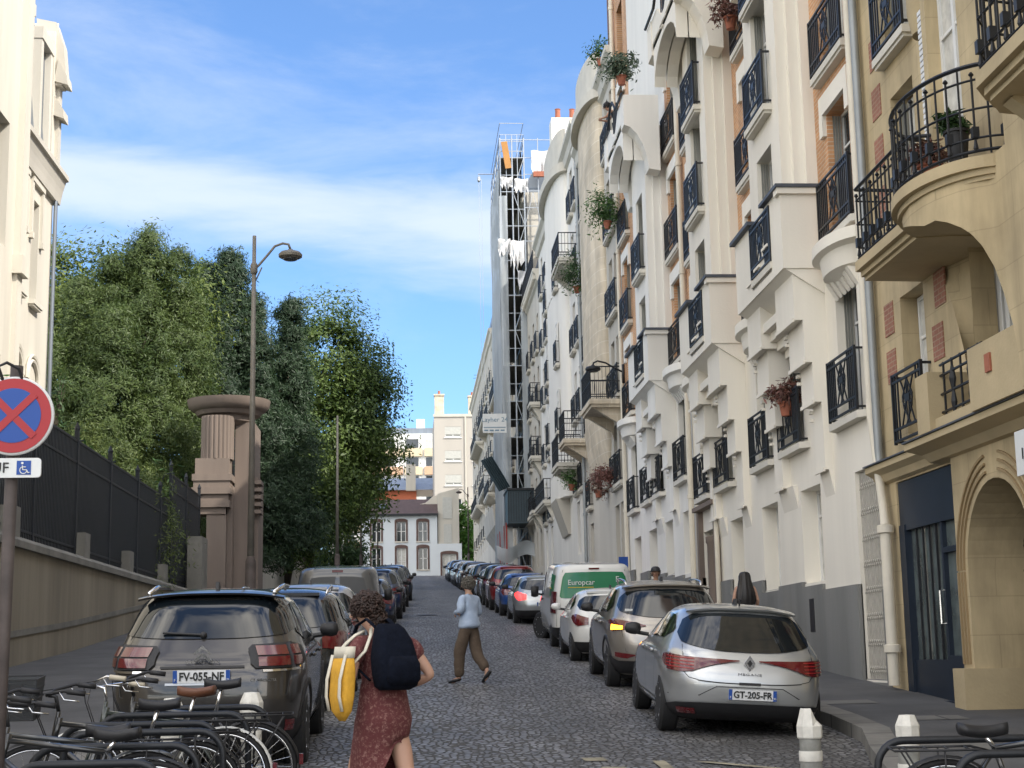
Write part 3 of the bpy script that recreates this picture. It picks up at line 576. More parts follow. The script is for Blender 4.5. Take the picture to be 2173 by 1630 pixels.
for z in (13.7,19.5): slab_balcony(H_,99,111,z,6.8,.95,M['sill'],1.0); slab_balcony(H_,114,121,z,6.8,.95,M['sill'],1.0)
MB().prism([(6.8,9.6),(6.6,9.6),(5.9,10.6),(5.75,12.0),(6.8,12.2)],'y',106,119).build('corbel',M['greystone'],H_)
I_=block('last white building of the row, with sloping zinc attic, at the street top',122,163,27.8,M['greystone'],[124.5,128,131.5,135,138.5,142,145.5,149,153,157],[12.2,15.1,18,20.9,23.8],mans=4.6,roof='zinc')
for z in (15.1,20.9): slab_balcony(I_,124,134,z,6.8,.8,M['sill'],1.0); slab_balcony(I_,138,150,z,6.8,.8,M['sill'],1.0)
# ================= D: ochre corner building
D=empty('corner_building',(0,0,0),0,'ochre stone corner building with curved iron balcony, brick inlays and navy shopfront','building')
XW=6.8
ops=[(19.45,20.35,4.42,6.48)]; shop=(18.62,21.05,1.02,3.98)
mb=MB()
wall_x(mb,XW,17.72,21.72,4.22,11.6,[(17.72,19.12,4.3,7.12),(19.42,20.38,4.4,6.48),(19.3,20.25,7.15,9.32),(19.3,20.3,9.95,11.6),(18.15,18.75,6.9,9.6)],.3)
wall_x(mb,XW,17.9,21.72,11.6,20,[],.3)
wall_x(mb,XW,18.6,21.72,.2,4.22,[shop],.25)
mb.build('wall',M['beige'],D)
window(D,XW,19.9,4.42,.94,2.05,depth=.3,rail=1.2,shut=False,sill=False,curtain=True)
window(D,XW,19.78,7.17,.94,2.1,depth=.3,rail=0,sill=False,curtain=True)
window(D,XW,19.8,9.97,.98,1.9,depth=.3,rail=1.3,curtain=True)
# lace-edged shutters beside the first floor window
# arched doorway
def arch_wall(mb,X,y0,y1,z0,z1,yc,r,zs,depth,n=18):
    arc=[(yc+r*math.cos(math.pi*i/n),zs+r*math.sin(math.pi*i/n)) for i in range(n+1)]   # near(y+) to (y-)
    mb.quad((X,yc+r,z0),(X,y1,z0),(X,y1,z1),(X,yc+r,z1)) ; mb.quad((X,y0,z0),(X,yc-r,z0),(X,yc-r,z1),(X,y0,z1))
    for a,c in zip(arc,arc[1:]):
        mb.quad((X,a[0],a[1]),(X,c[0],c[1]),(X,c[0],z1),(X,a[0],z1)); mb.quad((X,a[0],a[1]),(X+depth,a[0],a[1]),(X+depth,c[0],c[1]),(X,c[0],c[1]))
    for s in(-1,1): mb.quad((X,yc+s*r,z0),(X+depth,yc+s*r,z0),(X+depth,yc+s*r,zs),(X,yc+s*r,zs))
XD=6.72
mb=MB(); arch_wall(mb,XD,15.7,18.6,.2,4.22,17.25,1.0,2.62,.75); mb.quad((XD,18.6,.2),(6.8,18.6,.2),(6.8,18.6,4.22),(XD,18.6,4.22))
wall_x(mb,XD,3,15.7,-.3,4.22,[(5,7,1.3,3.4),(9,11,1.3,3.4),(12.5,14.5,1.2,3.4)],.3); mb.build('doorway_wall',M['beige'],D)
for yy,zz_,hh in ((6,1.3,2.1),(10,1.3,2.1),(13.5,1.2,2.2)): window(D,XD,yy,zz_,2.0,hh,depth=.28,rail=0,sill=True,shut=False,curtain=True)
mb=MB()
for k,rr in enumerate((1.1,1.2,1.3)):
    for (a0,a1) in ((0,80),(100,180)):
        pts=[(XD-.012,17.25+rr*math.cos(R(a)),2.62+rr*1.0*math.sin(R(a))) for a in np.linspace(a0,a1,14)]; mb.tube(pts,.022,4)
    mb.tube([(XD-.012,17.25+rr,2.6),(XD-.012,17.25+rr,1.5)],.022,4)
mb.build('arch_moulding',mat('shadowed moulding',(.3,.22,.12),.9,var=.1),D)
MB().box(XD-.14,XD+.7,18.23,18.62,.3,1.45).build('door_plinth',M['beige2'],D); MB().box(XD-.14,XD+.7,15.8,16.27,.3,1.45).build('door_plinth',M['beige2'],D)
dd=MB().box(XD+.75,XD+.8,16.2,18.3,.6,3.7).build('door',M['navy'],D)
g=MB()
for k in range(14): g.tube([(XD+.7,16.3+.145*k,.8),(XD+.7,16.3+.145*k,3.55)],.016,5)
for z in (.9,1.7,2.6,2.9): g.tube([(XD+.7,16.2,z),(XD+.7,18.3,z)],.02,5)
for k in range(4): g.tube([(XD+.7,16.6+.4*k+.16*math.cos(a),2.75+.13*math.sin(a)) for a in np.linspace(0,6.28,13)],.014,4)
g.build('door_grille',M['iron'],dd)
# shopfront
s=MB().box(XW+.02,XW+.14,18.63,21.03,3.38,3.97).box(XW,XW+.14,20.8,21.03,1.04,3.38).box(XW+.02,XW+.14,18.63,18.7,1.04,3.38).box(XW+.02,XW+.14,18.7,20.8,3.3,3.38).box(XW+.04,XW+.14,19.42,19.5,1.04,3.3).box(XW+.04,XW+.14,18.7,19.42,1.04,1.6).box(XW+.04,XW+.14,19.5,20.8,1.04,1.55).box(XW+.04,XW+.12,18.7,19.42,2.9,2.97)
s.box(XW-.06,XW+.1,18.63,21.03,.7,1.04)
sh=s.build('shopfront',M['navy'],D)
MB().quad((XW+.1,18.5,1.5),(XW+.1,20.8,1.5),(XW+.1,20.8,3.35),(XW+.1,18.5,3.35)).build('shop_glass',mat('shop glass',(.1,.125,.125),.08,var=.6,sc=1.6,spec=.9),sh)  # grey-teal base colour stands in for reflections in the shop panes
g=MB(); 
for k in range(4): g.box(XW+.06,XW+.085,19.72+.26*k,19.75+.26*k,1.55,3.3)
g.build('window_bars',M['iron'],sh)
MB().tube([(XW+.0,19.36,2.0),(XW-.06,19.36,2.0),(XW-.06,19.36,2.42),(XW+.0,19.36,2.42)],.014,6).build('door_handle',M['chrome'],sh)
# ledge
mb=MB(); prof=lambda d:[(XW,4.0),(XW-.1*d,4.03),(XW-.16*d,4.12),(XW-.3*d,4.18),(XW-.3*d,4.26),(XW,4.28)]
mb.prism(prof(.75),'y',19.15,21.72); mb.prism(prof(1.6),'y',3,19.15)
lg=mb.build('cornice_ledge',M['beige2'],D)
mb=MB().prism([(XW,4.285),(XW-.26,4.265),(XW-.26,4.285),(XW,4.31)],'y',19.15,21.72).prism([(XW,4.285),(XW-.51,4.265),(XW-.51,4.285),(XW,4.31)],'y',3,19.15); mb.build('ledge_flashing',M['slate'],lg)
# brick inlays
mb=MB()
for (y,z) in ((20.88,6.3),(20.88,5.62),(18.78,6.25),(18.95,5.58),(20.85,8.0),(20.85,8.75),(20.85,9.5),(20.85,10.25)): MB().box(XW-.012,XW+.01,y-.2,y+.2,z-.24,z+.22).build('brick_inlay',M['redbrick'],D)

# projecting volume near side, with the arch below
XP=6.1
ell=[(6.2-.62*math.sin(t),16.2-1.15*math.cos(t)) for t in np.linspace(math.pi-.05,.35,22)]
plan=[(6.8,17.7),(6.4,17.5)]+ell+[(XP,15.02),(XP,14.7)]
R_=[(6.8,17.72,6.75),(6.35,17.45,6.7),(5.85,17.15,6.55),(5.63,16.6,6.42),(5.58,16.2,6.32),(5.61,15.84,6.22),(5.66,15.63,6.22),(5.73,15.46,6.15),(5.81,15.3,6.05),(5.88,15.22,5.96),(5.96,15.14,5.81),(6.05,15.08,5.57),(XP,15.01,5.28),(XP,14.83,4.9),(XP,14.74,4.54),(XP,14.7,4.25)]
L_=[(6.8,19.1,7.12),(6.8,18.98,6.85),(6.8,18.8,6.56),(6.8,18.6,6.25),(6.8,18.4,5.97),(6.8,18.22,5.6),(6.8,18.1,5.31),(6.8,18.0,4.95),(6.8,17.96,4.3)]
mb=MB()
V1=[(6.97,18.1+.02*i,6.78-.31*i) for i in range(9)]; V2=[(7.22,18.2+.015*i,6.72-.3*i) for i in range(9)]
mb.grid([L_,[(6.801,19.12,p[2]) for p in L_]]); mb.grid([L_,V1]); mb.grid([V1,V2])
T=[(7.0,18.0,6.85),(7.1,18.05,6.85),(7.2,18.0,6.82),(7.22,17.8,6.85),(7.22,17.6,6.88),(7.22,17.4,6.88),(7.22,17.2,6.85),(7.22,17.0,6.8),(7.22,16.8,6.7),(7.22,16.65,6.6),(7.22,16.5,6.4),(7.22,16.4,6.1),(7.22,16.3,5.7),(7.22,16.25,5.2),(7.22,16.2,4.8),(7.22,16.2,4.25)]
mb.grid([R_,T]); mb.quad((7.3,15.0,4.2),(7.3,18.4,4.2),(7.3,18.4,7.1),(7.3,15.0,7.1)); mb.quad((6.8,19.12,7.12),(6.8,17.7,6.76),(7.22,17.9,6.8),(7.22,18.3,6.8)); mb.quad((6.8,19.12,7.1),(6.9,18.1,6.75),(7.0,18.0,6.8),(6.8,17.72,6.74))
mb.box(6.81,7.5,15,19.1,6.92,7.1); mb.build('arch_recess',M['beige'],D,smooth=50)
mb=MB()   # bowed mass between the arch edge and the balcony slab
zt=6.5
def topz(p): return (p[0],p[1],max(6.62,p[2]+.02))
mb.grid([R_,[topz(p) for p in R_],[(p[0],p[1],6.76) for p in R_]]); mb.quad((XP,14.7,4.25),(XP,3,4.25),(XP,3,7.16),(XP,14.7,7.16)); mb.quad((6.8,17.72,6.75),(6.8,19.12,7.12),(6.8,19.12,7.2),(6.8,17.72,7.2))
mb.build('projecting_wall',M['beige'],D,smooth=50)
mb=MB(); XU=6.25
wall_x(mb,XU,3,17.3,6.72,20,[(16.15,17.15,6.76,9.75)],.3); mb.quad((XP,14.7,6.7),(XU,14.7,6.7),(XU,14.7,7.2),(XP,14.7,7.2)); mb.quad((XP,14.7,7.16),(XU,14.7,7.16),(XU,3,7.16),(XP,3,7.16)); mb.quad((XU,17.3,7.0),(6.8,17.9,7.0),(6.8,17.9,20),(XU,17.3,20)); mb.build('upper_wall',M['beige'],D)
fr=window(D,XU,16.65,6.77,1.0,2.95,depth=.22,rail=0,sill=False,shut=False,curtain=True)
sm=MB()
for k in range(34): sm.box(6.42,6.5,17.42,17.9,7.05+.075*k,7.105+.075*k)
sm.box(6.46,6.49,17.4,17.92,7.0,9.6); sm.build('folded_shutter',M['frame'],D)
window(D,7.2,17.35,4.5,1.5,2.1,depth=.09,rail=0,sill=False,shut=False,curtain=True,kind='bars')
lc=MB()
for k in range(7): lc.box(7.16,7.21,16.7+.2*k,16.82+.2*k,4.5,6.55-.12*abs(k-3))
lc.build('lace_shutter',M['frame'],D)
window(D,XP,12.3,7.3,1.1,2.1,depth=.02,rail=0,sill=False)
# parapet and rail below the arch
MB().box(6.28,6.8,18.0,18.45,4.28,5.0).box(6.25,7.4,15.0,16.55,4.28,4.98).box(6.35,6.8,16.55,18.0,4.28,4.42).build('parapet',M['beige2'],D)
r=MB()
for z in (4.5,4.72,4.95,5.08): r.tube([(6.45,16.6,z),(6.45,18.0,z)],.018,5)
for k in range(5): r.tube([(6.45,16.72+.29*k,4.42),(6.45,16.72+.29*k,5.1)],.016,5); 
for k in (1,3): r.lathe((6.45,16.72+.29*k,4.45),[(.02,0),(.04,.12),(.02,.25),(.045,.4),(.02,.55)],8)
r.build('railing',M['iron'],D)
MB().box(6.225,6.249,15.85,16.0,4.62,4.82).build('small_red_plaque',M['terracotta'],D)
# balconies: floor z=6.75 level all along
def plan_balcony(name,pts,z,th,m,off=.1,h=1.0,knobs=True):
    mb=MB(); n=len(pts)
    for (o_,z0,z1) in ((0,z-.13,z),(off*.7,z-.2,z-.13),(off*1.2,z-.25,z-.2)):
        c=[(min(x+o_,6.9),y) for x,y in pts]; mb.prism(c+[(7.0,pts[-1][1]),(7.0,pts[0][1])],'z',z0,z1)
    b=mb.build(name,m,D)
    r=MB(); q=[(x+.06,y) for x,y in pts]
    for zz,rad in ((.06,.02),(.2,.014),(h*.52,.014),(h*.84,.014),(h,.026)): r.tube([(x,y,z+zz) for x,y in q],rad,5)
    L=[0]; 
    for a,c in zip(q,q[1:]): L.append(L[-1]+math.hypot(a[0]-c[0],a[1]-c[1]))
    k=int(L[-1]/.15)
    for i in range(k+1):
        s=L[-1]*i/k; x=float(np.interp(s,L,[p[0] for p in q])); y=float(np.interp(s,L,[p[1] for p in q]))
        if i%2: r.tube([(x,y,z+.02),(x,y,z+h)],.013,5)
        else:
            r.tube([(x,y,z+.05),(x,y,z+h*.9)],.014,5); r.lathe((x,y,z+h*.9),[(.012,-.02),(.032,0),(.012,.03)],6); r.box(x-.035,x+.035,y-.035,y+.035,z+.2,z+.32); r.lathe((x,y,z+.05),[(.012,0),(.03,.04),(.012,.14)],6)
    r.build('railing',M['iron'],b); return b
arc=[(6.2-.72*math.sin(t),16.2-1.25*math.cos(t)) for t in np.linspace(.05,math.pi-.05,26)]; arc=arc[::-1]
plan_balcony('curved_balcony',arc,6.75,.2,M['beige2'])
plan_balcony('small_balcony',[(6.8,19.45),(5.9,19.4),(5.9,17.3),(6.3,17.2)],6.733,.2,M['beige2'])
plan_balcony('near_balcony',[(6.1,13.2),(5.25,13.0),(5.05,12.7),(5.05,9.5)],6.72,.2,M['beige2'])
MB().prism([(XP,7.16),(XP,5.2),(5.9,6.0),(5.3,6.45)],'y',12.55,12.75).build('console',M['beige2'],D)
MB().lathe((6.75,18.3,9.75),[(.02,-.3),(.25,-.28),(.3,0),(.3,.5)],20).build('rounded_hood',M['beige2'],D,smooth=40)
shell(D,6.8,3,21.72,-1,20,13,M['beige']); MB().quad((XU,3,-1),(6.9,3,-1),(6.9,3,20),(XU,3,20)).build('flank_wall',M['beige'],D)
pp=MB().tube([(6.66,21.2,1.2),(6.66,21.2,3.4)],.08,12).tube([(6.66,21.2,3.4),(6.68,21.3,3.7),(6.68,21.62,5),(6.68,21.62,20)],.065,12)
for z in(1.7,3.35): pp.lathe((6.66,21.2,z),[(.085,-.06),(.12,-.05),(.12,.05),(.085,.06)],12)
pp.build('downpipe',M['pipe'],D,smooth=40)
MB().tube([(6.7,21.42,4.3),(6.7,21.42,20)],.06,10).build('downpipe',M['pipeg'],D,smooth=40)
sg=MB().box(6.02,6.06,13.75,14.82,3.36,3.8).build('wall_sign',M['signwhite']); tag(sg,'white wall sign above the arched doorway, cut by the right edge of the photo','sign')
MB().box(6.06,6.72,14.3,14.34,3.6,3.66).build('bracket',M['iron'],sg)
text('I',.16,M['platetxt'],sg,(6.012,14.63,3.56),(R(90),0,R(-90)))
# ================= scaffold
SC=empty('scaffold',(0,0,0),0,'grey tube scaffolding with torn white netting wrapped around the tall building','scaffold')
mb=MB(); X0,X1=5.4,6.78; ys=[85.6+2.4*i for i in range(5)]; zz=[5.6+2.05*i for i in range(13)]
for y in ys:
    for x in (X0,(X0+X1)/2 if y==ys[0] else X1,X1): mb.tube([(x,y,gz(y)),(x,y,31.4)],.05,5)
for z in zz+[30.6,31.3]:
    for x in (X0,X1): mb.tube([(x,ys[0],z),(x,ys[-1],z)],.03,4); mb.tube([(x,ys[0],z+1),(x,ys[-1],z+1)],.022,4)
    mb.tube([(X0,ys[0],z),(X1,ys[0],z)],.03,4); mb.tube([(X0,ys[0],z+1.0),(X1,ys[0],z+1.0)],.022,4)
for i,z in enumerate(zz[:-1]): mb.tube([(X0+.7 if i%2 else X1,ys[0]-.02,z),(X1 if i%2 else X0+.7,ys[0]-.02,z+2.05)],.022,4)
# top stage over the neighbour roof
for x in (7.6,8.6,9.6):
    mb.tube([(x,85.6,25),(x,85.6,31.4)],.035,5)
for z in (25.2,26.1,27.2,28.2,29.2,30.2,31.3): mb.tube([(X1,85.6,z),(9.9,85.6,z)],.028,4)
for i in range(6): mb.tube([(X1+.5*i,85.55,26.1+(i%2)*2),(X1+.5*(i+1),85.55,28.1-(i%2)*2)],.02,4)
for x in (5.75,6.1,6.4): mb.tube([(x,85.6,24.5),(x,85.6,31.6)],.025,4)
mb.build('tube_frame',M['galv'],SC)
MB().box(X1+.1,X1+.14,85.7,95.2,5.6,28).build('dark_back_netting',mat('dark debris net',(.09,.1,.11),.9,var=.3),SC)
dk=MB()
for z in zz: dk.box(X0+.05,X1-.05,ys[0]+.05,ys[-1],z-.06,z-.01)
dk.build('deck_board',mat('scaffold boards',(.13,.12,.1),.8,var=.3,sc=3),SC)
def cloth(name,P,m,par): 
    return MB().grid(P).build(name,m,par,smooth=True,fix=False)
P=[]
for i in range(26):
    z=6.5+i*.93; P.append([(X0-.08-.05*math.sin(i*.9+j),ys[0]+j*.5+0*z,z) for j in range(20)])
cloth('netting',P,M['net'],SC)
P=[[(X0-.1+j*.09,ys[0]-.06-.05*math.sin(i*.7+j*1.3),6.5+i*.93) for j in range(6)] for i in range(24)]
cloth('netting',P,M['net'],SC)
P=[[(X1-.35+j*.1,ys[0]-.08-.05*math.sin(i*.8+j*1.1),8.5+i*.8) for j in range(6)] for i in range(17)]
cloth('netting',P,M['net'],SC)
wh=mat('white tarpaulin',(.7,.7,.7),.7,var=.1,sc=1)
for (x0,x1,z0,z1) in ((5.2,5.9,24.2,25.3),(5.9,6.7,23.6,25.2),(6.3,7.0,22.3,23.4),(5.4,6.1,28.3,29.0),(6.2,7.0,28.0,28.9),(7.2,8.2,29,30.6)):
    P=[[(x0+(x1-x0)*j/8,ys[0]-.12-.12*math.sin(i*1.1+j*.9),z1-(z1-z0)*(i/6)*(.6+.5*math.sin(j*1.4+x0*3)**2)) for j in range(9)] for i in range(7)]
    cloth('torn_sheet',P,wh,SC)
MB().obox((5.75,85.4,30.3),(1,0,.15),(0,1,0),(-.15,0,1),.18,.03,.8).build('orange_panel',mat('orange board',(.42,.2,.05),.6),SC)
bx=MB().box(7.3,9.6,85.3,85.5,29.0,29.3).build('red_beam',M['terracotta'],SC)
hb=MB().box(5.35,7.0,83.2,86.4,8.75,10.55).build('hoarding_box',M['hoard'],SC)
mb=MB()
for k in range(12): mb.box(5.37+.14*k,5.395+.14*k,83.17,83.2,8.85,10.45)
mb.box(5.3,7.05,83.1,86.45,10.55,10.66).build('hoarding_rib',M['iron'],hb)
aw=MB().obox((4.72,83.6,11.5),(.5,0,-.866),(.7,.62,.35),(.5,-.78,.3),.98,.42,.03)
for k in range(6): aw.obox(tuple(Vector((4.72,83.55,11.5))+Vector((.7,.62,.35)).normalized()*(-.38+.15*k)+Vector((.5,-.78,.3)).normalized()*.05),(.5,0,-.866),(.7,.62,.35),(.5,-.78,.3),.98,.02,.05)
aw.build('debris_fan',M['hoard'],SC)
lg=MB().box(4.55,4.6,83.4,83.5,13.0,15.5)
sb=tag(MB().box(4.05,5.35,83.1,83.16,13.7,14.75).build('scaffold_banner',M['signwhite']),'white banner with grey lettering fixed to the scaffolding','sign')
bt=mat('banner grey blue',(.15,.25,.33),.5)
text('Layher 24',.36,bt,sb,(4.7,83.09,14.42)); MB().box(4.1,5.3,83.085,83.1,13.98,14.02).build('stripe',bt,sb); [MB().box(4.12+.3*k,4.34+.3*k,83.088,83.1,13.8,13.87).build('illegible_line',bt,sb) for k in range(4)]
hs=MB().tube([(4.1,85.6,29.2),(5.0,85.6,29.2)],.03,5).tube([(4.15,85.6,29.2),(4.15,85.6,17)],.015,4).tube([(4.3,85.6,28.9),(4.3,85.6,17)],.015,4).lathe((4.15,85.6,28.9),[(.02,-.2),(.1,-.1),(.1,.1),(.02,.2)],8)
hs.build('hoist',M['galv'],SC)
rp=mat('red props',(.35,.05,.04),.6)
for k in range(5): MB().box(5.3,5.38,84.5+2*k,84.62+2*k,5.0,8.9).build('red_post',rp,SC)
P=[[(4.7+j*.28,83.3-.3*math.sin(i*.5+j*.6),7.6-.25*i-.25*math.sin(j*.8)) for j in range(9)] for i in range(4)]
cloth('sagging_sheet',P,M['net'],SC)
# ================= left side: retaining wall, fence
def stair_wall(label,X,y0,y1,ztop,piers,mwall,th=.45):
    b=empty('retaining_wall',(0,0,0),0,label,'wall'); mb=MB(); ys=np.arange(y0,y1+.01,(y1-y0)/12)
    mb.grid([[(X,y,gz(y)-.4),(X,y,ztop)] for y in ys]); mb.grid([[(X-th,y,gz(y)-.4),(X-th,y,ztop)] for y in ys]); mb.quad((X,y1,gz(y1)-.4),(X-th,y1,gz(y1)-.4),(X-th,y1,ztop),(X,y1,ztop)); mb.quad((X,y0,gz(y0)-.4),(X-th,y0,gz(y0)-.4),(X-th,y0,ztop),(X,y0,ztop))
    mb.build('wall_face',mwall,b)
    MB().grid([[(X+.04,y,gz(y)+.05),(X+.04,y,gz(y)+.0),] for y in ys]).build('base_strip',M['coping'],b)
    MB().prism([(X+.1,ztop),(X+.1,ztop+.13),(X-.0,ztop+.22),(X-th-.05,ztop+.22),(X-th-.05,ztop)],'y',y0,y1).build('coping',M['coping'],b)
    for (ya,h) in piers: MB().box(X-.42,X+.02,ya,ya+.62,ztop+.2,ztop+h).build('pier',M['coping'],b)
    return b
W1=stair_wall('long stained retaining wall with stone coping beside the left pavement, below the black fence',-7.5,4,59.5,3.9,[(29.6,.78),(36.2,.78),(42.0,.75),(48.0,.75)],M['wallrender'])
MB().box(-7.55,-7.05,53.2,54.6,2.9,5.9).build('pier',M['coping'],W1)
MB().grid([[(-7.49,y,gz(y)+.75),(-7.47,y,gz(y)+.75),(-7.47,y,gz(y)+.63),(-7.49,y,gz(y)+.63)] for y in np.arange(4,50,2.)]).build('skirting_line',M['coping'],W1)
W2=stair_wall('pale retaining wall with stepped piers beyond the stone gate column',-7.5,80,135,8.35,[(81,1.4),(86,.9),(92,.9),(99,.9),(107,.9),(116,.9)],M['greystone'])
stair_wall('short low wall piece between the gate column and the pale retaining wall',-7.5,64.5,80,6.6,[(66,1.0),(71,1.0),(76,1.0)],M['coping'])
def fence(label,X,y0,y1,zb,h,post=4.05,step=.135):
    b=empty('iron_fence',(0,0,0),0,label,'fence'); 
    for z in (zb+.25,zb+h-.62,zb+h-.12): MB().box(X-.03,X+.03,y0,y1,z,z+.05).build('rail',M['fence'],b)
    mb=MB(); y=y0
    while y<y1:
        mb.box(X-.016,X+.016,y-.03,y+.03,zb,zb+h-.12); y+=step
    o=mb.build('bars',M['fence'],b); o['kind']='stuff'
    y=y0
    while y<y1:
        MB().box(X-.05,X+.05,y-.05,y+.05,zb-.1,zb+h+.15).lathe((X,y,zb+h+.15),[(.06,0),(.07,.05),(.01,.2)],6).tube([(X-.4,y+.75,zb),(X-.4,y+.75,zb+h-.2),(X-.3,y+.75,zb+h),(X,y+.75,zb+h+.02)],.022,5).build('post',M['fence'],b); y+=post
    return b
fence('tall black iron fence with close bars on top of the stained retaining wall',-7.72,24.0,50.2,4.05,2.85)
fence('short black iron fence panel between the wall pier and the stone gate column',-7.72,50.4,57.4,4.1,3.7,3.4)
fence('black iron fence on the pale wall beyond the gate column',-7.72,66,134,8.4,3.1,4.05,.16)
# gate column
GC=empty('gate_column',(0,0,0),0,'pink sandstone gate column with fluted shaft and wide round stepped cap','monument')
cx,cyy=-7.25,58.6
sh=MB(); pr=[]; n=22
pts=[]
for i in range(n*3):
    a=2*math.pi*i/(n*3); r=.62-(.05 if i%3==0 else 0); pts.append((r*math.cos(a),r*math.sin(a)))
sh.grid([[(cx+x,cyy+y,z) for x,y in pts] for z in(9.2,10.85)],closed_u=True); sh.build('fluted_shaft',M['pink'],GC)
MB().lathe((cx+.3,cyy+.9,-.6),[(.7,11.2),(.95,11.35),(.98,11.55),(1.2,11.6),(1.3,11.75),(1.42,11.8),(1.55,11.95),(1.6,12.2),(1.3,12.25),(0.01,12.25)],40).build('round_cap',M['pink'],GC,smooth=30)
MB().box(cx-.75,cx+.5,58.0,59.3,8.55,9.2).box(cx-.85,cx+.62,57.9,59.4,8.35,8.6).box(cx-.8,cx+.55,57.95,59.35,8.1,8.35).box(cx-.86,cx+.6,57.9,59.4,7.85,8.1).box(cx-.8,cx+.5,58,59.3,7.6,7.85).box(cx-.88,cx+.56,57.9,59.4,7.35,7.6).box(cx-.8,cx+.42,58,59.3,7.1,7.35).build('moulded_block',M['pink'],GC)
MB().box(cx-.3,cx+.42,58.05,59.3,3.4,7.35).box(cx+.42,cx+.62,58.4,59.5,3.4,8.2).build('pier',M['pink'],GC)
MB().box(cx+.62,cx+1.35,59.0,61.4,3.4,10.7).box(cx+1.35,cx+1.5,59.3,61.2,3.4,8.6).build('rear_pier',M['pink'],GC)
for k in range(5): MB().box(cx+1.3,cx+1.62,59.0,60,7.2+.28*k,7.34+.28*k).build('band',M['pink'],GC)
# ================= left building
lbm=mat('sunlit cream render',(.6,.565,.49),.85,var=.14,sc=1.1,bump=.15,bsc=25,streak=1)
LB=empty('apartment_building',(0,0,0),0,'sunlit cream building at the left edge with a dark cornice, dormers and tall windows','building')
XL=-8.95; mb=MB()
def mirrorx(mb,X): mb.v=[(2*X-x,y,z) for x,y,z in mb.v]; return mb
ops=[(34.55,35.35,10.2,12.7),(36.15,36.85,10.2,12.7),(34.75,35.4,5.6,8.3),(36.3,36.95,5.6,8.3),(34.6,35.3,16,16.1)]
wall_x(mb,XL,32.9,38.2,2,13.7,ops[:4],.3); mirrorx(mb,XL).build('wall',lbm,LB)
for (a,c,d,e) in ops[:4]: window(LB,XL,(a+c)/2,d,c-a,e-d,depth=.3,rail=0,sill=True,shut=False,rz=math.pi)
mb=MB()
for (a,c,d,e) in ops[:2]:
    mb.box(XL,XL+.07,a-.24,a-.1,d+1.6,e+.35).box(XL,XL+.07,c+.1,c+.24,d+1.6,e+.35).box(XL,XL+.09,a-.24,c+.24,e+.35,e+.5).box(XL,XL+.1,a-.26,a-.08,d+1.45,d+1.6).box(XL,XL+.1,c+.08,c+.26,d+1.45,d+1.6)
for (a,c,d,e) in ops[2:4]:
    m_=(a+c)/2
    for rr in(.5,.62): mb.tube([(XL+.05,m_+rr*math.cos(t),e+rr*math.sin(t)) for t in np.linspace(0,math.pi,13)],.045,5)
build_each(mb,'window_surround',lbm,LB)
MB().quad((XL-12,38.2,2),(XL,38.2,2),(XL,38.2,18),(XL-12,38.2,17.9)).quad((XL-12,20,2),(XL-12,38.2,2),(XL-12,38.2,18),(XL-12,20,18)).quad((XL,20,2),(XL-12,20,2),(XL-12,20,18),(XL,20,18)).quad((XL-.5,20,16.2),(XL-.5,38.2,16.2),(XL-12,38.2,18),(XL-12,20,18)).build('rear_wall',lbm,LB)
mb=MB().prism([(XL-.1,13.2),(XL+.12,13.2),(XL+.15,13.4),(XL+.18,13.55),(XL+.25,13.8),(XL+.32,13.82),(XL+.32,13.95),(XL-.1,14.0)],'y',32.95,38.5); mb.build('cornice',M['greystone'],LB)
# projecting front pavilion
mb=MB(); wall_x(mb,XL,20,32.9,2,19.5,[(30.8,31.8,10.3,13),(30.8,31.8,5.4,8)],.3); mirrorx(mb,XL); mb.v=[(x+.55,y,z) for x,y,z in mb.v]
mb.quad((XL+.55,32.9,2),(XL-.3,32.9,2),(XL-.3,32.9,19.5),(XL+.55,32.9,19.5)).quad((XL+.55,20,19.5),(XL+.55,32.9,19.5),(XL-6,32.9,19.5),(XL-6,20,19.5)); mb.build('pavilion_wall',lbm,LB)
MB().box(XL+.5,XL+.7,32.45,32.92,10.3,19.5).box(XL+.5,XL+.77,32.4,32.98,9.9,10.3).box(XL+.5,XL+.65,32.5,32.9,2.5,9.9).build('pilaster',lbm,LB)
# dormers / attic
mb=MB()
for (ya,yb,zt) in ((34.2,35.5,17.3),(36.3,37.5,17.1)):
    mb.box(XL-2,XL+.05,ya,ya+.22,14,zt-.3).box(XL-2,XL+.05,yb-.22,yb,14,zt-.3).box(XL-2,XL+.08,ya-.02,yb+.02,zt-.297,zt)
mb.box(XL-2,XL+.02,37.75,38.2,14,17.6); mb.build('dormer',lbm,LB)
MB().box(XL-2,XL-.1,34.42,35.28,14,17).build('dormer_window',M['zinc'],LB); MB().box(XL-2,XL-.1,36.52,37.28,14,16.8).build('dormer_window',M['zinc'],LB)
MB().prism([(XL-.02,14),(XL-.35,17.5),(XL-6,18),(XL-6,14)],'y',33.6,38.1).build('roof',M['zinc'],LB)
mb=MB().box(XL-.2,XL+.12,38.05,38.32,14.0,16.2)
mb.prism([(XL-.3,16.2),(XL+.2,16.2),(XL+.28,16.5),(XL+.2,17.3),(XL,17.9),(XL-.5,18.0)],'y',37.9,38.35).prism([(XL,16.3),(XL+.35,16.2),(XL+.32,16.45),(XL+.1,16.9)],'y',37.85,38.4).prism([(XL,15.4),(XL+.28,15.3),(XL+.26,15.55),(XL,15.95)],'y',37.85,38.4); mb.build('gable_scroll',M['greystone'],LB)
pipeL=MB().tube([(XL+.1,38.1,2),(XL+.1,38.1,13.2)],.05,8).build('downpipe',M['zinc'],LB)
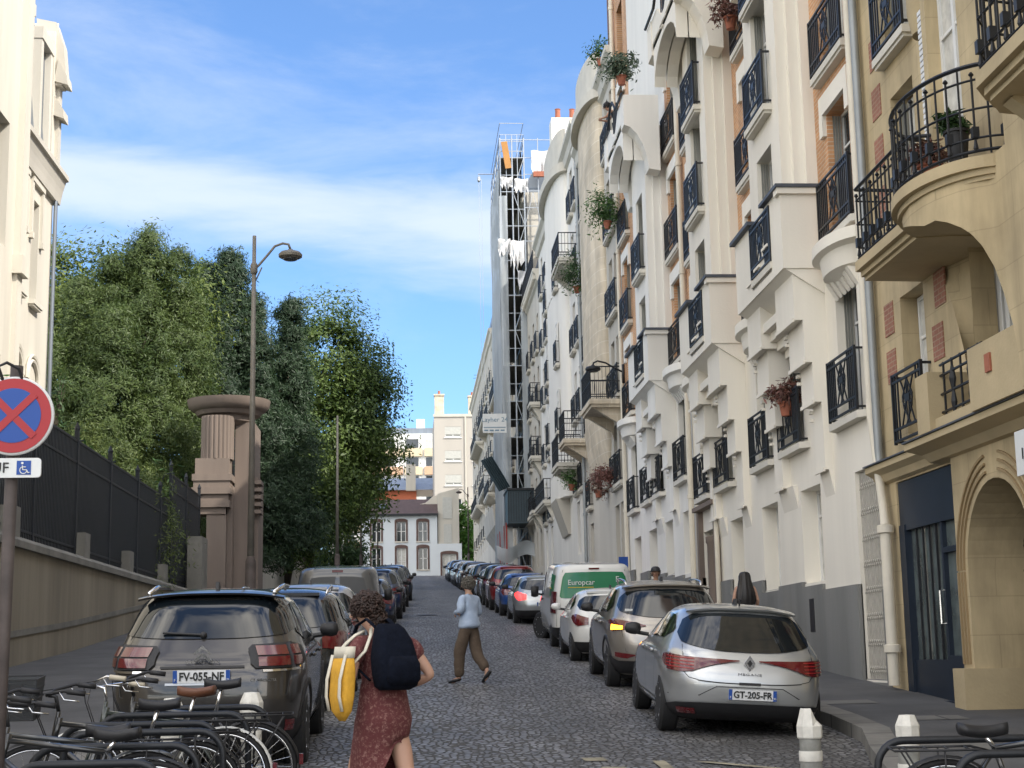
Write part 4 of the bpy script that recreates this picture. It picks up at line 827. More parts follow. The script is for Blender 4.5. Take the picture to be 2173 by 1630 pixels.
# ================= far end: white house
WH=empty('house',(0,0,0),0,'small white two-storey house with brown window surrounds and dark tiled roof closing the street','house')
Yh=165.0; zb=10.0
def wall_y(mb,Y,x0,x1,z0,z1,ops,depth=.25):
    xs=sorted({x0,x1,*[v for o in ops for v in o[:2]]}); zs=sorted({z0,z1,*[v for o in ops for v in o[2:]]})
    for a,b in zip(xs,xs[1:]):
        for c,d in zip(zs,zs[1:]):
            if any(o[0]<(a+b)/2<o[1] and o[2]<(c+d)/2<o[3] for o in ops): continue
            mb.quad((a,Y,c),(b,Y,c),(b,Y,d),(a,Y,d))
    for a,b,c,d in ops:
        e=Y+depth; mb.quad((a,Y,c),(a,e,c),(a,e,d),(a,Y,d)); mb.quad((b,Y,c),(b,e,c),(b,e,d),(b,Y,d)); mb.quad((a,Y,c),(b,Y,c),(b,e,c),(a,e,c)); mb.quad((a,Y,d),(b,Y,d),(b,e,d),(a,e,d))
coldwhite=mat('white house render',(.6,.64,.67),.8,var=.06,sc=.4); brown=mat('brown brick surround',(.11,.065,.055),.8,var=.2,sc=3); tile=mat('dark roof tiles',(.075,.05,.05),.75,var=.2,sc=2,bump=.2)
wn=[(-1.35,-.35,13.9,16.0),(-4.0,-3.0,13.9,16.0),(.95,1.95,13.9,16.0),(-4.0,-3.0,10.9,13.2),(-1.35,-.35,10.3,13.2),(.95,1.95,10.9,13.2),(3.5,5.0,10.0,12.5)]
mb=MB(); wall_y(mb,Yh,-5.2,3.0,9,16.8,[w for w in wn if w[1]<3]); wall_y(mb,Yh,3.0,5.6,9,13.6,[wn[-1]]); mb.quad((-5.2,Yh,9),(-5.2,Yh+9,9),(-5.2,Yh+9,16.8),(-5.2,Yh,16.8)).quad((5.6,Yh,9),(5.6,Yh+6,9),(5.6,Yh+6,13.6),(5.6,Yh,13.6)).quad((3,Yh,13.6),(5.6,Yh,13.6),(5.6,Yh+6,13.6),(3,Yh+6,13.6))
mb.build('wall',coldwhite,WH)
for i,(a,c,d,e) in enumerate(wn):
    s=MB().box(a-.2,a,Yh-.05,Yh+.1,d-(.0),e).box(c,c+.2,Yh-.05,Yh+.1,d,e); k=8
    s.prism([(a-.2,e),(c+.2,e)]+[((a+c)/2+((c-a)/2+.2)*math.cos(math.pi*j/k),e+.12+.22*math.sin(math.pi*j/k)) for j in range(k+1)],'y',Yh-.05,Yh+.1)
    f=s.build('window',brown,WH)
    MB().box(a-.22,c+.22,Yh-.12,Yh,d-.14,d).build('sill',M['greystone'],f)
    MB().box(a,a+.07,Yh+.15,Yh+.2,d,e).box(c-.07,c,Yh+.15,Yh+.2,d,e).box((a+c)/2-.05,(a+c)/2+.05,Yh+.15,Yh+.2,d,e).box(a,c,Yh+.15,Yh+.2,e-.08,e).box(a,c,Yh+.15,Yh+.2,(d+e)/2,(d+e)/2+.05).build('frame',M['frame'],f)
    MB().quad((a,Yh+.22,d),(c,Yh+.22,d),(c,Yh+.22,e),(a,Yh+.22,e)).build('pane',M['curtain'] if i in(4,6) else M['glass'],f)
MB().prism([(Yh-.35,16.75),(Yh+3.2,18.7),(Yh+7,16.75)],'x',-5.4,3.1).build('roof',tile,WH)
MB().box(-5.4,3.1,Yh-.45,Yh-.33,16.6,16.82).build('gutter',M['iron'],WH)
MB().obox((-2.8,Yh+1.2,17.75),(1,0,0),(0,.88,.48),(0,-.48,.88),.45,.5,.06).build('skylight',M['zinc'],WH)
TA=tag(empty('house',(0,0,0)),'narrow grey rendered annexe with two blind windows rising beside the white house roof','house')
MB().prism([(2.75,13.62),(5.35,13.62),(5.35,19.6),(2.6,18.9),(1.8,18.2),(-1.5,17.4),(-1.5,13.62)],'y',Yh+2.0,Yh+8).build('wall',M['greystone'],TA)
MB().prism([(3.08,13.62),(5.35,13.62),(5.35,19.6),(3.08,19.0)],'y',Yh+.3,Yh+2.0).build('front_wall',M['greystone'],TA)
MB().box(3.6,4.6,Yh+.24,Yh+.3,16.3,18.6).box(3.7,4.55,Yh+.24,Yh+.3,13.7,15.7).build('blind_window',M['shutter'],TA)
# grey apartment building behind
GB=empty('apartment_building',(0,0,0),0,'tall pale grey apartment slab with two chimneys behind the white house','building')
Yg=192.; lt=mat('pale concrete',(.43,.4,.36),.85,var=.06,sc=.3,streak=1)
wg=[]
for k in range(8):
    z=28.9-3.05*k; wg+= [(4.55,6.6,z,z+1.35),(8.0,9.9,z,z+1.35),(11.5,13.5,z,z+1.35)]
mb=MB(); wall_y(mb,Yg,3.2,16,6,31.6,wg,.2); mb.quad((3.2,Yg,6),(3.2,Yg+14,6),(3.2,Yg+14,31.6),(3.2,Yg,31.6)).quad((3.2,Yg,31.6),(16,Yg,31.6),(16,Yg+14,31.6),(3.2,Yg+14,31.6)).quad((3.2,Yg+14,6),(16,Yg+14,6),(16,Yg+14,31.6),(3.2,Yg+14,31.6)); mb.build('wall',lt,GB)
MB().box(3.1,16,Yg-.12,Yg,31.5,31.85).box(7.05,7.25,Yg-.12,Yg,7,31.5).build('parapet',M['greystone'],GB)
for i,(a,c,d,e) in enumerate(wg):
    k=i//3; op=k>=3 or (i%3==1 and k>0)
    f=MB().box(a,a+.1,Yg+.05,Yg+.15,d,e).box(c-.1,c,Yg+.05,Yg+.15,d,e).box((a+c)/2-.06,(a+c)/2+.06,Yg+.05,Yg+.15,d,e).box(a,c,Yg+.05,Yg+.15,d,d+.1).build('window',M['frame'],GB)
    if op: MB().quad((a,Yg+.18,d),(c,Yg+.18,d),(c,Yg+.18,e),(a,Yg+.18,e)).build('pane',M['glass'],f)
    else: MB().box(a,c,Yg+.02,Yg+.05,d+.35,e).box(a,c,Yg+.16,Yg+.18,d,d+.35).build('roller_blind',M['shutter'],f)
    MB().box(a-.1,c+.1,Yg-.1,Yg,d-.12,d).build('sill',M['frame'],f)
    if k>=4: MB().box(a-.3,c+.3,Yg-.5,Yg-.0,d-1.35,d-.2).build('balcony_front',lt,f)
for (a,c,h) in ((3.3,4.5,34.4),(7.6,8.6,34.2)):
    cm=MB().box(a,c,Yg+1,Yg+2.2,31.6,h).box(a-.08,c+.08,Yg+.9,Yg+2.3,h,h+.2).build('chimney_stack',M['stone'],GB)
    MB().lathe(((a+c)/2,Yg+1.6,h+.2),[(.18,0),(.14,.5)],8).build('chimney_pot',M['terracotta'],cm)
MB().tube([(8.9,Yg+2,31.6),(8.9,Yg+2,37.5)],.04,4).tube([(8.3,Yg+2,36.8),(9.5,Yg+2,36.8)],.03,4).tube([(8.4,Yg+2,37.2),(9.4,Yg+2,37.2)],.03,4).build('aerial',M['iron'],GB)
# orange building further back
OB=empty('apartment_building',(0,0,0),0,'orange and white balconied apartment building far behind, left of the grey slab','building')
Yo=235.; og=mat('orange facade panel',(.55,.36,.24),.8,var=.1); yl=mat('yellow facade panel',(.62,.52,.36),.8,var=.1)
MB().box(-12,5,Yo,Yo+14,8,35.6).build('wall',M['frame'],OB); MB().box(-12,5,Yo+1,Yo+13,35.6,36.6).build('attic',M['zinc'],OB); MB().box(1.2,2.5,Yo+1,Yo+2.5,36.6,38).build('chimney_stack',M['white'],OB)
for k in range(8):
    z=33.4-2.85*k
    for j in range(5):
        x=-9.6+3.0*j; MB().box(x,x+2.7,Yo-.35,Yo,z-1.35,z-.1).build('panel',(yl if k==0 else og) if (j+k)%4 else yl,OB)
        w=MB().box(x+.25,x+1.2+(.9 if j%2 else 0),Yo-.06,Yo,z,z+1.35).build('window',M['glass'] if (j*3+k)%4 else M['curtain'],OB)
LBk=empty('house',(0,0,0),0,'low house with red-orange upper wall and pale metal roof behind the white house','house')
MB().box(-5.5,1.0,205,212,8,23.6).build('wall',mat('red orange wall',(.55,.16,.08),.8),LBk); MB().prism([(204,23.6),(208,25.6),(213,23.6)],'x',-7,4.6).build('roof',M['galv'],LBk)
mb=MB().box(-.4,.9,204.0,205.5,23.5,27).build('chimney_stack',M['greystone'],LBk)
# ================= trees
def leaves(name,cen,nrm,size,m,parent,asp=.6,flop=.0,curl=.25):
    """one mesh of many small leaf faces (two triangles folded along the midrib)"""
    n=len(cen); a=rng.normal(size=(n,3)); a/=np.linalg.norm(a,axis=1)[:,None]
    nn=nrm+rng.normal(scale=.55,size=(n,3)); nn/=np.linalg.norm(nn,axis=1)[:,None]
    u=np.cross(nn,a); u/=np.linalg.norm(u,axis=1)[:,None]; u[:,2]-=flop; u/=np.linalg.norm(u,axis=1)[:,None]; v=np.cross(nn,u); v/=np.linalg.norm(v,axis=1)[:,None]
    s=(size*rng.uniform(.6,1.35,n))[:,None]; q=nn*s*curl
    V=np.stack([cen-u*s, cen+v*s*asp*.5-q*.5, cen+u*s, cen-v*s*asp*.5-q*.5],1).reshape(-1,3)
    F=np.arange(4*n).reshape(n,4); me=bpy.data.meshes.new(name); me.vertices.add(4*n); me.vertices.foreach_set('co',V.ravel()); me.loops.add(4*n); me.loops.foreach_set('vertex_index',F.ravel()); me.polygons.add(n); me.polygons.foreach_set('loop_start',np.arange(0,4*n,4)); me.polygons.foreach_set('loop_total',np.full(n,4)); me.update(); me.validate()
    me.materials.append(m); o=bpy.data.objects.new(name,me); COL.objects.link(o); o.parent=parent; return o
def clumps(blobs,per,csz,nleaf,squash=.75,shell=.55):
    """leaf centres gathered in clumps near the surface of overlapping ellipsoids"""
    C=[];Nn=[]
    for (c,r,w) in blobs:
        k=int(per*w); d=rng.normal(size=(k,3)); d/=np.linalg.norm(d,axis=1)[:,None]; rad=rng.uniform(shell,1.04,k)[:,None]
        cc=np.array(c)+d*np.array(r)*rad
        for i in range(k):
            m=int(nleaf*rng.uniform(.5,1.4)); sz=csz*rng.uniform(.5,1.4); p=np.clip(rng.normal(size=(m,3)),-1.7,1.7)*np.array([1,1,squash])*sz*.5
            C.append(cc[i]+p); nd_=d[i]*.6+np.array([0,0,.7]); Nn.append(np.tile(nd_,(m,1))+p/sz*.5)
    return np.concatenate(C),np.concatenate(Nn)
def trunk(parent,base,top,r,limbs,m=None):
    mb=MB(); b=Vector(base); t=Vector(top); mid=(b+t)/2+Vector((random.uniform(-.3,.3),random.uniform(-.3,.3),0)); mb.tube([b,b+(mid-b)*.5,mid,t],[r*1.25,r,r*.8,r*.35],10)
    for l in limbs: l=Vector(l); s=b+(t-b)*random.uniform(.35,.75); mb.tube([s,(s+l)/2+Vector((0,0,.5)),l],[r*.4,r*.25,r*.08],6)
    return mb.build('trunk',m or M['bark'],parent,smooth=True)
green=leafmat('chestnut leaves',(.045,.085,.015),(.17,.21,.035)); dkgreen=leafmat('dark yew needles',(.014,.036,.018),(.045,.085,.034)); yewg=leafmat('yew needles',(.035,.07,.018),(.11,.155,.035)); bushg=leafmat('shrub leaves',(.02,.05,.015),(.06,.13,.03)); midg=leafmat('dark chestnut leaves',(.026,.06,.014),(.13,.19,.035),.25)
def chestnut(label,blobs,base,top,m,per=26,csz=1.9,nl=60,size=.3):
    t=empty('chestnut_tree',base,0,label,'tree'); b=Vector(base); c,nn=clumps(blobs,per,csz,nl,.55); c=c-np.array(base)
    leaves('crown',c,nn,size,m,t,.75); trunk(t,(0,0,-1),Vector(top)-b,.42,[Vector(x[0])-b for x in blobs[:6]]); return t
def yew(label,spires,base,m,size=.2,dens=1.0,flop=.25,name='yew_tree'):
    """conifer made of several upright spires of drooping sprays"""
    t=empty(name,base,0,label,'tree'); C=[];Nn=[]
    for (x,y,z0,z1,r) in spires:
        n=int(34*(z1-z0)*dens*max(r,1))
        for i in range(n):
            u=rng.uniform(0,1)**.85; z=z0+(z1-z0)*u; rr=r*(1-u)**.5*(.75+.35*math.sin(z*1.7+x)); a=rng.uniform(0,2*math.pi); q=rng.uniform(.55,1.05)
            px,py=x+rr*q*math.cos(a),y+rr*q*math.sin(a); L=rng.uniform(.5,1.3)*(.6+.5*(1-u)); m_=int(46*rng.uniform(.6,1.3)); s=np.sort(rng.uniform(0,1,m_))
            d=np.array([math.cos(a),math.sin(a),rng.uniform(-.1,1.1)]); P=np.array([px,py,z])+np.outer(s*L,d)+np.outer(s**2*L,[0,0,-.55])+rng.normal(scale=.09+.05*L,size=(m_,3))
            C.append(P); Nn.append(np.tile([math.cos(a),math.sin(a),.5],(m_,1)))
        for k in range(int(20*dens)):
            z=z1+rng.uniform(-.9,.35); C.append(np.array([x,y,z])+rng.normal(scale=.12,size=(12,3))); Nn.append(np.tile([0,0,1.],(12,1)))
    c=np.concatenate(C)-np.array(base); leaves('crown',c,np.concatenate(Nn),size,m,t,.42,flop); b=Vector(base)
    trunk(t,(0,0,-1),Vector((spires[0][0],spires[0][1],spires[0][3]*.85+spires[0][2]*.15))-b,.3,[(s[0]-b.x,s[1]-b.y,s[2]*.3+s[3]*.7-b.z) for s in spires[1:]]); return t
chestnut('light green chestnut tree rising behind the fence next to the cream building',[((-15.2,70,16.6),(3.8,3.4,4.4),1.8),((-13.6,70,18.4),(2.8,2.6,2.8),1.1),((-16.6,70,18.0),(2.4,2.6,2.8),1),((-11.4,70.5,18.0),(2.2,2.4,2.6),.9),((-17,71,14),(3,3,4),1),((-11.8,71,15),(2.5,2.5,4),.8),((-15,69,12),(4,3,3.5),.8)],(-14.5,70,4.2),(-14.3,70,18),green,40,1.6,170,.12)
yew('broad bright green yew with several leaning spires, behind the fence left of the lamp post',[(-12.0,62,5.5,17.9,1.6),(-10.6,62,5,19.0,1.5),(-9.5,62.5,5,18.3,1.4),(-11.3,63,5,18.4,1.4),(-13.3,62,5,17.0,1.6),(-9.0,63.5,5,16.6,1.3),(-11.6,60.5,4.5,15.5,1.7),(-14.3,61,4.5,14.5,1.8),(-10.0,61,4.5,14.0,1.5),(-12.8,60.5,4.5,13,1.6)],(-11.5,62,4.2),yewg,.085,1.3)
yew('lower sunlit yew shrub with pale tips just behind the black fence',[(-9.7,47,4,8.7,1.1),(-8.9,48,4,8.2,1.0),(-10.6,47,4,8.0,1.1),(-8.4,50,4,7.6,.9)],(-9.5,47.5,4),leafmat('pale yew needles',(.05,.085,.02),(.15,.19,.045)),.07,1.4,name='yew_shrub')
yew('tall dark conifer immediately behind the lamp post',[(-8.8,75,6,21.6,1.9),(-10.1,75,6,21.0,1.7),(-7.7,75.5,6,19.5,1.6),(-5.9,76,7,19.4,1.2),(-9.3,74,6,17,2),(-7.2,74.5,6,15.5,2.0),(-5.9,77,7,16.5,1.5)],(-8.6,75,5.4),dkgreen,.11,1.3,name='conifer_tree')
chestnut('big round chestnut tree beyond the gate column, dark below and sunlit on top',[((-5.2,94,19.6),(2.9,3.2,4.2),1.7),((-3.2,95,16.5),(2.5,3.2,4.4),1.5),((-7.3,93,17.5),(2.6,3,4.6),1.2),((-2.7,96,14.6),(2.1,3,3.2),1.1),((-5.0,92,14.0),(3.4,3,5),1.3),((-5.4,94,11.6),(2.6,3,3.0),1.0),((-8.0,91,13),(3,3,5),1),((-6.6,90,11),(2.6,3,4),1),((-3.3,95,19.0),(2,2.6,2.6),.8)],(-7.9,94,6),(-5.0,94,20),midg,44,1.6,190,.135)
chestnut('second dark chestnut further up the left pavement, half hidden behind the big round one',[((-4.5,112,15.5),(3,3,5),1.5),((-7.5,111,14),(3,3,5),1),((-4.8,112,13),(1.8,3,3.0),1)],(-8,112,7),(-5,112,16),midg,26,1.8,120,.2)
def bush(label,blobs,base,m,size=.16,per=24,csz=.9,nl=50,name='shrub'):
    t=empty(name,base,0,label,'shrub'); c,nn=clumps(blobs,per,csz,nl,.7); leaves('foliage',c-np.array(base),nn,size,m,t); b=Vector(base)
    mb=MB()
    for x in blobs: mb.tube([(0,0,-.3),Vector(x[0])-b],[.06,.02],5)
    mb.build('stem',M['bark'],t); return t
bush('dense dark green shrub between the cream building and the black fence',[((-10.6,44,6.6),(1.3,1.4,2.0),1.3),((-9.6,45,6.0),(1.1,1.2,1.7),1),((-11.6,44,7.0),(1.2,1.3,1.9),1)],(-10.6,44,4),bushg,.13,30,.9,60)
bush('fresh green shrub behind the fence beyond the gate column',[((-8.6,84,10.2),(1.6,2,1.6),1.3),((-8.5,88,9.8),(1.4,2,1.6),1.2),((-8.9,80,9.6),(1.2,2,2.2),1)],(-8.6,84,7),leafmat('fresh shrub leaves',(.03,.09,.02),(.08,.2,.035)),.2,34,1.1,60)
bush('dark undergrowth behind the fence between the yews and the gate column',[((-10.3,60,6.8),(1.2,3,2.6),1.6),((-10,66,7.6),(1.3,3,3),1.4),((-10,53,6),(1.2,2.5,1.7),1.2)],(-9.4,60,4),bushg,.2,34,1.2,60)
bush('bright green climber growing at the corner of the grey annexe',[((6.3,170,15.5),(1.0,1.2,3.4),1.2),((6.6,170,12.8),(.7,1,1.8),.6)],(6.3,170,10.5),leafmat('bright climber',(.06,.16,.02),(.14,.28,.04)),.3,40,1.2,40,'climbing_plant')
bush('dark shrub low under the far chestnut, just left of the white house',[((-5.6,120,9.6),(1.6,2,2.2),1.2),((-4.4,121,9.2),(1.0,1.5,1.6),.9)],(-5.4,120,7.6),bushg,.2,34,1.2,80)
# sprigs against the cream building
def sprig(label,x,y,z,h,m):
    t=empty('young_plant',(x,y,z),0,label,'plant'); mb=MB(); C=[];Nn=[]
    for k in range(5):
        a=rng.uniform(0,6.28); tip=np.array([.35*math.cos(a),.2*math.sin(a),h*rng.uniform(.7,1)]); mb.tube([(0,0,0),tuple(tip*.5+np.array([.02,0,.1])),tuple(tip)],[.02,.012,.005],4)
        s=rng.uniform(.2,1,26)[:,None]; C.append(s*tip+rng.normal(scale=.07,size=(26,3))); Nn.append(np.tile([0,-.5,.6],(26,1)))
    mb.build('stem',M['bark'],t); leaves('foliage',np.concatenate(C),np.concatenate(Nn),.09,m,t)
sprig('thin leafy sprig sticking up right behind the no-stopping sign',-8.15,31.2,6.2,1.5,bushg); sprig('wispy sapling at the corner of the cream building above the fence',-8.3,36.0,6.4,2.0,bushg)
# balcony plants
def potplant(label,x,y,z,r,m,pot='terracotta',h=.22,sq=1.,n=1.0,dx=0,group=None):
    t=empty('potted_plant',(x,y,z),0,label,'plant',group); MB().lathe((0,0,0),[(.09,0),(.13,h),(.15,h),(.15,h+.03)],12).build('pot',M[pot],t,smooth=40)
    c,nn=clumps([((dx,0,h+r*.7*sq),(r,r,r*sq),1)],int(16*n)+6,r*.8,34,.8,.3); leaves('foliage',c,nn,.055+.03*r,m,t)
flow=leafmat('dry pink flowers',(.1,.06,.04),(.28,.12,.1)); grn2=leafmat('fresh balcony leaves',(.04,.1,.03),(.12,.22,.06)); gry=leafmat('grey olive leaves',(.05,.08,.05),(.15,.2,.13))
potplant('straggly flowers in a pot on the first floor railing left of the folding grille',6.62,26.3,5.75,.24,flow,n=.9); 
potplant('terracotta pot with drooping dry flowers hanging on the near upper balcony at the right edge',5.15,12.6,7.6,.22,flow,n=.9,h=.24)
potplant('bright green bush spilling from a high window of the single-oriel block',6.35,47.0,15.0,.5,grn2,sq=1.3,n=2,dx=-.1); potplant('dark ivy bush hanging beyond the rounded bow front',6.45,57.0,15.3,.5,bushg,sq=1.7,n=2)
potplant('grey-green olive bush on the top corbelled balcony',5.75,38.9,16.7,.42,gry,n=2); potplant('dark red geranium on a first floor sill near the van roof',6.45,52.0,6.95,.38,flow,n=1.2); potplant('dark geranium beside the pale yellow pot above the van',6.45,50.0,7.05,.36,flow,n=1.2,pot='bollwhite')
potplant('leafy green plant on the first floor sill under the fluted base',6.45,60.6,8.1,.42,grn2,n=1.3); potplant('small plant on the curved balcony of the ochre corner building',5.85,16.2,6.78,.16,flow,n=.8); potplant('black pot with trailing greenery near the end of the curved balcony',5.95,15.6,6.78,.14,bushg,n=.6,pot='black',h=.4)
potplant('small dark plant at an upper window left of the bow front',6.5,48.6,21.1,.4,bushg,n=1); potplant('thin wilted plant on the brick column window of the two-oriel block',6.5,28.8,14.0,.35,flow,n=1)
# ================= vehicles (local frame: +y forward, origin under the middle of the car)
def pch(xs,ys,x):
    xs=np.array(xs,float); ys=np.array(ys,float); h=np.diff(xs); d=np.diff(ys)/h; m=np.zeros(len(xs)); m[0]=d[0]; m[-1]=d[-1]
    for i in range(1,len(xs)-1): m[i]=0 if d[i-1]*d[i]<=0 else 2*d[i-1]*d[i]/(d[i-1]+d[i])
    x=np.clip(x,xs[0],xs[-1]); i=np.clip(np.searchsorted(xs,x)-1,0,len(h)-1); t=(x-xs[i])/h[i]
    return (2*t**3-3*t**2+1)*ys[i]+(t**3-2*t**2+t)*h[i]*m[i]+(-2*t**3+3*t**2)*ys[i+1]+(t**3-t**2)*h[i]*m[i+1]
class Body:
    def __init__(s,keys,n=5.5,nt=3.6): s.k=keys; s.n=n; s.nt=nt; s.z0=keys[0][0]; s.z1=keys[-1][0]
    def f(s,z,i): return float(pch([k[0] for k in s.k],[k[i] for k in s.k],z))
    def par(s,z):
        yf,yr,w=s.f(z,1),s.f(z,2),s.f(z,3); zz=(z-s.z0)/(s.z1-s.z0); n=s.n+(s.nt-s.n)*max(0,(zz-.6)/.4); return (yf+yr)/2,(yf-yr)/2,w,n
    def pt(s,a,z,off=0):      # a: plan angle in degrees, 0 = straight back, +90 = right side
        yc,L,w,n=s.par(z); t=R(a); sa,ca=math.sin(t),math.cos(t); e=2/n
        x=w*math.copysign(abs(sa)**e,sa); y=yc-L*math.copysign(abs(ca)**e,ca)
        if off:
            g=Vector((math.copysign((abs(x)/w)**(n-1)/w,x),-math.copysign((abs(yc-y)/L)**(n-1)/L,yc-y) if True else 0,0))
            if g.length>1e-9: g.normalize(); x+=g.x*off; y+=g.y*off
        return (x,y,z)
    def A(s,fr): return math.copysign(math.degrees(math.asin(min(1,abs(fr))**(s.n/2))),fr)  # fraction of half width -> angle
    def yrear(s,x,z): yc,L,w,n=s.par(z); return yc-L*max(0,1-min(1,abs(x)/w)**n)**(1/n)
    def xside(s,y,z): yc,L,w,n=s.par(z); return w*max(0,1-min(1,abs(y-yc)/L)**n)**(1/n)
    def mesh(s):
        zs=sorted(set(list(np.linspace(s.z0,s.z1,34)))); an=np.concatenate([np.linspace(-180,180,112,endpoint=False)])
        P=[[s.pt(a,z) for a in an] for z in zs]; mb=MB().grid(P,closed_u=True); n=len(an); b=len(mb.v)
        mb.f.append(tuple(range(n-1,-1,-1)))
        # domed roof
        zt=zs[-1]; yc,L,w,nn=s.par(zt); prev=(len(zs)-1)*n
        for k,(q,dz) in enumerate(((.93,.012),(.8,.026),(.55,.04),(.25,.048))):
            ring=[((p[0])*q,yc+(p[1]-yc)*(q if q>.9 else q),zt+dz) for p in P[-1]]; st=len(mb.v); mb.v+=ring
            for j in range(n): mb.f.append((prev+j,prev+(j+1)%n,st+(j+1)%n,st+j))
            prev=st
        mb.f.append(tuple(prev+j for j in range(n))); return mb
def prow(B,cols,rows=5,off=.012,wrap=False,th=.02):
    """patch lying on the body: cols = [(angle, ztop, zbot)]"""
    mb=MB(); C=[]
    for (a,zt,zb) in cols: C.append([B.pt(a,zt+(zb-zt)*j/rows,off) for j in range(rows+1)])
    mb.grid(C); 
    return mb
def dens(cols,n=4):
    o=[]
    for a,b in zip(cols,cols[1:]):
        for i in range(n): t=i/n; o.append(tuple(a[k]+(b[k]-a[k])*t for k in range(3)))
    o.append(cols[-1]); return o
def sidepatch(B,s,cols,rows=4,off=.01):
    """cols=[(y,ztop,zbot)] on side s"""
    mb=MB(); mb.grid([[(s*(B.xside(y,zt+(zb-zt)*j/rows)+off),y,zt+(zb-zt)*j/rows) for j in range(rows+1)] for (y,zt,zb) in dens(cols,4)]); return mb
_paint={}
def paint(name,col,metal=.6,rough=.32):
    if name not in _paint: _paint[name]=mat(name,col,rough,metal,var=.03,sc=2,coat=1)
    return _paint[name]
def wheel(root,x,y,r,s,spokes=5,steer=0,w=.21):
    t=MB().lathe((0,0,0),[(r*.66,-w/2),(r*.9,-w/2),(r,-w/2+.03),(r,w/2-.03),(r*.9,w/2),(r*.66,w/2)],40,axis='x').build('wheel',M['rubber'],root,smooth=40); t.location=(x,y,r); t.rotation_euler=(0,0,steer)
    o=w/2*s; m=MB().lathe((0,0,0),[(.03,o*.7),(r*.2,o*.6),(r*.22,o*.2)],20,axis='x'); m.lathe((0,0,0),[(r*.62,o*.75),(r*.7,o*.96),(r*.66,o*.4)],40,axis='x')
    for k in range(spokes):
        a=2*math.pi*k/spokes
        for da in(-.13,.13):
            p0=(o*.62,r*.1*math.cos(a),r*.1*math.sin(a)); p1=(o*.84,r*.66*math.cos(a+da*1.6),r*.66*math.sin(a+da*1.6)); m.tube([p0,p1],[.032,.026],4)
    m.build('rim',M['alloy'],t,smooth=40)
    MB().lathe((0,0,0),[(.01,o*.15),(r*.62,o*.18)],24,axis='x').build('brake_disc',M['black'],t)
    return t
def number_plate(root,B,x,z,s,dept='75',tilt=0,y=None):
    y=(B.yrear(abs(x),z) if y is None else y)-.03
    p=MB().box(-.26,.26,0,.015,-.055,.055).build('number_plate',M['plate'],root,loc=(x,y,z))
    MB().box(-.26,-.222,-.004,.0,-.055,.055).build('blue_band',M['blue'],p); MB().box(.222,.26,-.004,0,-.055,.055).build('blue_band',M['blue'],p)
    text(s,.1,M['platetxt'],p,(0,-.006,-.002),(R(90),0,0),sx=.92,bold=.0022); text('F',.035,M['plate'],p,(-.241,-.008,-.03)); text(dept,.03,M['plate'],p,(.241,-.008,-.03))
    return p
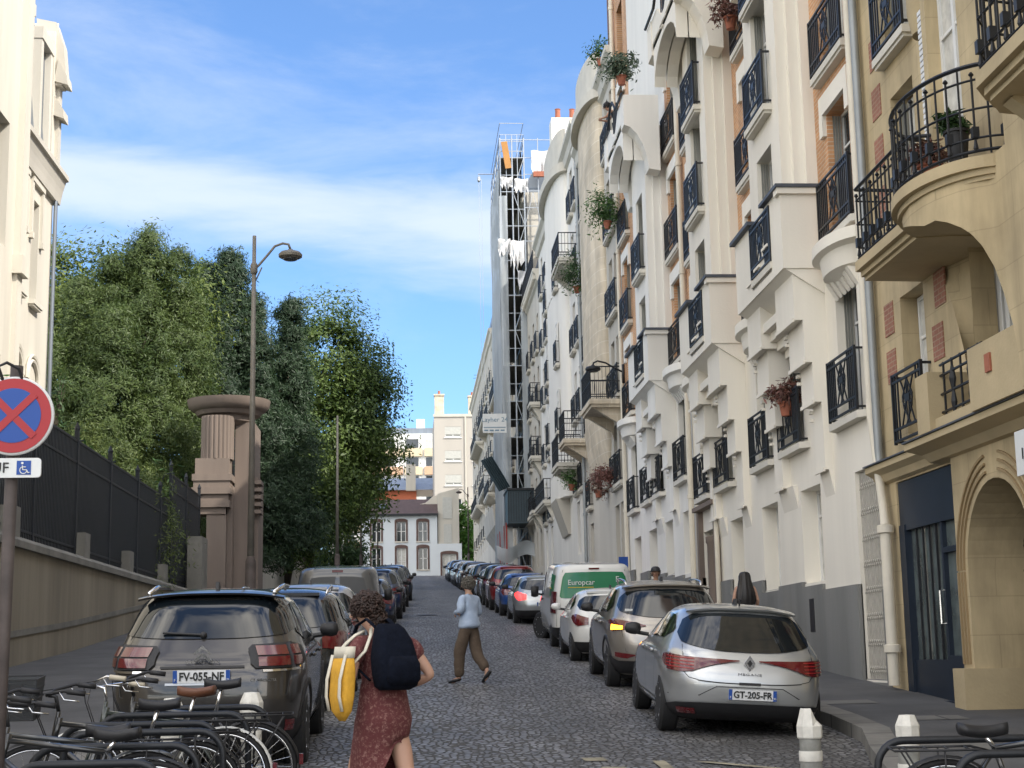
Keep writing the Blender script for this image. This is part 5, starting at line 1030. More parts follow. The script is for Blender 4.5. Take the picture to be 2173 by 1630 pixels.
def car(label,loc,yaw=0,kind='hatch',col=('silver paint',(.5,.52,.54)),lights='tail',plate='AB-482-KT',roll=0,detail=True,group=None,rails=False,spec=None,steer=0,clad=False):
    """kinds: hatch, suv, small"""
    x0,y0=loc; z0=gz(y0+2)-.06; slope=math.atan2(gz(y0+4)-gz(y0),4)
    root=empty('parked_car',(x0,y0+ (2.2 if kind!='small' else 1.95),z0),0,label,'car',group); root.rotation_euler=(slope,roll,yaw)
    if kind=='hatch': H=1.44;K=[(.2,1.95,-1.93,.76),(.28,2.08,-2.1,.85),(.42,2.16,-2.17,.895),(.58,2.17,-2.19,.905),(.7,2.12,-2.17,.907),(.8,1.98,-2.13,.9),(.87,1.6,-2.09,.89),(.93,1.1,-2.04,.872),(1.0,.92,-1.95,.84),(1.1,.68,-1.83,.79),(1.2,.45,-1.71,.74),(1.3,.18,-1.58,.685),(1.36,-.02,-1.5,.635),(1.4,-.2,-1.4,.56)]
    elif kind=='suv': H=1.65;K=[(.24,1.95,-1.98,.78),(.34,2.08,-2.12,.87),(.5,2.18,-2.2,.915),(.68,2.2,-2.22,.925),(.85,2.14,-2.2,.925),(.98,1.95,-2.16,.915),(1.06,1.4,-2.11,.9),(1.12,1.02,-2.05,.875),(1.2,.86,-1.97,.845),(1.3,.66,-1.87,.805),(1.42,.4,-1.75,.755),(1.52,.14,-1.64,.7),(1.575,-.06,-1.54,.645),(1.61,-.25,-1.42,.56)]
    else: H=1.5;K=[(.2,1.75,-1.7,.72),(.3,1.88,-1.84,.8),(.45,1.94,-1.9,.84),(.62,1.95,-1.92,.85),(.8,1.85,-1.9,.85),(.9,1.6,-1.87,.84),(.97,1.15,-1.83,.825),(1.05,.95,-1.77,.8),(1.15,.7,-1.68,.76),(1.28,.4,-1.56,.7),(1.38,.12,-1.46,.645),(1.43,-.05,-1.38,.59),(1.46,-.2,-1.28,.52)]
    sc=H/ (K[-1][0]+.045); B=Body(K); r=.325 if kind!='suv' else .355; wb=1.32 if kind!='small' else 1.22; ya,yb=-wb-.02,wb
    pm=paint(*col); z1=K[-1][0]; hw=B.par(.6)[2]
    body=B.mesh().build('body',pm,root,smooth=30,fix=True)
    # wheel arches cut out of the shell
    for i,yy in enumerate((ya,yb)):
        for s in(-1,1):
            c=MB().lathe((s*(hw-.1),yy,r+.0),[(r+.055,-.16),(r+.055,.4)],40,axis='x') if s>0 else MB().lathe((s*(hw-.1),yy,r),[(r+.055,-.4),(r+.055,.16)],40,axis='x')
            cu=c.build('cutter',M['black']); md=body.modifiers.new('b','BOOLEAN'); md.operation='DIFFERENCE'; md.object=cu; md.solver='EXACT'
            bake(body); bpy.data.meshes.remove(cu.data)
    for p in body.data.polygons: p.use_smooth=True
    try: body.data.set_sharp_from_angle(angle=R(32))
    except Exception: pass
    for yy,st in ((ya,0),(yb,steer)):
        for s in(-1,1): wheel(root,s*(hw-.115),yy,r,s,5 if kind!='small' else 7,st)
    if clad or kind=='suv':
        for yy in (ya,yb):
            for s in(-1,1):
                mb=MB(); P=[]
                for a in np.linspace(-.15,math.pi+.15,20):
                    row=[]
                    for rr in (r+.052,r+.115):
                        y=yy+rr*math.cos(a); z=r+rr*math.sin(a); row.append((s*(B.xside(y,max(z,.25))+.012),y,z))
                    P.append([(s*(hw-.12),row[0][1],row[0][2]),row[0],row[1],(s*(B.xside(row[1][1],max(row[1][2],.25))-.02),row[1][1],row[1][2])])
                mb.grid(P).build('arch_trim',M['black'],root,smooth=True,fix=False)
    zb=K[10 if kind!='x' else 9][0]; belt=(1.0 if kind=='hatch' else 1.13 if kind=='suv' else 1.03); zt=z1-.08
    # side glazing
    for s in(-1,1):
        yf=B.f(belt,1); 
        a=[(-1.42,belt+.16,belt+.12),(-1.1,zt-.02,belt+.04),(-.55,zt,belt+.03)] if kind!='small' else [(-1.2,belt+.2,belt+.12),(-.85,zt-.02,belt+.04),(-.45,zt,belt+.03)]
        sidepatch(B,s,a).build('side_window',M['carglass'],root,smooth=True,fix=False)
        sidepatch(B,s,[(-.48,zt,belt+.03),(.0,zt-.03,belt+.02),(yf*.45+.0,belt+.2+ (zt-belt)*.35,belt+.02),(yf*.86,belt+.06,belt+.01)]).build('side_window',M['carglass'],root,smooth=True,fix=False)
        # mirror
        mb=MB().lathe((0,0,0),[(.01,-.11),(.07,-.09),(.095,-.03),(.1,.03),(.08,.08),(.01,.1)],14,axis='x',sx=.75,sy=.8)
        mr=mb.build('wing_mirror',M['black'] if kind!='small' else pm,root,smooth=True,loc=(s*(hw+.1),yf*.72,belt+.06)); MB().tube([(-s*.05,0,-.05),(-s*.2,0,-.07)],.028,6).build('arm',M['black'],mr)
        for yy in (-.62,.38): MB().lathe((s*(B.xside(yy,belt-.13)+.02),yy,belt-.13),[(.005,-.11),(.02,-.09),(.022,.09),(.005,.11)],8,axis='y').build('door_handle',pm,root,smooth=True)
        sidepatch(B,s,[(-.93,belt-.02,.36),(-.92,belt-.02,.36)],6,.004).build('door_gap',M['black'],root,fix=False)
        sidepatch(B,s,[(.0,belt,.3),(.012,belt,.3)],6,.004).build('door_gap',M['black'],root,fix=False)
        sidepatch(B,s,[(ya+r+.1,.34,K[0][0]+.02),(yb-r-.1,.34,K[0][0]+.02)],3,.012).build('sill_trim',M['black'] if kind=='suv' else pm,root,fix=False)
    # windscreen, front lamps
    prow(B,dens([(a,zt,belt+.05) for a in (138,150,165,180,195,210,222)],3),6,.008).build('windscreen',M['carglass'],root,smooth=True,fix=False)
    for s in(-1,1): prow(B,dens([(s*a,.74,.6) for a in (135,150,163)],3),3,.012).build('headlight',M['chrome'],root,fix=False)
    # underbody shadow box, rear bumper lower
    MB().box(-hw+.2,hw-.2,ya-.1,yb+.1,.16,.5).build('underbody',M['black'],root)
    if spec: spec(root,B,pm)
    else:
        wz=(belt+.04,zt-.03); A_=B.A
        prow(B,dens([(A_(-.93),wz[1]-.08,wz[0]+.1),(A_(-.85),wz[1],wz[0]+.02),(0,wz[1]+.02,wz[0]-.03),(A_(.85),wz[1],wz[0]+.02),(A_(.93),wz[1]-.08,wz[0]+.1)],6),6,.012).build('rear_window',M['carglass'],root,smooth=True,fix=False)
        lt=M['taillit'] if lights=='lit' else M['tail']
        for s in(-1,1): prow(B,dens([(s*A_(.62),belt-.1,belt-.24),(s*A_(.85),belt-.04,belt-.27),(s*50,belt-.03,belt-.22),(s*64,belt-.06,belt-.12)],4),4,.018).build('tail_light',lt,root,smooth=True,fix=False)
        prow(B,dens([(a,.44,B.z0+.02) for a in (-75,-50,0,50,75)],6),4,.012).build('lower_bumper',M['black'],root,smooth=True,fix=False)
        number_plate(root,B,0,.62 if kind!='suv' else .8,plate)
        MB().lathe((0,B.yrear(0,belt-.14)-.02,belt-.14),[(.01,-.01),(.05,-.01),(.05,.01),(.01,.01)],14,axis='y').build('badge',M['chrome'],root)
        MB().box(-.5,.5,B.yrear(0,z1-.03)-.05,B.yrear(0,z1-.03)+.25,z1-.05,z1-.01).build('spoiler',pm,root)
    if rails:
        for s in(-1,1):
            w=B.par(z1-.05)[2]; MB().tube([(s*w*.88,-1.35,z1-.03),(s*w*.9,-1.2,z1+.035),(s*w*.92,-.6,z1+.06),(s*w*.9,-.1,z1+.045),(s*w*.86,.05,z1-.02)],[.012,.02,.02,.02,.012],6).build('roof_rail',M['chrome'],root,smooth=True)
    MB().prism([(-.12,z1+.03),(.12,z1+.03),(-.02,z1+.11),(-.09,z1+.11)],'x',-.015,.015).build('aerial_fin',M['black'],root,loc=(0,-1.0,0))
    return root
def line_patch(B,pts,w,off,root,m,name='gap'):
    """thin dark shut line following (fraction x, z) points on the rear"""
    mb=MB(); P=[B.pt(B.A(f),z,off) for f,z in pts]; mb.tube(P,w,4); return mb.build(name,m,root,fix=False)
def chevrons(root,y,z,s=1.):
    for k in(0,1):
        MB().prism([(-.075*s,-.045*s),(-.06*s,-.06*s),(0,-.015*s),(.06*s,-.06*s),(.075*s,-.045*s),(0,.018*s)],'y',-.01,.01).build('chevron_badge',M['chrome'],root,loc=(0,y,z+.055*k*s))
# --- dark grey-brown SUV on the left
def spec_suv(root,B,pm):
    A=B.A
    prow(B,dens([(A(-.985),1.54,1.3),(A(-.9),1.58,1.25),(A(-.5),1.6,1.225),(0,1.602,1.22),(A(.5),1.6,1.225),(A(.9),1.58,1.25),(A(.985),1.54,1.3)],5),6,.012).build('rear_window',M['carglass'],root,smooth=True,fix=False)
    y=B.yrear(0,1.57); sp=MB(); P=[]
    for x in np.linspace(-.7,.7,15):
        q=.05*(abs(x)/.7)**3; P.append([(x,-1.35,1.635-q),(x,-1.56+q,1.635-q),(x,-1.62+q*1.5,1.622-q),(x,-1.61+q*1.5,1.605-q),(x,-1.52,1.603-q)])
    sp.grid(P).build('spoiler',pm,root,smooth=30)
    for s in(-1,1):
        t=prow(B,dens([(s*A(.48),1.13,1.01),(s*A(.53),1.165,.965),(s*A(.9),1.18,.955),(s*46,1.175,.955),(s*60,1.155,.975),(s*66,1.13,1.01)],4),4,.03).build('tail_light',M['black'],root,smooth=True,fix=False)
        for (a,b) in ((s*A(.56),s*A(.84)),(s*A(.87),s*57)):
            for (zt,zb) in ((1.155,1.075),(1.06,.98)): prow(B,dens([(a,zt,zb),(b,zt,zb)],6),2,.04).build('lamp_lens',M['tail'],t,smooth=True,fix=False)
        prow(B,dens([(s*A(.6),.95,.93),(s*55,.95,.93)],6),2,.02).build('chrome_strip',M['chrome'],t,fix=False)
        prow(B,dens([(s*A(.8),.5,.4),(s*A(.88),.5,.4)],3),2,.03).build('reflector',M['tail'],root,fix=False)
    prow(B,dens([(a,.6-.0002*abs(a)**1.6,.26) for a in (-80,-60,-40,-15,0,15,40,60,80)],4),5,.022).build('lower_bumper',M['black'],root,smooth=True,fix=False)
    b=prow(B,dens([(A(-.58),.66,.61),(A(-.5),.64,.56),(A(.5),.64,.56),(A(.58),.66,.61)],4),2,.035); b.build('bumper_blade',pm,root,smooth=True,fix=False)
    prow(B,dens([(A(-.42),.99,.97),(A(.42),.99,.97)],6),1,.016).build('plate_recess',M['black'],root,fix=False)
    number_plate(root,B,.0,.9,'FV-055-NF','75',y=B.yrear(0,.9)-.01)
    prow(B,dens([(A(-.36),.845,.825),(A(.36),.845,.825)],6),1,.02).build('chrome_strip',M['alloy'],root,fix=False)
    chevrons(root,B.yrear(0,1.0)-.02,1.09,1.1); text('CITROËN',.045,M['chrome'],root,(0,B.yrear(0,1.0)-.02,1.025),sx=1.7); text('C5 AIRCROSS',.033,M['chrome'],root,(.56,B.yrear(.56,.86)-.022,.86),sx=1.2); text('Hybrid',.045,M['chrome'],root,(-.62,B.yrear(.62,.84)-.022,.83))
    line_patch(B,[(-.86,1.25),(-.86,.95),(-.82,.72),(-.6,.68)],.004,.008,root,M['black']); line_patch(B,[(.86,1.25),(.86,.95),(.82,.72),(.6,.68)],.004,.008,root,M['black'])
    MB().tube([(-.05,B.yrear(0,1.26)-.03,1.255),(-.4,B.yrear(.4,1.27)-.035,1.275)],.012,6).lathe((-.02,B.yrear(0,1.24)-.02,1.25),[(.01,-.03),(.035,0),(.01,.03)],8,axis='y').build('rear_wiper',M['black'],root)
    for s in(-1,1): MB().tube([(s*.6,-1.5,1.62),(s*.63,-.8,1.675),(s*.62,-.1,1.66)],.022,6).build('roof_rail',M['chrome'],root,smooth=True)
car('dark grey-brown SUV with red double tail lamps, parked behind the bicycles',(-1.93,14.75),R(0),'suv',('dark taupe paint',(.05,.046,.043),.55,.3),spec=spec_suv).scale=(1.01,1,1.05)
# --- silver hatchback front right
def spec_hatch(root,B,pm):
    A=B.A
    prow(B,dens([(A(-.93),1.26,1.12),(A(-.86),1.33,1.03),(A(-.5),1.35,.965),(0,1.355,.945),(A(.5),1.35,.965),(A(.86),1.33,1.03),(A(.93),1.26,1.12)],5),6,.012).build('rear_window',M['carglass'],root,smooth=True,fix=False)
    P=[]
    for x in np.linspace(-.62,.62,15):
        q=.05*(abs(x)/.62)**3; P.append([(x,-1.2,1.44-q),(x,-1.45+q,1.428-q),(x,-1.55+q*1.5,1.408-q),(x,-1.53+q*1.5,1.385-q),(x,-1.42,1.382-q)])
    MB().grid(P).build('spoiler',pm,root,smooth=30)
    for s in(-1,1):
        t=prow(B,dens([(s*A(.12),.862,.85),(s*A(.3),.868,.83),(s*A(.5),.872,.79),(s*A(.68),.878,.73),(s*A(.8),.885,.715),(s*A(.93),.893,.725),(s*48,.895,.74),(s*60,.89,.77),(s*66,.885,.82)],5),4,.022).build('tail_light',M['tail'],root,smooth=True,fix=False)
        for k in range(4): prow(B,dens([(s*A(.66+.0*k),.865-.035*k,.855-.035*k),(s*56,.872-.035*k,.862-.035*k)],6),1,.028).build('light_bar',mat_glow,t,fix=False)
        prow(B,dens([(s*A(.66),.33,.27),(s*A(.85),.33,.26)],4),2,.035).build('reflector',M['tail'],root,fix=False)
    prow(B,dens([(a,.4-.02*(abs(a)/40)**2 if abs(a)<60 else .34,.2) for a in (-78,-60,-40,-15,0,15,40,60,78)],4),5,.018).build('lower_bumper',M['black'],root,smooth=True,fix=False)
    prow(B,dens([(A(-.62),.642,.63),(0,.62,.607),(A(.62),.642,.63)],8),1,.014).build('tailgate_gap',M['black'],root,fix=False)
    prow(B,dens([(A(-.13),.63,.6),(A(.13),.63,.6)],4),1,.02).build('tailgate_handle',M['black'],root,fix=False)
    line_patch(B,[(-.84,1.0),(-.8,.9),(-.8,.74),(-.72,.66),(-.62,.64)],.004,.006,root,M['black']); line_patch(B,[(.84,1.0),(.8,.9),(.8,.74),(.72,.66),(.62,.64)],.004,.006,root,M['black'])
    line_patch(B,[(-.93,.46),(-.6,.475),(-.4,.575),(.4,.575),(.6,.475),(.93,.46)],.006,.004,root,M['black'],'bumper_crease')
    number_plate(root,B,.03,.5,'GT-205-FR')
    y=B.yrear(0,.83)-.035; d=MB().prism([(0,.085),(.062,0),(0,-.085),(-.062,0)],'y',-.012,.01).build('diamond_badge',M['chrome'],root,loc=(0,y,.835)); MB().prism([(0,.04),(.028,0),(0,-.04),(-.028,0)],'y',-.016,-.012).build('diamond_hole',M['black'],d)
    text('MEGANE',.035,M['chrome'],root,(0,B.yrear(0,.72)-.012,.715),sx=1.9)
    MB().tube([(0,-1.35,1.44),(0,-1.42,1.52)],.012,6).build('aerial',M['black'],root)
mat_glow=mat('red light guide',(.3,.02,.02),.3,var=0)
car('silver hatchback with slim red lamps at the near end of the right row',(3.74,16.8),R(-2.5),'hatch',('pale silver paint',(.5,.515,.52),.65,.3),spec=spec_hatch,roll=R(3.6))
# --- champagne grey SUV
def spec_tuc(root,B,pm):
    A=B.A
    prow(B,dens([(A(-.94),1.4,1.28),(A(-.88),1.49,1.2),(A(-.5),1.53,1.13),(0,1.535,1.11),(A(.5),1.53,1.13),(A(.88),1.49,1.2),(A(.94),1.4,1.28)],5),6,.012).build('rear_window',M['carglass'],root,smooth=True,fix=False)
    P=[]
    for x in np.linspace(-.68,.68,15):
        q=.05*(abs(x)/.68)**3; P.append([(x,-1.3,1.63-q),(x,-1.55+q,1.622-q),(x,-1.65+q*1.5,1.602-q),(x,-1.62+q*1.5,1.58-q),(x,-1.5,1.578-q)])
    MB().grid(P).build('spoiler',pm,root,smooth=30)
    for s in(-1,1):
        t=prow(B,dens([(s*A(.42),1.0,.985),(s*A(.6),1.045,.955),(s*A(.8),1.07,.925),(s*A(.93),1.085,.9),(s*48,1.09,.92),(s*60,1.08,.99),(s*68,1.05,1.03)],5),4,.02).build('tail_light',M['tail'],root,smooth=True,fix=False)
        prow(B,dens([(s*A(.78),.985,.935),(s*A(.93),1.0,.915),(s*50,1.0,.95)],4),2,.028).build('indicator',M['amber'] if s<0 else M['tail'],t,fix=False)
        prow(B,dens([(s*A(.6),.56,.54),(s*A(.72),.575,.5),(s*46,.59,.52)],4),2,.02).build('reflector',M['tail'],root,fix=False)
    prow(B,dens([(a,.46 if abs(a)<50 else .52,.26) for a in (-80,-60,-40,-15,0,15,40,60,80)],4),5,.02).build('lower_bumper',M['black'],root,smooth=True,fix=False)
    line_patch(B,[(-.8,1.12),(-.8,.9),(-.74,.6),(-.5,.56)],.004,.006,root,M['black']); line_patch(B,[(.8,1.12),(.8,.9),(.74,.6),(.5,.56)],.004,.006,root,M['black'])
    number_plate(root,B,0,.78,'EQ-731-BD'); MB().box(-.68,-.56,B.yrear(.6,1.2)-.02,B.yrear(.6,1.2)-.014,1.2,1.235).build('sticker',M['signwhite'],root)
car('champagne grey SUV with its left indicator lit, second in the right row',(3.98,23.3),R(-1.5),'suv',('champagne paint',(.36,.33,.295),.65,.3),spec=spec_tuc,roll=R(1.2),rails=True)
car('small white hatchback squeezed between the champagne SUV and the white van',(4.0,29.8),R(-1),'small',('white paint',(.66,.66,.64),0,.35),plate='FD-318-QL').scale=(1,1,.95)
# --- white rental van
def van(label,loc,col,rear,plate,yaw=0,steer=0,L=4.96,H=1.95,group=None):
    x0,y0=loc; root=empty('parked_van',(x0,y0+2.45,gz(y0+2.4)-.06),0,label,'van',group); root.rotation_euler=(math.atan2(gz(y0+4)-gz(y0),4),0,yaw)
    K=[(.22,2.3,-2.3,.84),(.34,2.42,-2.42,.92),(.55,2.47,-2.46,.955),(.85,2.45,-2.47,.96),(1.0,2.3,-2.465,.958),(1.1,1.9,-2.46,.95),(1.2,1.62,-2.45,.94),(1.35,1.42,-2.435,.925),(1.55,1.12,-2.41,.9),(1.75,.8,-2.38,.865),(1.84,.58,-2.35,.83),(1.89,.4,-2.3,.77)]
    B=Body(K,9,6); pm=paint(*col); body=B.mesh().build('body',pm,root,smooth=30); r=.34
    for yy in(-1.62,1.5):
        for s in(-1,1):
            c=MB().lathe((s*.86,yy,r),[(r+.06,-.2 if s>0 else -.4),(r+.06,.4 if s>0 else .2)],40,axis='x').build('cutter',M['black']); md=body.modifiers.new('b','BOOLEAN'); md.operation='DIFFERENCE'; md.object=c; md.solver='EXACT'; bake(body); bpy.data.meshes.remove(c.data)
    for p in body.data.polygons: p.use_smooth=True
    try: body.data.set_sharp_from_angle(angle=R(32))
    except Exception: pass
    for yy,st in ((-1.62,0),(1.5,steer)):
        for s in(-1,1): wheel(root,s*(.845+(.06 if st and s<0 else 0)),yy,r,s,6,st)
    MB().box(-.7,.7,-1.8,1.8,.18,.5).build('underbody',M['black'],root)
    for s in(-1,1):
        sidepatch(B,s,[(.35,1.72,1.16),(.75,1.68,1.14),(1.25,1.3,1.12),(1.4,1.14,1.1)]).build('side_window',M['carglass'],root,smooth=True,fix=False)
        mr=MB().lathe((s*1.12,1.2,1.2),[(.02,-.14),(.09,-.12),(.1,.12),(.02,.14)],12,sy=.6).tube([(s*1.1,1.2,1.15),(s*.93,1.25,1.12)],.03,6).build('wing_mirror',M['black'],root,smooth=True)
        sidepatch(B,s,[(-1.0,1.0,.3),(-.99,1.0,.3)],5,.004).build('door_gap',M['black'],root,fix=False); sidepatch(B,s,[(.28,1.7,.3),(.29,1.7,.3)],5,.004).build('door_gap',M['black'],root,fix=False)
        MB().box(s*.985-.02,s*.985+.02,.42,.6,1.02,1.06).build('door_handle',M['black'],root)
        prow(B,dens([(s*B.A(.9),1.3,.82),(s*B.A(.99),1.3,.82),(s*50,1.28,.84)],4),4,.02).build('tail_light',M['tail'],root,smooth=True,fix=False)
        sidepatch(B,s,[(-2.35,.34,.24),(2.1,.34,.24)],2,.012).build('sill_trim',M['black'],root,fix=False)
    prow(B,dens([(a,1.7,1.2) for a in (125,140,160,180,200,220,235)],3),6,.008).build('windscreen',M['carglass'],root,smooth=True,fix=False)
    prow(B,dens([(a,.5,.26) for a in (-75,-50,-20,0,20,50,75)],5),3,.03).build('rear_bumper',M['black'],root,smooth=True,fix=False)
    line_patch(B,[(-.86,1.78),(-.88,1.0),(-.9,.52)],.005,.006,root,M['black']); line_patch(B,[(.86,1.78),(.88,1.0),(.9,.52)],.005,.006,root,M['black'])
    rear(root,B); number_plate(root,B,0,.72,plate)
    return root
gsign=mat('rental green vinyl',(.0,.16,.06),.4,var=.04,coat=.5); ylw=mat('yellow stripe',(.6,.45,.02),.5)
def rear_green(root,B):
    g=prow(B,dens([(B.A(-.83),1.62,1.2),(B.A(-.8),1.72,1.16),(0,1.735,1.15),(B.A(.8),1.72,1.16),(B.A(.83),1.62,1.2)],6),5,.012).build('green_panel',gsign,root,smooth=True,fix=False)
    y=B.yrear(.3,1.5)-.04
    text('Europcar',.165,M['signwhite'],g,(-.3,y,1.5),(R(88),0,0)); MB().box(-.6,-.02,y,y+.006,1.385,1.4).build('underline',ylw,g); text('E',.18,M['signwhite'],g,(.52,y,1.56),(R(88),0,0))
    MB().box(-.12,.12,B.yrear(0,1.82)-.03,B.yrear(0,1.82)+.02,1.79,1.825).build('brake_light',M['tail'],root)
    p=sidepatch(B,-1,[(-2.15,1.66,1.2),(-1.5,1.7,1.18)],4,.012).build('green_side_panel',gsign,root,fix=False)
    text('Europcar',.13,M['signwhite'],p,(-.945,-1.82,1.5),(R(90),0,R(-90))); MB().box(-.955,-.945,-2.05,-1.6,1.36,1.38).build('underline',ylw,p)
    prow(B,dens([(B.A(-.7),.98,.965),(B.A(.5),.98,.965)],6),1,.006).build('door_crease',M['black'],root,fix=False)
van('white rental van with green rear window panel and its front wheel turned out',(4.2,34.8),('white van paint',(.68,.68,.66),0,.4),rear_green,'GH-640-ZE',R(-1),R(28))
def rear_grey(root,B):
    pg=mat('dark grey van panel',(.06,.06,.06),.45,.2)
    for s in(-1,1): prow(B,dens([(s*B.A(.1),1.72,1.17),(s*B.A(.72),1.68,1.2)],6),5,.006).build('blank_window_panel',pg,root,smooth=True,fix=False)
    line_patch(B,[(0,1.8),(0,.5)],.005,.006,root,M['black'])
    MB().box(-.12,.12,B.yrear(0,1.85)-.03,B.yrear(0,1.84)+.02,1.81,1.86).build('brake_light',M['tail'],root)
van('dark grey panel van on the left with a small red brake lamp over its doors',(-1.62,34.2),('dark grey van paint',(.09,.09,.09),.3,.4),rear_grey,'DX-207-WA',R(1))
# --- rest of the rows
car('black people carrier with silver roof rails parked in front of the taupe SUV',(-1.72,20.6),R(0),'suv',('black paint',(.02,.022,.026),.4,.25),plate='CW-913-RN',rails=True)
car('dark car with a pale roof between the black people carrier and the grey van',(-1.7,25.9),0,'suv',('pearl paint',(.4,.4,.41),.5,.3),plate='BK-552-JD')
car('grey hatchback directly behind the grey van',(-1.68,31.2),0,'hatch',('mid grey paint',(.13,.13,.14),.5,.3),plate='AT-118-CM')
car('silver car with its red tail lamp lit, ahead of the white van',(3.95,45.0),0,'hatch',('silver paint',(.42,.44,.45),.65,.3),'lit','CG-406-LS')
cols=[('bright blue paint',(.02,.07,.25),.3,.3),('dark red paint',(.2,.015,.015),.4,.3),('black paint',(.02,.022,.026),.4,.25),('mid grey paint',(.13,.13,.14),.5,.3),('silver paint',(.42,.44,.45),.65,.3),('navy paint',(.015,.03,.07),.4,.3),('white paint',(.66,.66,.64),0,.35)]
import itertools
proto={}
def far_car(label,x,y,kind,ci,side):
    k=(kind,ci); 
    if k not in proto: proto[k]=car(label,(x,y),0,kind,cols[ci],plate='BN-274-XF',group='cars parked further up the '+side+' kerb'); return proto[k]
    o=copy_tree(proto[k]); o.location=(x,y+(2.2 if kind!='small' else 1.95),gz(y+2)-.06); o.rotation_euler=(math.atan2(gz(y+4)-gz(y),4),0,0); o['label']=label; o['group']='cars parked further up the '+side+' kerb'; return o
far_car('bright blue hatchback just ahead of the silver car with the lit lamp',3.85,50.3,'hatch',0,'right')
far_car('dark red tall car ahead of the bright blue hatchback',3.8,55.6,'suv',1,'right')
far_car('black SUV ahead of the dark red car on the right',3.8,61,'suv',2,'right')
far_car('grey hatchback on the right, second beyond the dark red car',3.8,66.3,'hatch',3,'right')
names=['sixth','seventh','eighth','ninth','tenth','eleventh','twelfth','thirteenth','fourteenth','fifteenth','sixteenth']
seq=[('suv',2),('hatch',4),('small',6),('suv',3),('hatch',2),('suv',6),('hatch',3),('small',4),('suv',2),('hatch',6),('small',3)]
cn={0:'blue',1:'dark red',2:'black',3:'grey',4:'silver',5:'navy',6:'white'}
for i,(k,c) in enumerate(seq): far_car(f'distant {cn[c]} {"SUV" if k=="suv" else "car"}, {names[i]} up the right kerb counting from the lit silver car',3.8,71.7+5.4*i,k,c,'right')
far_car('navy hatchback just beyond the grey van on the left kerb',-1.3,43.6,'hatch',5,'left'); far_car('blue SUV on the left, second beyond the grey van',-1.15,49.0,'suv',5,'left')
far_car('black car on the left, third beyond the grey van',-1.05,54.5,'hatch',2,'left'); far_car('dark SUV on the left, fourth beyond the grey van',-.95,60,'suv',2,'left'); far_car('farthest dark car visible on the left kerb',-.8,68,'suv',5,'left')
# ================= street furniture
def PYp(px,py,Y):
    d=_r*((px-1086.5)/3264)-_u*((py-815)/3264)+_f; t=Y/d.y; return d.x*t,1.7+d.z*t
sx,sz=PYp(31,884,8.9)
sp=empty('no_stopping_sign',(sx-.035,8.93,gz(8.9)-.05),0,'round blue and red no-stopping sign on a brown post with a white disabled-parking plate','sign')
g0=gz(8.9)-.05; zc=sz-g0; gx=.035
MB().tube([(0,0,0),(.03,0,zc+.3)],.036,14).build('post',M['lampdark'],sp,smooth=True)
def disc(r,m,name,par,y,seg=64,loc=(gx,0,0)): return MB().lathe((0,0,0),[(.0001,-.002),(r,-.002),(r,.002),(.0001,.002)],seg,axis='y').build(name,m,par,loc=(loc[0],y,loc[2]))
pl=MB().lathe((0,0,0),[(.001,-.012),(.222,-.012),(.228,-.006),(.228,.012),(.001,.012)],64,axis='y').build('sign_disc',M['signwhite'],sp,loc=(gx,-.05,zc),smooth=30)
disc(.215,M['red'],'red_ring',pl,-.017,loc=(0,0,0)); disc(.158,M['blue'],'blue_field',pl,-.0205,loc=(0,0,0))
for s in(-1,1): MB().obox((0,-.0245-.0012*s,0),(.7071,0,.7071*s),(0,1,0),(-.7071*s,0,.7071),.172,.0015,.021).build('red_bar',M['red'],pl)
bp=MB().box(-.21,.17,-.01,.01,-.055,.055).tube([(-.0,.0,.2),(0,.0,.21)],.001,4)
mb=MB(); w,h,c=.22,.056,.02; po=[]
for (sx_,sz_,a0) in ((1,1,0),(-1,1,90),(-1,-1,180),(1,-1,270)):
    for k in range(5): a=R(a0+22.5*k); po.append((sx_*(w-c)+c*math.cos(a),sz_*(h-c)+c*math.sin(a)))
plt=mb.prism(po,'y',-.008,.008).build('plate',M['signwhite'],sp,loc=(gx-.055,-.05,zc-.3))
text('SAUF',.085,M['platetxt'],plt,(-.055,-.011,-.002),(R(90),0,0)); MB().box(.085,.165,-.0115,-.0085,-.04,.04).build('blue_square',M['blue'],plt)
wc=MB(); 
wc.tube([(.118,-.014,.012),(.12,-.014,-.012),(.142,-.014,-.014),(.15,-.014,-.03),(.158,-.014,-.028)],.0035,5); wc.tube([(.119,-.014,.004),(.138,-.014,.003)],.003,5); wc.lathe((.117,-.014,.026),[(.001,-.002),(.007,-.002),(.007,.002),(.001,.002)],12,axis='y')
wc.tube([(.124+.02*math.cos(a),-.014,-.014+.02*math.sin(a)) for a in np.linspace(R(120),R(350),12)],.003,5); wc.build('wheelchair_symbol',M['signwhite'],plt)
MB().tube([(-.03,-.05,zc+.2),(-.05,-.1,zc+.28),(.0,-.11,zc+.3),(.06,-.08,zc+.27),(.08,-.05,zc+.2)],.01,6).build('cable_loop',M['black'],sp)
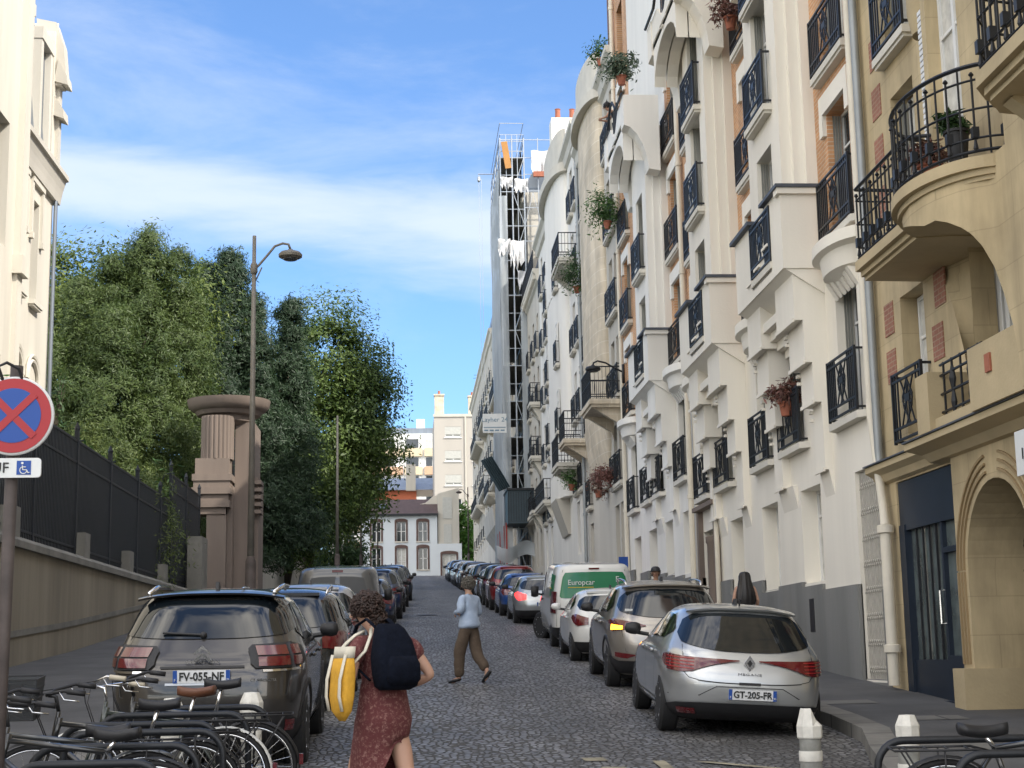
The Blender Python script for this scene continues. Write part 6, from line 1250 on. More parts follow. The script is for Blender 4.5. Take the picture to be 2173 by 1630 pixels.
def bollard(label,x,y,z0,h=.8,bent=False,group='white-capped bollards'):
    b=empty('bollard',(x,y,z0),0,label,'bollard',group); MB().lathe((0,0,0),[(.085,0),(.08,h*.5),(.078,h-.16)],24).build('post',M['bollard'],b,smooth=40)
    MB().lathe((0,0,0),[(.084,h*.55),(.086,h*.56),(.086,h*.64),(.084,h*.65)],24).build('white_band',M['bollwhite'],b,smooth=40); MB().lathe((0,0,0),[(.088,h*.22),(.09,h*.23),(.09,h*.32),(.088,h*.33)],24).build('white_band',M['bollwhite'],b,smooth=40)
    c=MB().lathe((0,0,0),[(.088,h-.17),(.095,h-.16),(.097,h-.08),(.062,h),(.0,h+.004)],8)
    if bent: c.v=[(x_,y_,z_+(.05 if (z_>h-.02 and x_<0) else (-.045 if (z_>h-.02 and x_>0) else 0))) for x_,y_,z_ in c.v]
    c.build('cap',M['bollwhite'],b); return b
bollard('grey bollard with faceted white cap beside the rear corner of the taupe SUV',-1.31,13.1,gz(13)-.05,.88)
bollard('white bollard cap showing between the bicycles, left of the one by the taupe SUV',-1.93,12.9,gz(13)-.05,.85)
bollard('banded grey bollard with a broken slanting white cap in front of the silver hatchback',2.95,11.5,gz(11.5)-.05,.74,True)
bollard('white capped bollard on the right pavement behind the bicycle rack',3.85,12.0,gz(12)+.08,.55)
def lamp_head(parent,loc,m):
    h=MB().lathe((0,0,0),[(.001,.12),(.05,.11),(.09,.07),(.2,.05),(.245,.0),(.24,-.05),(.17,-.09),(.001,-.1)],28).build('lamp_head',m,parent,smooth=40,loc=loc)
    MB().lathe((0,0,0),[(.001,-.125),(.13,-.115),(.165,-.09)],24).build('lens',M['glass'],h,smooth=True); return h
def street_lamp(label,x,y,h,arm=True,group=None,r=.07,dirx=1,dark=False,hz=None):
    z=gz(y); b=empty('street_lamp',(x,y,z),0,label,'street lamp',group); m=M['lampdark'] if dark else M['lamp']
    MB().lathe((0,0,0),[(r*1.9,0),(r*1.9,.5),(r*1.6,.6),(r*1.5,2.0),(r*1.0,2.1)],16).build('base',M['lampdark'],b,smooth=40)
    MB().tube([(0,0,2.0),(0,0,h)],[r,r*.55],12).build('pole',m,b,smooth=True)
    if arm:
        q=h-.62; MB().tube([(0,0,q-.1),(dirx*.1,0,q+.0),(dirx*.28,0,q+.22),(dirx*.42,0,q+.4),(dirx*.58,0,q+.46),(dirx*.7,0,q+.44),(dirx*.74,0,q+.33)],.026,8).lathe((0,0,q-.1),[(r*.7,-.1),(r*1.05,-.05),(r*1.05,.1),(r*.7,.15)],12).tube([(dirx*.04,0,q-.32),(dirx*.16,0,q-.05)],.015,6).build('arm',m,b,smooth=True)
        lamp_head(b,(dirx*.74,0,q+.22),m)
    return b
street_lamp('tall grey street lamp with curved arm and flat round head, before the trees',-3.15,31.0,10.32-gz(31))
street_lamp('slim green-grey lamp post against the round chestnut tree',-3.2,69,12.5-gz(69),False,r=.08); 
street_lamp('farther slim lamp post beside the edge of the chestnut tree, left of the white house',-3.2,103,15.0-gz(103),False,r=.07)
street_lamp('thin dark post in front of the left end of the white house',-2.6,128,14.0-gz(128),False,r=.06,dark=True)
street_lamp('distant dark street lamp with small arm at the top of the right row',4.9,128,15.6-gz(128),True,dirx=-1,dark=True)
wl=empty('wall_lamp',(6.7,46.9,10.35),0,'dark wall-mounted street lamp with curved arm above the iron balcony, on the white block','wall lamp')
MB().tube([(0,0,-.35),(0,0,.25)],.045,8).tube([(0,0,.0),(-.25,0,.12),(-.55,0,.3),(-.8,0,.36),(-.93,0,.3),(-.95,0,.2)],.028,8).build('arm',M['iron'],wl,smooth=True); lamp_head(wl,(-.95,0,.12),M['iron'])
pb=tag(MB().box(5.88,6.14,43.18,43.24,2.6,4.38).build('parking_sign',M['blue'],None),'small dark blue sign board on the facade behind the roof of the white van','sign')
MB().tube([(6.06+.05*math.cos(a),43.172,4.06+.05*math.sin(a)) for a in np.linspace(0,6.28,20,endpoint=False)],.016,5,closed=True).build('ring_symbol',M['signwhite'],pb)
# bicycle racks: thick black hoops
def hoop(label,x0,x1,y,h,group,z0=None):
    z=gz(y) if z0 is None else z0; t=.16; pts=[(x0,y,z)]; 
    for k in range(7): a=R(180-15*k); pts.append((x0+t+t*math.cos(a),y,z+h-t+t*math.sin(a)))
    for k in range(7): a=R(90-15*k); pts.append((x1-t+t*math.cos(a),y,z+h-t+t*math.sin(a)))
    pts.append((x1,y,z)); o=MB().tube(pts,.024,12).build('bicycle_rack',M['iron'],smooth=True); return tag(o,label,'bicycle rack',group)
HL=['nearest','second nearest','third nearest','fourth nearest','fifth nearest','farthest']
for k,(x0,x1,y,h) in enumerate([(-2.28,-1.42,9.2,.70),(-2.35,-1.32,9.95,.72),(-2.3,-1.25,10.65,.74),(-2.45,-1.35,11.25,.74),(-2.3,-1.2,11.8,.76),(-2.2,-1.1,12.4,.76)]):
    hoop(f'black steel hoop of the left bicycle rack, {HL[k]} of six',x0,x1,y,h,'hoops of the left bicycle rack')
hoop('black hoop at the bottom right corner, nearest to the camera',3.05,4.2,8.7,.70,'hoops of the right bicycle rack'); hoop('black hoop on the right just behind the nearest one, left of the leaning saddle',2.85,4.1,9.5,.70,'hoops of the right bicycle rack')
# bicycles (local: -x = front)
def bicycle(label,x,y,yaw,frame,lean=0,basket=False,rack=True,fender=None,saddle='black',steer=.0,bar='black',group=None,sh=.92,bag=False):
    b=empty('bicycle',(x,y,gz(y)-.03),0,label,'bicycle',group); b.rotation_euler=(lean,0,yaw); r=.34; F=(-.53,0,r); B_=(.53,0,r)
    bb=(.08,0,.29); st=(.24,0,.74); hd=(-.36,0,.86); hb=(-.41,0,.66)
    mf=MB().tube([bb,st],.017,8).tube([st,(-.37,0,.82)],.018,8).tube([(-.4,0,.7),bb],.021,8).tube([hb,hd],.022,8)
    for s in(-1,1): mf.tube([(bb[0],s*.02,bb[2]),(B_[0],s*.06,B_[2])],.011,6).tube([(st[0],s*.015,st[2]),(B_[0],s*.06,B_[2])],.009,6)
    mf.build('frame',frame,b,smooth=True)
    fk=MB().tube([(-.41,0,.68),(-.37,0,.9)],.016,8)
    for s in(-1,1): fk.tube([(-.42,s*.04,.68),(-.47,s*.055,.5),(F[0],s*.055,F[2])],.012,6)
    fork=fk.build('fork',frame,b,smooth=True)
    for c in (F,B_):
        w=MB(); w.tube([(r*.96*math.cos(a),0,r*.96*math.sin(a)) for a in np.linspace(0,2*math.pi,48,endpoint=False)],.019,8,closed=True); wo=w.build('wheel',M['rubber'],b,smooth=True,loc=c)
        rm=MB().tube([(r*.9*math.cos(a),0,r*.9*math.sin(a)) for a in np.linspace(0,2*math.pi,40,endpoint=False)],.011,6,closed=True)
        for k in range(24): a=2*math.pi*k/24; rm.tube([(.02*math.cos(a+.9),.03*(-1)**k,.02*math.sin(a+.9)),(r*.9*math.cos(a),0,r*.9*math.sin(a))],.0018,3,cap=False)
        rm.lathe((0,0,0),[(.008,-.05),(.024,-.035),(.014,-.02),(.014,.02),(.024,.035),(.008,.05)],10,axis='y'); rm.build('rim',M['chrome'],wo,smooth=True)
    if fender is not None:
        for c,a0,a1 in ((B_,-15,190),(F,20,190)):
            P=[]
            for a in np.linspace(R(a0),R(a1),22):
                rr=r+.028; P.append([(c[0]+rr*math.cos(a)*q,s*.026,c[2]+rr*math.sin(a)*q) for s,q in((-1,.96),(-.5,1),(.5,1),(1,.96))])
            MB().grid(P).build('mudguard',fender,b,smooth=True,fix=False)
        MB().box(B_[0]+r+.02,B_[0]+r+.05,-.02,.02,r+.02,r+.1).build('rear_reflector',M['tail'],b)
    MB().tube([st,(.29,0,sh-.05)],.014,8).build('seat_post',M['chrome'],b,smooth=True)
    sm=MB(); P=[]
    for t in np.linspace(0,1,9):
        xx=.16+.28*t; w=.02+.065*t**1.6*(1-.25*max(0,t-.85)/.15); P.append([(xx,w*math.cos(a),sh+.0+.03*math.sin(a)*(1 if math.sin(a)>0 else 1.4)-.02*math.sin(math.pi*t)) for a in np.linspace(0,2*math.pi,10,endpoint=False)])
    sm.grid(P,closed_u=True); sm.f+= [tuple(range(9,-1,-1)),tuple(range(80,90))]; sm.build('saddle',mat('brown leather',(.13,.05,.025),.5) if saddle=='brown' else M['black'],b,smooth=True)
    hm=MB().tube([(-.37,0,.9),(-.39,0,1.0),(-.44,0,1.01)],.014,8)
    hm.tube([(-.18,-.27,1.04),(-.3,-.26,1.06),(-.42,-.15,1.03),(-.45,0,1.01),(-.42,.15,1.03),(-.3,.26,1.06),(-.18,.27,1.04)],.012,8); h_=hm.build('handlebar',M['chrome'] if bar=='silver' else M['black'],b,smooth=True)
    for s in(-1,1):
        MB().tube([(-.16,s*.27,1.04),(-.28,s*.265,1.056)],.019,8).build('grip',M['black'] if bar!='silver' else mat('cream grip',(.5,.45,.35),.7),h_,smooth=True)
        MB().tube([(-.33,s*.24,1.05),(-.3,s*.25,1.0),(-.2,s*.265,.99)],.006,6).build('brake_lever',M['chrome'],h_,smooth=True)
        MB().tube([(-.38,s*.2,1.04),(-.52,s*.1,1.03),(-.52,s*.03,.9),(-.44,s*.03,.7)],.004,5).build('cable',M['black'],h_,smooth=True)
    cr=MB().lathe((bb[0],-.045,bb[2]),[(.02,-.004),(.095,-.004),(.095,.004),(.02,.004)],24,axis='y')
    for s,a in((-1,.6),(1,.6+math.pi)): e=(bb[0]+.17*math.cos(a),s*.07,bb[2]+.17*math.sin(a)); cr.tube([(bb[0],s*.06,bb[2]),e],.011,6).box(e[0]-.045,e[0]+.045,e[1]+(0 if s>0 else -.09),e[1]+(.09 if s>0 else 0),e[2]-.012,e[2]+.012)
    cr.build('crank',M['black'],b)
    MB().tube([(bb[0],-.045,bb[2]+.095),(B_[0],-.045,r+.04),(B_[0]+.04,-.045,r),(B_[0],-.045,r-.04),(bb[0],-.045,bb[2]-.095)],.006,4).build('chain',M['black'],b)
    if rack:
        rk=MB()
        for s in(-1,1): rk.tube([(.26,s*.05,.72),(.36,s*.07,.745),(.84,s*.07,.745)],.008,6).tube([(.78,s*.07,.745),(.55,s*.075,.36)],.006,5).tube([(.55,s*.07,.745),(.54,s*.075,.36)],.006,5)
        for xx in(.4,.52,.64,.76,.84): rk.tube([(xx,-.07,.745),(xx,.07,.745)],.006,5)
        rk.build('luggage_rack',M['black'],b,smooth=True)
    if basket:
        mb=MB(); n=10
        for zz,q in ((.86,.8),(.93,.86),(1.0,.92),(1.07,.97),(1.13,1)):
            mb.tube([(-.62-.15*q,-.18*q,zz),(-.62+.13*q,-.18*q,zz),(-.62+.13*q,.18*q,zz),(-.62-.15*q,.18*q,zz)],.006,4,closed=True)
        bk_=mb.build('basket',M['black'],b)
        w=MB(); 
        for (xa,ya,xb_,yb_) in ((-.77,-.18,-.49,-.18),(-.49,-.18,-.49,.18),(-.49,.18,-.77,.18),(-.77,.18,-.77,-.18)):
            w.quad((-.62+(xa+.62)*.8,ya*.8,.86),(-.62+(xb_+.62)*.8,yb_*.8,.86),(xb_,yb_,1.13),(xa,ya,1.13))
        w.quad((-.74,-.144,.86),(-.516,-.144,.86),(-.516,.144,.86),(-.74,.144,.86)); w.build('basket_mesh',mat('dark wire mesh',(.03,.033,.036),.6,alpha=.82,var=.1),bk_)
        MB().box(-.66,-.58,-.186,-.182,1.03,1.1).build('basket_plate',M['black'],bk_)
    if bag: MB().lathe((-.5,.06,.86),[(.0,-.16),(.1,-.13),(.13,0),(.12,.14),(.0,.16)],14,sx=.8,sy=1.2).build('handlebar_bag',mat('maroon bag',(.1,.04,.04),.8),b,smooth=True)
    return b
blk=paint('black bicycle paint',(.015,.016,.018),.2,.35); sil=paint('grey bicycle paint',(.06,.065,.07),.6,.35); whp=mat('white mudguard',(.6,.6,.57),.4,var=.05); dkg=paint('dark green bicycle paint',(.02,.03,.025),.2,.4)
bicycle('black city bicycle with a large black front basket, in the left rack',-2.02,10.95,R(4),blk,R(4),basket=True,fender=M['black'],sh=.95)
bicycle('bicycle with brown leather saddle, silver handlebar and white mudguards in left rack',-1.9,11.75,R(-5),dkg,R(-6),fender=whp,saddle='brown',bar='silver',sh=.98)
bicycle('dark bicycle with upright bars, farthest back in the left rack beside the SUV',-1.75,12.3,R(3),blk,R(5),fender=M['black'],sh=1.0)
bicycle('black bicycle nearest the camera at the bottom left, its front wheel cut by the frame',-2.1,9.75,R(-3),blk,R(-5),fender=M['black'],rack=False,sh=.86)
bicycle('grey bicycle half hidden behind the near hoops of the left rack',-2.25,10.35,R(6),sil,R(7),fender=sil,sh=.84)
bicycle('black bicycle with pointed saddle leaning at the right rack, bottom right corner',3.6,8.95,R(178),blk,R(-5),fender=M['black'],sh=.86)
# ================= people
from mathutils import noise as mnoise
def skinmesh(name,nodes,edges,m,parent=None,root=0,sub=2,wr=0.,wsc=9.):
    keys=list(nodes); ix={k:i for i,k in enumerate(keys)}; me=bpy.data.meshes.new(name); me.from_pydata([nodes[k][0] for k in keys],[(ix[a],ix[b]) for a,b in edges],[]); me.update()
    o=bpy.data.objects.new(name,me); COL.objects.link(o); md=o.modifiers.new('s','SKIN'); md.use_smooth_shade=True; md.branch_smoothing=.6
    for i,k in enumerate(keys):
        rr=nodes[k][1]; rr=rr if isinstance(rr,tuple) else (rr,rr); sv=me.skin_vertices[0].data[i]; sv.radius=rr; sv.use_root=(i==root)
    if sub: s=o.modifiers.new('u','SUBSURF'); s.levels=sub; s.render_levels=sub
    bake(o); me=o.data; me.materials.clear(); me.materials.append(m)
    if wr:
        for v in me.vertices: v.co+=v.normal*wr*mnoise.noise(Vector((v.co.x*wsc,v.co.y*wsc,v.co.z*wsc*1.6)))
    for p in me.polygons: p.use_smooth=True
    if parent: o.parent=parent
    return o
skin=mat('skin',(.46,.27,.19),.55,var=.06,sc=15); skin2=mat('tanned skin',(.36,.2,.13),.55,var=.06,sc=15)
def person(label,loc,yaw,H,J,clothes,sk,hair,group=None,z=None,tilt=0):
    """J: joints in metres for a 1.68 m body, x right, y ahead, z up"""
    k=H/1.68; r=empty('person',(loc[0],loc[1],gz(loc[1]) if z is None else z),yaw,label,'person',group)
    D=dict(pel=((0,0,.93),(.15,.11)),sp=((0,.0,1.08),(.125,.09)),ch=((0,0,1.27),(.145,.1)),nb=((0,-.01,1.42),(.06,.055)),nk=((0,.015,1.48),.048),h1=((0,.03,1.545),(.066,.075)),h2=((0,.035,1.6),(.076,.09)),h3=((0,.025,1.655),(.052,.062)),
      ls=((-.16,0,1.385),.05),le=((-.22,-.03,1.1),.038),lw=((-.2,.12,.9),.026),lh=((-.19,.17,.85),(.035,.018)),rs=((.16,0,1.385),.05),re=((.22,-.03,1.1),.038),rw=((.2,.12,.9),.026),rh=((.19,.17,.85),(.035,.018)),
      lt=((-.09,0,.84),.085),lk=((-.1,.02,.48),.058),la=((-.1,-.01,.1),.038),lf=((-.1,.1,.04),(.04,.03)),lo=((-.1,.17,.025),(.035,.02)),rt=((.09,0,.84),.085),rk=((.1,.02,.48),.058),ra=((.1,-.01,.1),.038),rf=((.1,.1,.04),(.04,.03)),ro=((.1,.17,.025),(.035,.02)))
    for q,p in J.items(): D[q]=(p,D[q][1])
    for s in 'lr': # calf
        a,b=Vector(D[s+'k'][0]),Vector(D[s+'a'][0]); D[s+'c']=(tuple(a.lerp(b,.3)+Vector((0,-.012,0))),.052)
        a,b=Vector(D[s+'e'][0]),Vector(D[s+'w'][0]); D[s+'q']=(tuple(a.lerp(b,.25)),.038)
    E=[('pel','sp'),('sp','ch'),('ch','nb'),('nb','nk'),('nk','h1'),('h1','h2'),('h2','h3')]
    for s in 'lr': E+=[('ch',s+'s'),(s+'s',s+'e'),(s+'e',s+'q'),(s+'q',s+'w'),(s+'w',s+'h'),('pel',s+'t'),(s+'t',s+'k'),(s+'k',s+'c'),(s+'c',s+'a'),(s+'a',s+'f'),(s+'f',s+'o')]
    S_=lambda t:tuple(c*k for c in t)
    nodes={q:(S_(p),tuple(x*k for x in rr) if isinstance(rr,tuple) else rr*k) for q,(p,rr) in D.items()}
    body=skinmesh('body',nodes,E,sk,r,0,2)
    # fingers, nose, ears joined to the body mesh
    mb=MB()
    for s,sg in(('l',-1),('r',1)):
        w=Vector(nodes[s+'w'][0]); h=Vector(nodes[s+'h'][0]); d=(h-w).normalized(); side=d.cross(Vector((sg,0,0.01))).normalized(); dn=Vector((-sg,0,0))*.5+Vector((0,0,-.2))
        for f,(o_,L) in enumerate(((-.027,.066),(-.009,.074),(.009,.07),(.026,.056))):
            p=h+side*o_*k; c=d; a=p+c*L*.45*k; b2=a+(c+dn*.6).normalized()*L*.32*k; e=b2+(c+dn*1.5).normalized()*L*.26*k; mb.tube([p-c*.015,p+c*.02,a,b2,e],[.0095*k,.0092*k,.0088*k,.008*k,.0062*k],7)
        p=w.lerp(h,.4)+side*-.02*k; mb.tube([p,p+(d*.5-side).normalized()*.035*k,p+(d-side*.7).normalized()*.062*k],[.012*k,.0105*k,.008*k],7)
    hc=Vector(nodes['h2'][0]); fw=Vector((nodes['h2'][0][0]-nodes['nk'][0][0],.25,0)); fw=Vector(J.get('_face',(0,1,0))).normalized() if '_face' in J else Vector((0,1,0)); rt=Vector((fw.y,-fw.x,0))
    fp=hc+fw*.088*k-Vector((0,0,.025*k)); mb.tube([fp+Vector((0,0,.03*k)),fp+fw*.012*k,fp+fw*.022*k-Vector((0,0,.012*k)),fp-Vector((0,0,.02*k))],[.006,.009,.012,.009],8)
    for s in(-1,1): e=hc+rt*s*.076*k-Vector((0,0,.02*k)); mb.lathe(tuple(e),[(.002,-.03),(.014,-.02),(.018,.01),(.01,.03)],8,sx=.5)
    tmp=mb.mesh('t',sk,True); bm=bmesh.new(); bm.from_mesh(body.data); bm.from_mesh(tmp); bm.to_mesh(body.data); bm.free()
    for p in body.data.polygons: p.use_smooth=True
    MB().tube([fp-Vector((0,0,.045*k))-rt*.022,fp+fw*.002-Vector((0,0,.047*k)),fp-Vector((0,0,.045*k))+rt*.022],.005,5).build('mouth',mat('lips',(.3,.1,.09),.5) if 'lips' not in bpy.data.materials else bpy.data.materials['lips'],r)
    for s in(-1,1): MB().lathe(tuple(hc+fw*.083*k+rt*s*.03*k),[(.001,-.006),(.009,0),(.001,.006)],8).build('eye',M['black'],r)
    return r,nodes,k
def garment(r,name,nodes,which,edges,m,grow,over={},wr=.012,root=0):
    n={}
    for q in which:
        p,rr=nodes[q]; rr=rr if isinstance(rr,tuple) else (rr,rr); g=over.get(q,grow); g=g if isinstance(g,tuple) else (g,g); n[q]=(p,(rr[0]+g[0],rr[1]+g[1]))
    return skinmesh(name,n,edges,m,r,root,2,wr)
def hairball(r,c,rad,n,m,size,seed=3,cut=None,name='hair'):
    mb=MB().lathe((0,0,0),[(rad[0]*math.sin(t),-rad[2]*math.cos(t)) for t in np.linspace(.02,math.pi-.02,14)],20,sy=rad[1]/rad[0]); 
    mb.v=[tuple(Vector(v)*(1+.12*mnoise.noise(Vector(v)*14))) for v in mb.v]; o=mb.build(name,m,r,smooth=True,loc=c)
    g=MB()
    for i in range(n):
        d=Vector(rng.normal(size=3)).normalized()
        if d.z<-.6: continue
        p=Vector((d.x*rad[0],d.y*rad[1],d.z*rad[2]))*rng.uniform(.9,1.0); t=d.cross(Vector(rng.normal(size=3))).normalized(); L=size*rng.uniform(.6,1.3)
        g.tube([p,p+d*L*.5+t*L*.35,p+d*L*.75-t*L*.1,p+d*L*.55-t*L*.5],[.006,.007,.006,.002],4,cap=False)
    g.build('curls',m,o,smooth=True); return o
def clothmat(name,c1,c2,sc,rough=.9):
    m=mat(name,c1,rough,var=0); t=m.node_tree; b=t.nodes['Principled BSDF']; tcn=nd(t,'ShaderNodeTexCoord')
    n=nd(t,'ShaderNodeTexNoise'); n.inputs['Scale'].default_value=sc; n.inputs['Detail'].default_value=8; n.inputs['Roughness'].default_value=.75; t.links.new(tcn.outputs['Object'],n.inputs[0])
    v=nd(t,'ShaderNodeMapRange'); v.inputs[1].default_value=.5; v.inputs[2].default_value=.66; t.links.new(n.outputs[0],v.inputs[0])
    x=nd(t,'ShaderNodeMix',data_type='RGBA'); t.links.new(v.outputs[0],x.inputs[0]); x.inputs[6].default_value=(*c1,1); x.inputs[7].default_value=(*c2,1); t.links.new(x.outputs[2],b.inputs['Base Color']); return m
# woman with backpack, walking up and to the left
J=dict(pel=(0,0,.93),sp=(0,-.0,1.1),ch=(0,.02,1.27),nb=(-.01,.05,1.42),nk=(-.02,.08,1.475),h1=(-.035,.12,1.53),h2=(-.04,.14,1.58),h3=(-.04,.13,1.635),
 ls=(-.17,.02,1.385),le=(-.27,-.04,1.13),lw=(-.16,.2,1.17),lh=(-.12,.25,1.2),rs=(.17,.0,1.385),re=(.3,-.1,1.16),rw=(.17,.14,1.08),rh=(.12,.2,1.08),
 lt=(-.09,.04,.84),lk=(-.1,.2,.5),la=(-.1,.2,.1),lf=(-.1,.3,.04),lo=(-.1,.37,.025),rt=(.09,-.02,.84),rk=(.11,-.1,.55),ra=(.14,-.44,.4),rf=(.14,-.5,.31),ro=(.14,-.49,.24),_face=(-.55,.8,0))
J2=dict(J); face=J2.pop('_face'); 
import types
def person2(label,loc,yaw,H,J,sk,**kw):
    f=J.pop('_face',(0,1,0)); JJ=dict(J)
    class DD(dict): pass
    return person(label,loc,yaw,H,DictFace(JJ,f),None,sk,None,**kw)
class DictFace(dict):
    def __init__(s,d,f): super().__init__(d); s.f=f
    def __contains__(s,k): return True if k=='_face' else super().__contains__(k)
    def get(s,k,dv=None): return s.f if k=='_face' else super().get(k,dv)
TS=['pel','sp','ch','nb','ls','le','rs','re']; TE=[('pel','sp'),('sp','ch'),('ch','nb'),('ch','ls'),('ls','le'),('ch','rs'),('rs','re')]
wz=gz(9.9)-.04
w,nod,k=person2('woman in dark red patterned dress with navy backpack, crossing beside the bicycles','' or (-.17,9.9),R(32),1.68,J,skin,z=wz)
dress=clothmat('dark red patterned cloth',(.1,.024,.025),(.26,.14,.12),42)
for s in('l','r'):
    a,b=Vector(nod[s+'s'][0]),Vector(nod[s+'e'][0]); nod[s+'m']=(tuple(a.lerp(b,.58)),.05)
garment(w,'dress_top',nod,['pel','sp','ch','nb','ls','lm','rs','rm'],[('pel','sp'),('sp','ch'),('ch','nb'),('ch','ls'),('ls','lm'),('ch','rs'),('rs','rm')],dress,.022,{'nb':.004,'pel':(.035,.045),'lm':.018,'rm':.018,'sp':(.035,.035)},.012)
P=[]; rngs=[(1.12,.145,.12,0,0),(1.0,.165,.14,0,-.005),(.9,.185,.165,0,-.01),(.78,.18,.17,0,.02),(.65,.165,.18,-.01,.05),(.55,.155,.19,-.02,.06),(.46,.155,.2,-.03,.06)]
zs=np.linspace(1.12,.46,22)
for i,z in enumerate(zs):
    row=[]; q=[np.interp(-z,[-a[0] for a in rngs],[a[j] for a in rngs]) for j in(1,2,3,4)]
    for a in np.linspace(0,2*math.pi,48,endpoint=False):
        fold=1+.05*max(0,(1.0-z)/.5)*math.sin(a*7+z*3)+.03*mnoise.noise(Vector((math.cos(a)*2,math.sin(a)*2,z*6)))
        hem=.3*max(0,math.cos(a-R(-62)))**2*max(0,(.8-z)/.34)
        row.append((q[2]+q[0]*math.cos(a)*fold,q[3]+q[1]*math.sin(a)*fold,z+hem))
    P.append(row)
MB().grid(P,closed_u=True).build('dress_skirt',dress,w,smooth=True,fix=False)
hairm=clothmat('dark brown curls',(.025,.013,.01),(.07,.035,.025),30,.6)
hairball(w,(-.045,.115,1.60),(.082,.092,.085),900,hairm,.034)
hairball(w,(.0,.06,1.52),(.045,.04,.055),160,hairm,.03)
sg=MB().tube([tuple(Vector((-.04,.14,1.585))+Vector((-.55,.8,0)).normalized()*.09+Vector((.8,.55,0)).normalized()*q) for q in(-.06,0,.05)],.012,6).tube([(-.14,.2,1.59),(-.12,.1,1.58)],.006,4).build('sunglasses',M['black'],w)
MB().box(.06,.14,-.42,-.3,.1,.16)
def sandal(r,n,s,m,k):
    a,f,o=[Vector(n[s+q][0]) for q in('a','f','o')]; d=(o-f); d=d.normalized() if d.length>1e-4 else Vector((0,1,0)); h=f-d*.12
    return MB().tube([h,f,o+d*.035],[.036*k,.046*k,.03*k],10,sq=.55).build('shoe',m,r,smooth=True)
for s in 'lr': sandal(w,nod,s,M['black'],1)
navy=mat('navy backpack cloth',(.006,.008,.015),1,var=.3,sc=25,bump=.5,bsc=30,spec=.1)
bp=empty('backpack',(0,0,0),0,'navy backpack on the back of the woman in the red dress','backpack')
def rounded_bag(mb,rows,n=28,e=3.2):
    P=[]
    for (cx_,cy_,z,hx,hy) in rows:
        P.append([(cx_+hx*math.copysign(abs(math.cos(a))**(2/e),math.cos(a))*(1+.04*mnoise.noise(Vector((a,z*9,1)))),cy_+hy*math.copysign(abs(math.sin(a))**(2/e),math.sin(a)),z) for a in np.linspace(0,2*math.pi,n,endpoint=False)])
    b=len(mb.v); mb.grid(P,closed_u=True); mb.f.append(tuple(range(b+n-1,b-1,-1))); mb.f.append(tuple(range(b+(len(P)-1)*n,b+len(P)*n))); return mb
Mw=Matrix.Translation((-.17,9.9,wz))@Matrix.Rotation(R(32),4,'Z')
bp.matrix_world=Mw@Matrix.Translation((-.05,-.0,.36))@Matrix.Diagonal((.8,.9,.8,1))
rounded_bag(MB(),[(.03,-.2,.9,.12,.06),(.03,-.215,.93,.165,.1),(.03,-.22,1.02,.18,.12),(.02,-.21,1.15,.175,.115),(.02,-.19,1.28,.15,.095),(.01,-.165,1.37,.12,.07),(.01,-.15,1.41,.08,.04)]).build('main_bag',navy,bp,smooth=True)
rounded_bag(MB(),[(.03,-.3,.94,.12,.03),(.03,-.32,.98,.145,.045),(.03,-.32,1.1,.14,.045),(.03,-.3,1.16,.12,.03)]).build('front_pocket',navy,bp,smooth=True)
for s in(-1,1): MB().tube([(s*.09,-.13,1.38),(s*.1,-.02,1.45),(s*.11,.1,1.4),(s*.13,.15,1.25),(s*.15,.05,1.08),(s*.14,-.12,.98)],.022,6,sq=.4).build('shoulder_strap',navy,bp,smooth=True)
tb=empty('tote_bag',(0,0,0),0,'yellow and white tote bag hanging from the shoulder of the woman in red','bag'); tb.matrix_world=Mw@Matrix.Translation((.03,0,.1))
yel=mat('mustard canvas',(.62,.33,.03),.85,var=.15,sc=14,bump=.3,bsc=40); whc=mat('off-white canvas',(.6,.56,.46),.85,var=.12,sc=18)
rows=[(-.33,-.03,1.19,.035,.095),(-.335,-.03,1.1,.05,.105),(-.345,-.03,.95,.052,.105),(-.345,-.03,.86,.04,.085),(-.34,-.03,.8,.012,.03)]
rounded_bag(MB(),rows).build('bag_body',yel,tb,smooth=True)
rounded_bag(MB(),[(-.33,-.03,1.18,.038,.098),(-.32,-.03,1.25,.036,.098)]).build('bag_rim',whc,tb,smooth=True)
for (yy) in(-.13,.07):
    MB().tube([(-.36,yy*.8,1.2),(-.4,yy*.8,1.05),(-.405,yy*.8,.95),(-.385,yy*.8,.86)],.016,6,sq=.5).build('white_stripe',whc,tb,smooth=True)
for yy in(.03,): MB().tube([(-.33,yy,1.22),(-.28,yy,1.27),(-.22,yy*.6,1.32),(-.16,.02,1.345)],.018,6,sq=.5).build('strap',whc,tb,smooth=True)
MB().tube([(-.3,-.1,1.15),(-.22,-.1,1.22),(-.16,-.07,1.32),(-.13,-.02,1.36)],.016,6,sq=.5).build('strap',whc,tb,smooth=True)
# pedestrian in pale blue shirt
J=dict(pel=(0,0,.93),sp=(0,0,1.1),ch=(0,.01,1.28),h1=(0,.03,1.545),h2=(0,.04,1.6),le=(-.24,.0,1.13),lw=(-.12,.18,1.12),lh=(-.08,.23,1.12),re=(.24,-.03,1.13),rw=(.14,.18,1.12),rh=(.1,.23,1.12),
 lt=(-.09,.02,.84),lk=(-.09,.14,.5),la=(-.08,.16,.09),lf=(-.08,.26,.045),lo=(-.08,.33,.03),rt=(.09,-.01,.84),rk=(.1,-.05,.48),ra=(.11,-.27,.2),rf=(.11,-.25,.1),ro=(.11,-.2,.045))
v,nod,k=person2('grey-haired pedestrian in pale blue shirt and brown trousers walking in the middle of the road',(.95,24.9),R(48),1.66,J,skin)
shirt=clothmat('pale blue shirt',(.34,.42,.55),(.42,.5,.62),12); brn=clothmat('brown trousers',(.085,.06,.042),(.11,.08,.055),20)
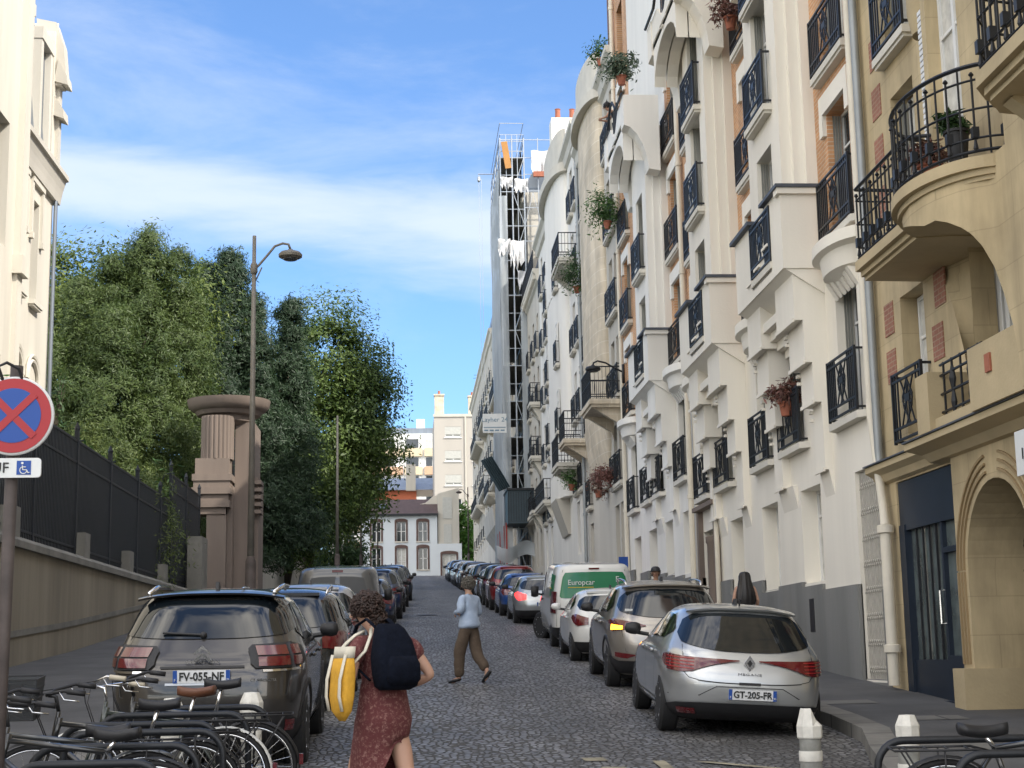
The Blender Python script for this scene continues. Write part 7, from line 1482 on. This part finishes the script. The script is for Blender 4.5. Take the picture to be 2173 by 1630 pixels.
nod['hem']=((0,0,.85),(.15,.11)); garment(v,'trousers',nod,['sp','pel','lt','lk','la','rt','rk','ra'],[('sp','pel'),('pel','lt'),('lt','lk'),('lk','la'),('pel','rt'),('rt','rk'),('rk','ra')],brn,.03,{'la':.045,'ra':.045,'lk':.045,'rk':.045,'sp':.01,'pel':.02},.012)
garment(v,'shirt',nod,['hem','pel','sp','ch','nb','ls','le','lw','rs','re','rw'],[('hem','pel'),('pel','sp'),('sp','ch'),('ch','nb'),('ch','ls'),('ls','le'),('le','lw'),('ch','rs'),('rs','re'),('re','rw')],shirt,.03,{'hem':(.055,.075),'pel':(.055,.07),'sp':(.055,.065),'nb':.008,'ch':(.035,.045),'lw':.015,'rw':.015},.018)
hairball(v,(0,.01,1.575),(.095,.1,.105),500,clothmat('grey hair',(.1,.09,.075),(.24,.22,.19),30,.7),.03)
for s in 'lr': sandal(v,nod,s,M['black'],1.15)
# person in dark cap
J=dict(le=(-.21,-.01,1.12),lw=(-.22,.1,.9),re=(.21,-.01,1.12),rw=(.22,.1,.9))
v,nod,k=person2('person in a dark cap with bare shoulders standing on the pavement behind the champagne SUV',(5.12,32.0),R(172),1.66,J,skin2,z=gz(32)+.08)
garment(v,'vest',nod,['pel','sp','ch'],[('pel','sp'),('sp','ch')],mat('tan vest',(.4,.27,.17),.9),.02,{'ch':.015},.01)
garment(v,'shorts',nod,['pel','lt','lk','rt','rk'],[('pel','lt'),('lt','lk'),('pel','rt'),('rt','rk')],M['black'],.03,{},.01)
hairball(v,(0,-.02,1.57),(.09,.09,.1),150,hairm,.03); MB().lathe((0,.02,1.6),[(.1,0),(.1,.03),(.085,.075),(.05,.1),(.001,.107)],24,sy=1.12).prism([(-.07,.1),(.07,.1),(.05,.2),(-.05,.2)],'z',1.6,1.612).build('cap',M['black'],v,smooth=40)
for s in 'lr': sandal(v,nod,s,M['black'],1)
# person with long black hair, seen from behind
J=dict(le=(-.23,-.01,1.12),lw=(-.2,.1,.93),re=(.23,-.01,1.12),rw=(.2,.1,.93))
v,nod,k=person2('person with very long black hair and black top walking away on the right pavement',(6.12,28.0),R(-6),1.6,J,skin,z=gz(28)+.08)
garment(v,'top',nod,['pel','sp','ch','ls','rs'],[('pel','sp'),('sp','ch'),('ch','ls'),('ch','rs')],M['black'],.02,{},.008)
garment(v,'skirt',nod,['pel','lt','lk','rt','rk'],[('pel','lt'),('lt','lk'),('pel','rt'),('rt','rk')],mat('grey skirt',(.1,.1,.11),.9),.035,{},.01)
bh_=clothmat('long black hair',(.008,.006,.006),(.02,.014,.012),25,.45)
P=[]
for z,hx,hy,cy_ in((1.6,.015,.015,.0),(1.592,.06,.06,.0),(1.57,.09,.095,.0),(1.52,.108,.108,-.0),(1.45,.112,.1,-.02),(1.35,.135,.09,-.05),(1.22,.165,.08,-.08),(1.08,.18,.06,-.1),(1.0,.15,.045,-.1)):
    P.append([(hx*math.cos(a)*(1+.05*math.sin(a*9)),cy_+hy*math.sin(a)*(1+.05*math.sin(a*11)),z) for a in np.linspace(0,2*math.pi,60,endpoint=False)])
MB().grid(P,closed_u=True).build('hair',bh_,v,smooth=True,fix=False)
for s in 'lr': sandal(v,nod,s,M['black'],1)
# person leaning on the top balcony
J=dict(pel=(0,0,.93),sp=(0,.06,1.08),ch=(0,.16,1.24),nb=(0,.24,1.36),nk=(0,.29,1.4),h1=(0,.33,1.45),h2=(0,.35,1.5),h3=(0,.34,1.56),ls=(-.16,.2,1.33),rs=(.16,.2,1.33),le=(-.2,.34,1.12),lw=(-.1,.5,1.12),lh=(-.06,.55,1.12),re=(.2,.34,1.12),rw=(.1,.5,1.12),rh=(.06,.55,1.12))
v,nod,k=person2('dark-haired person in a dark top leaning on the high corbelled balcony',(5.95,41.0),R(75),1.6,J,skin2,z=15.46)
garment(v,'top',nod,['pel','sp','ch','ls','rs'],[('pel','sp'),('sp','ch'),('ch','ls'),('ch','rs')],M['black'],.02,{},.008); garment(v,'shorts',nod,['pel','lt','lk','rt','rk'],[('pel','lt'),('lt','lk'),('pel','rt'),('rt','rk')],M['navy'],.03,{},.01); hairball(v,(0,.32,1.46),(.095,.1,.1),200,bh_,.03)
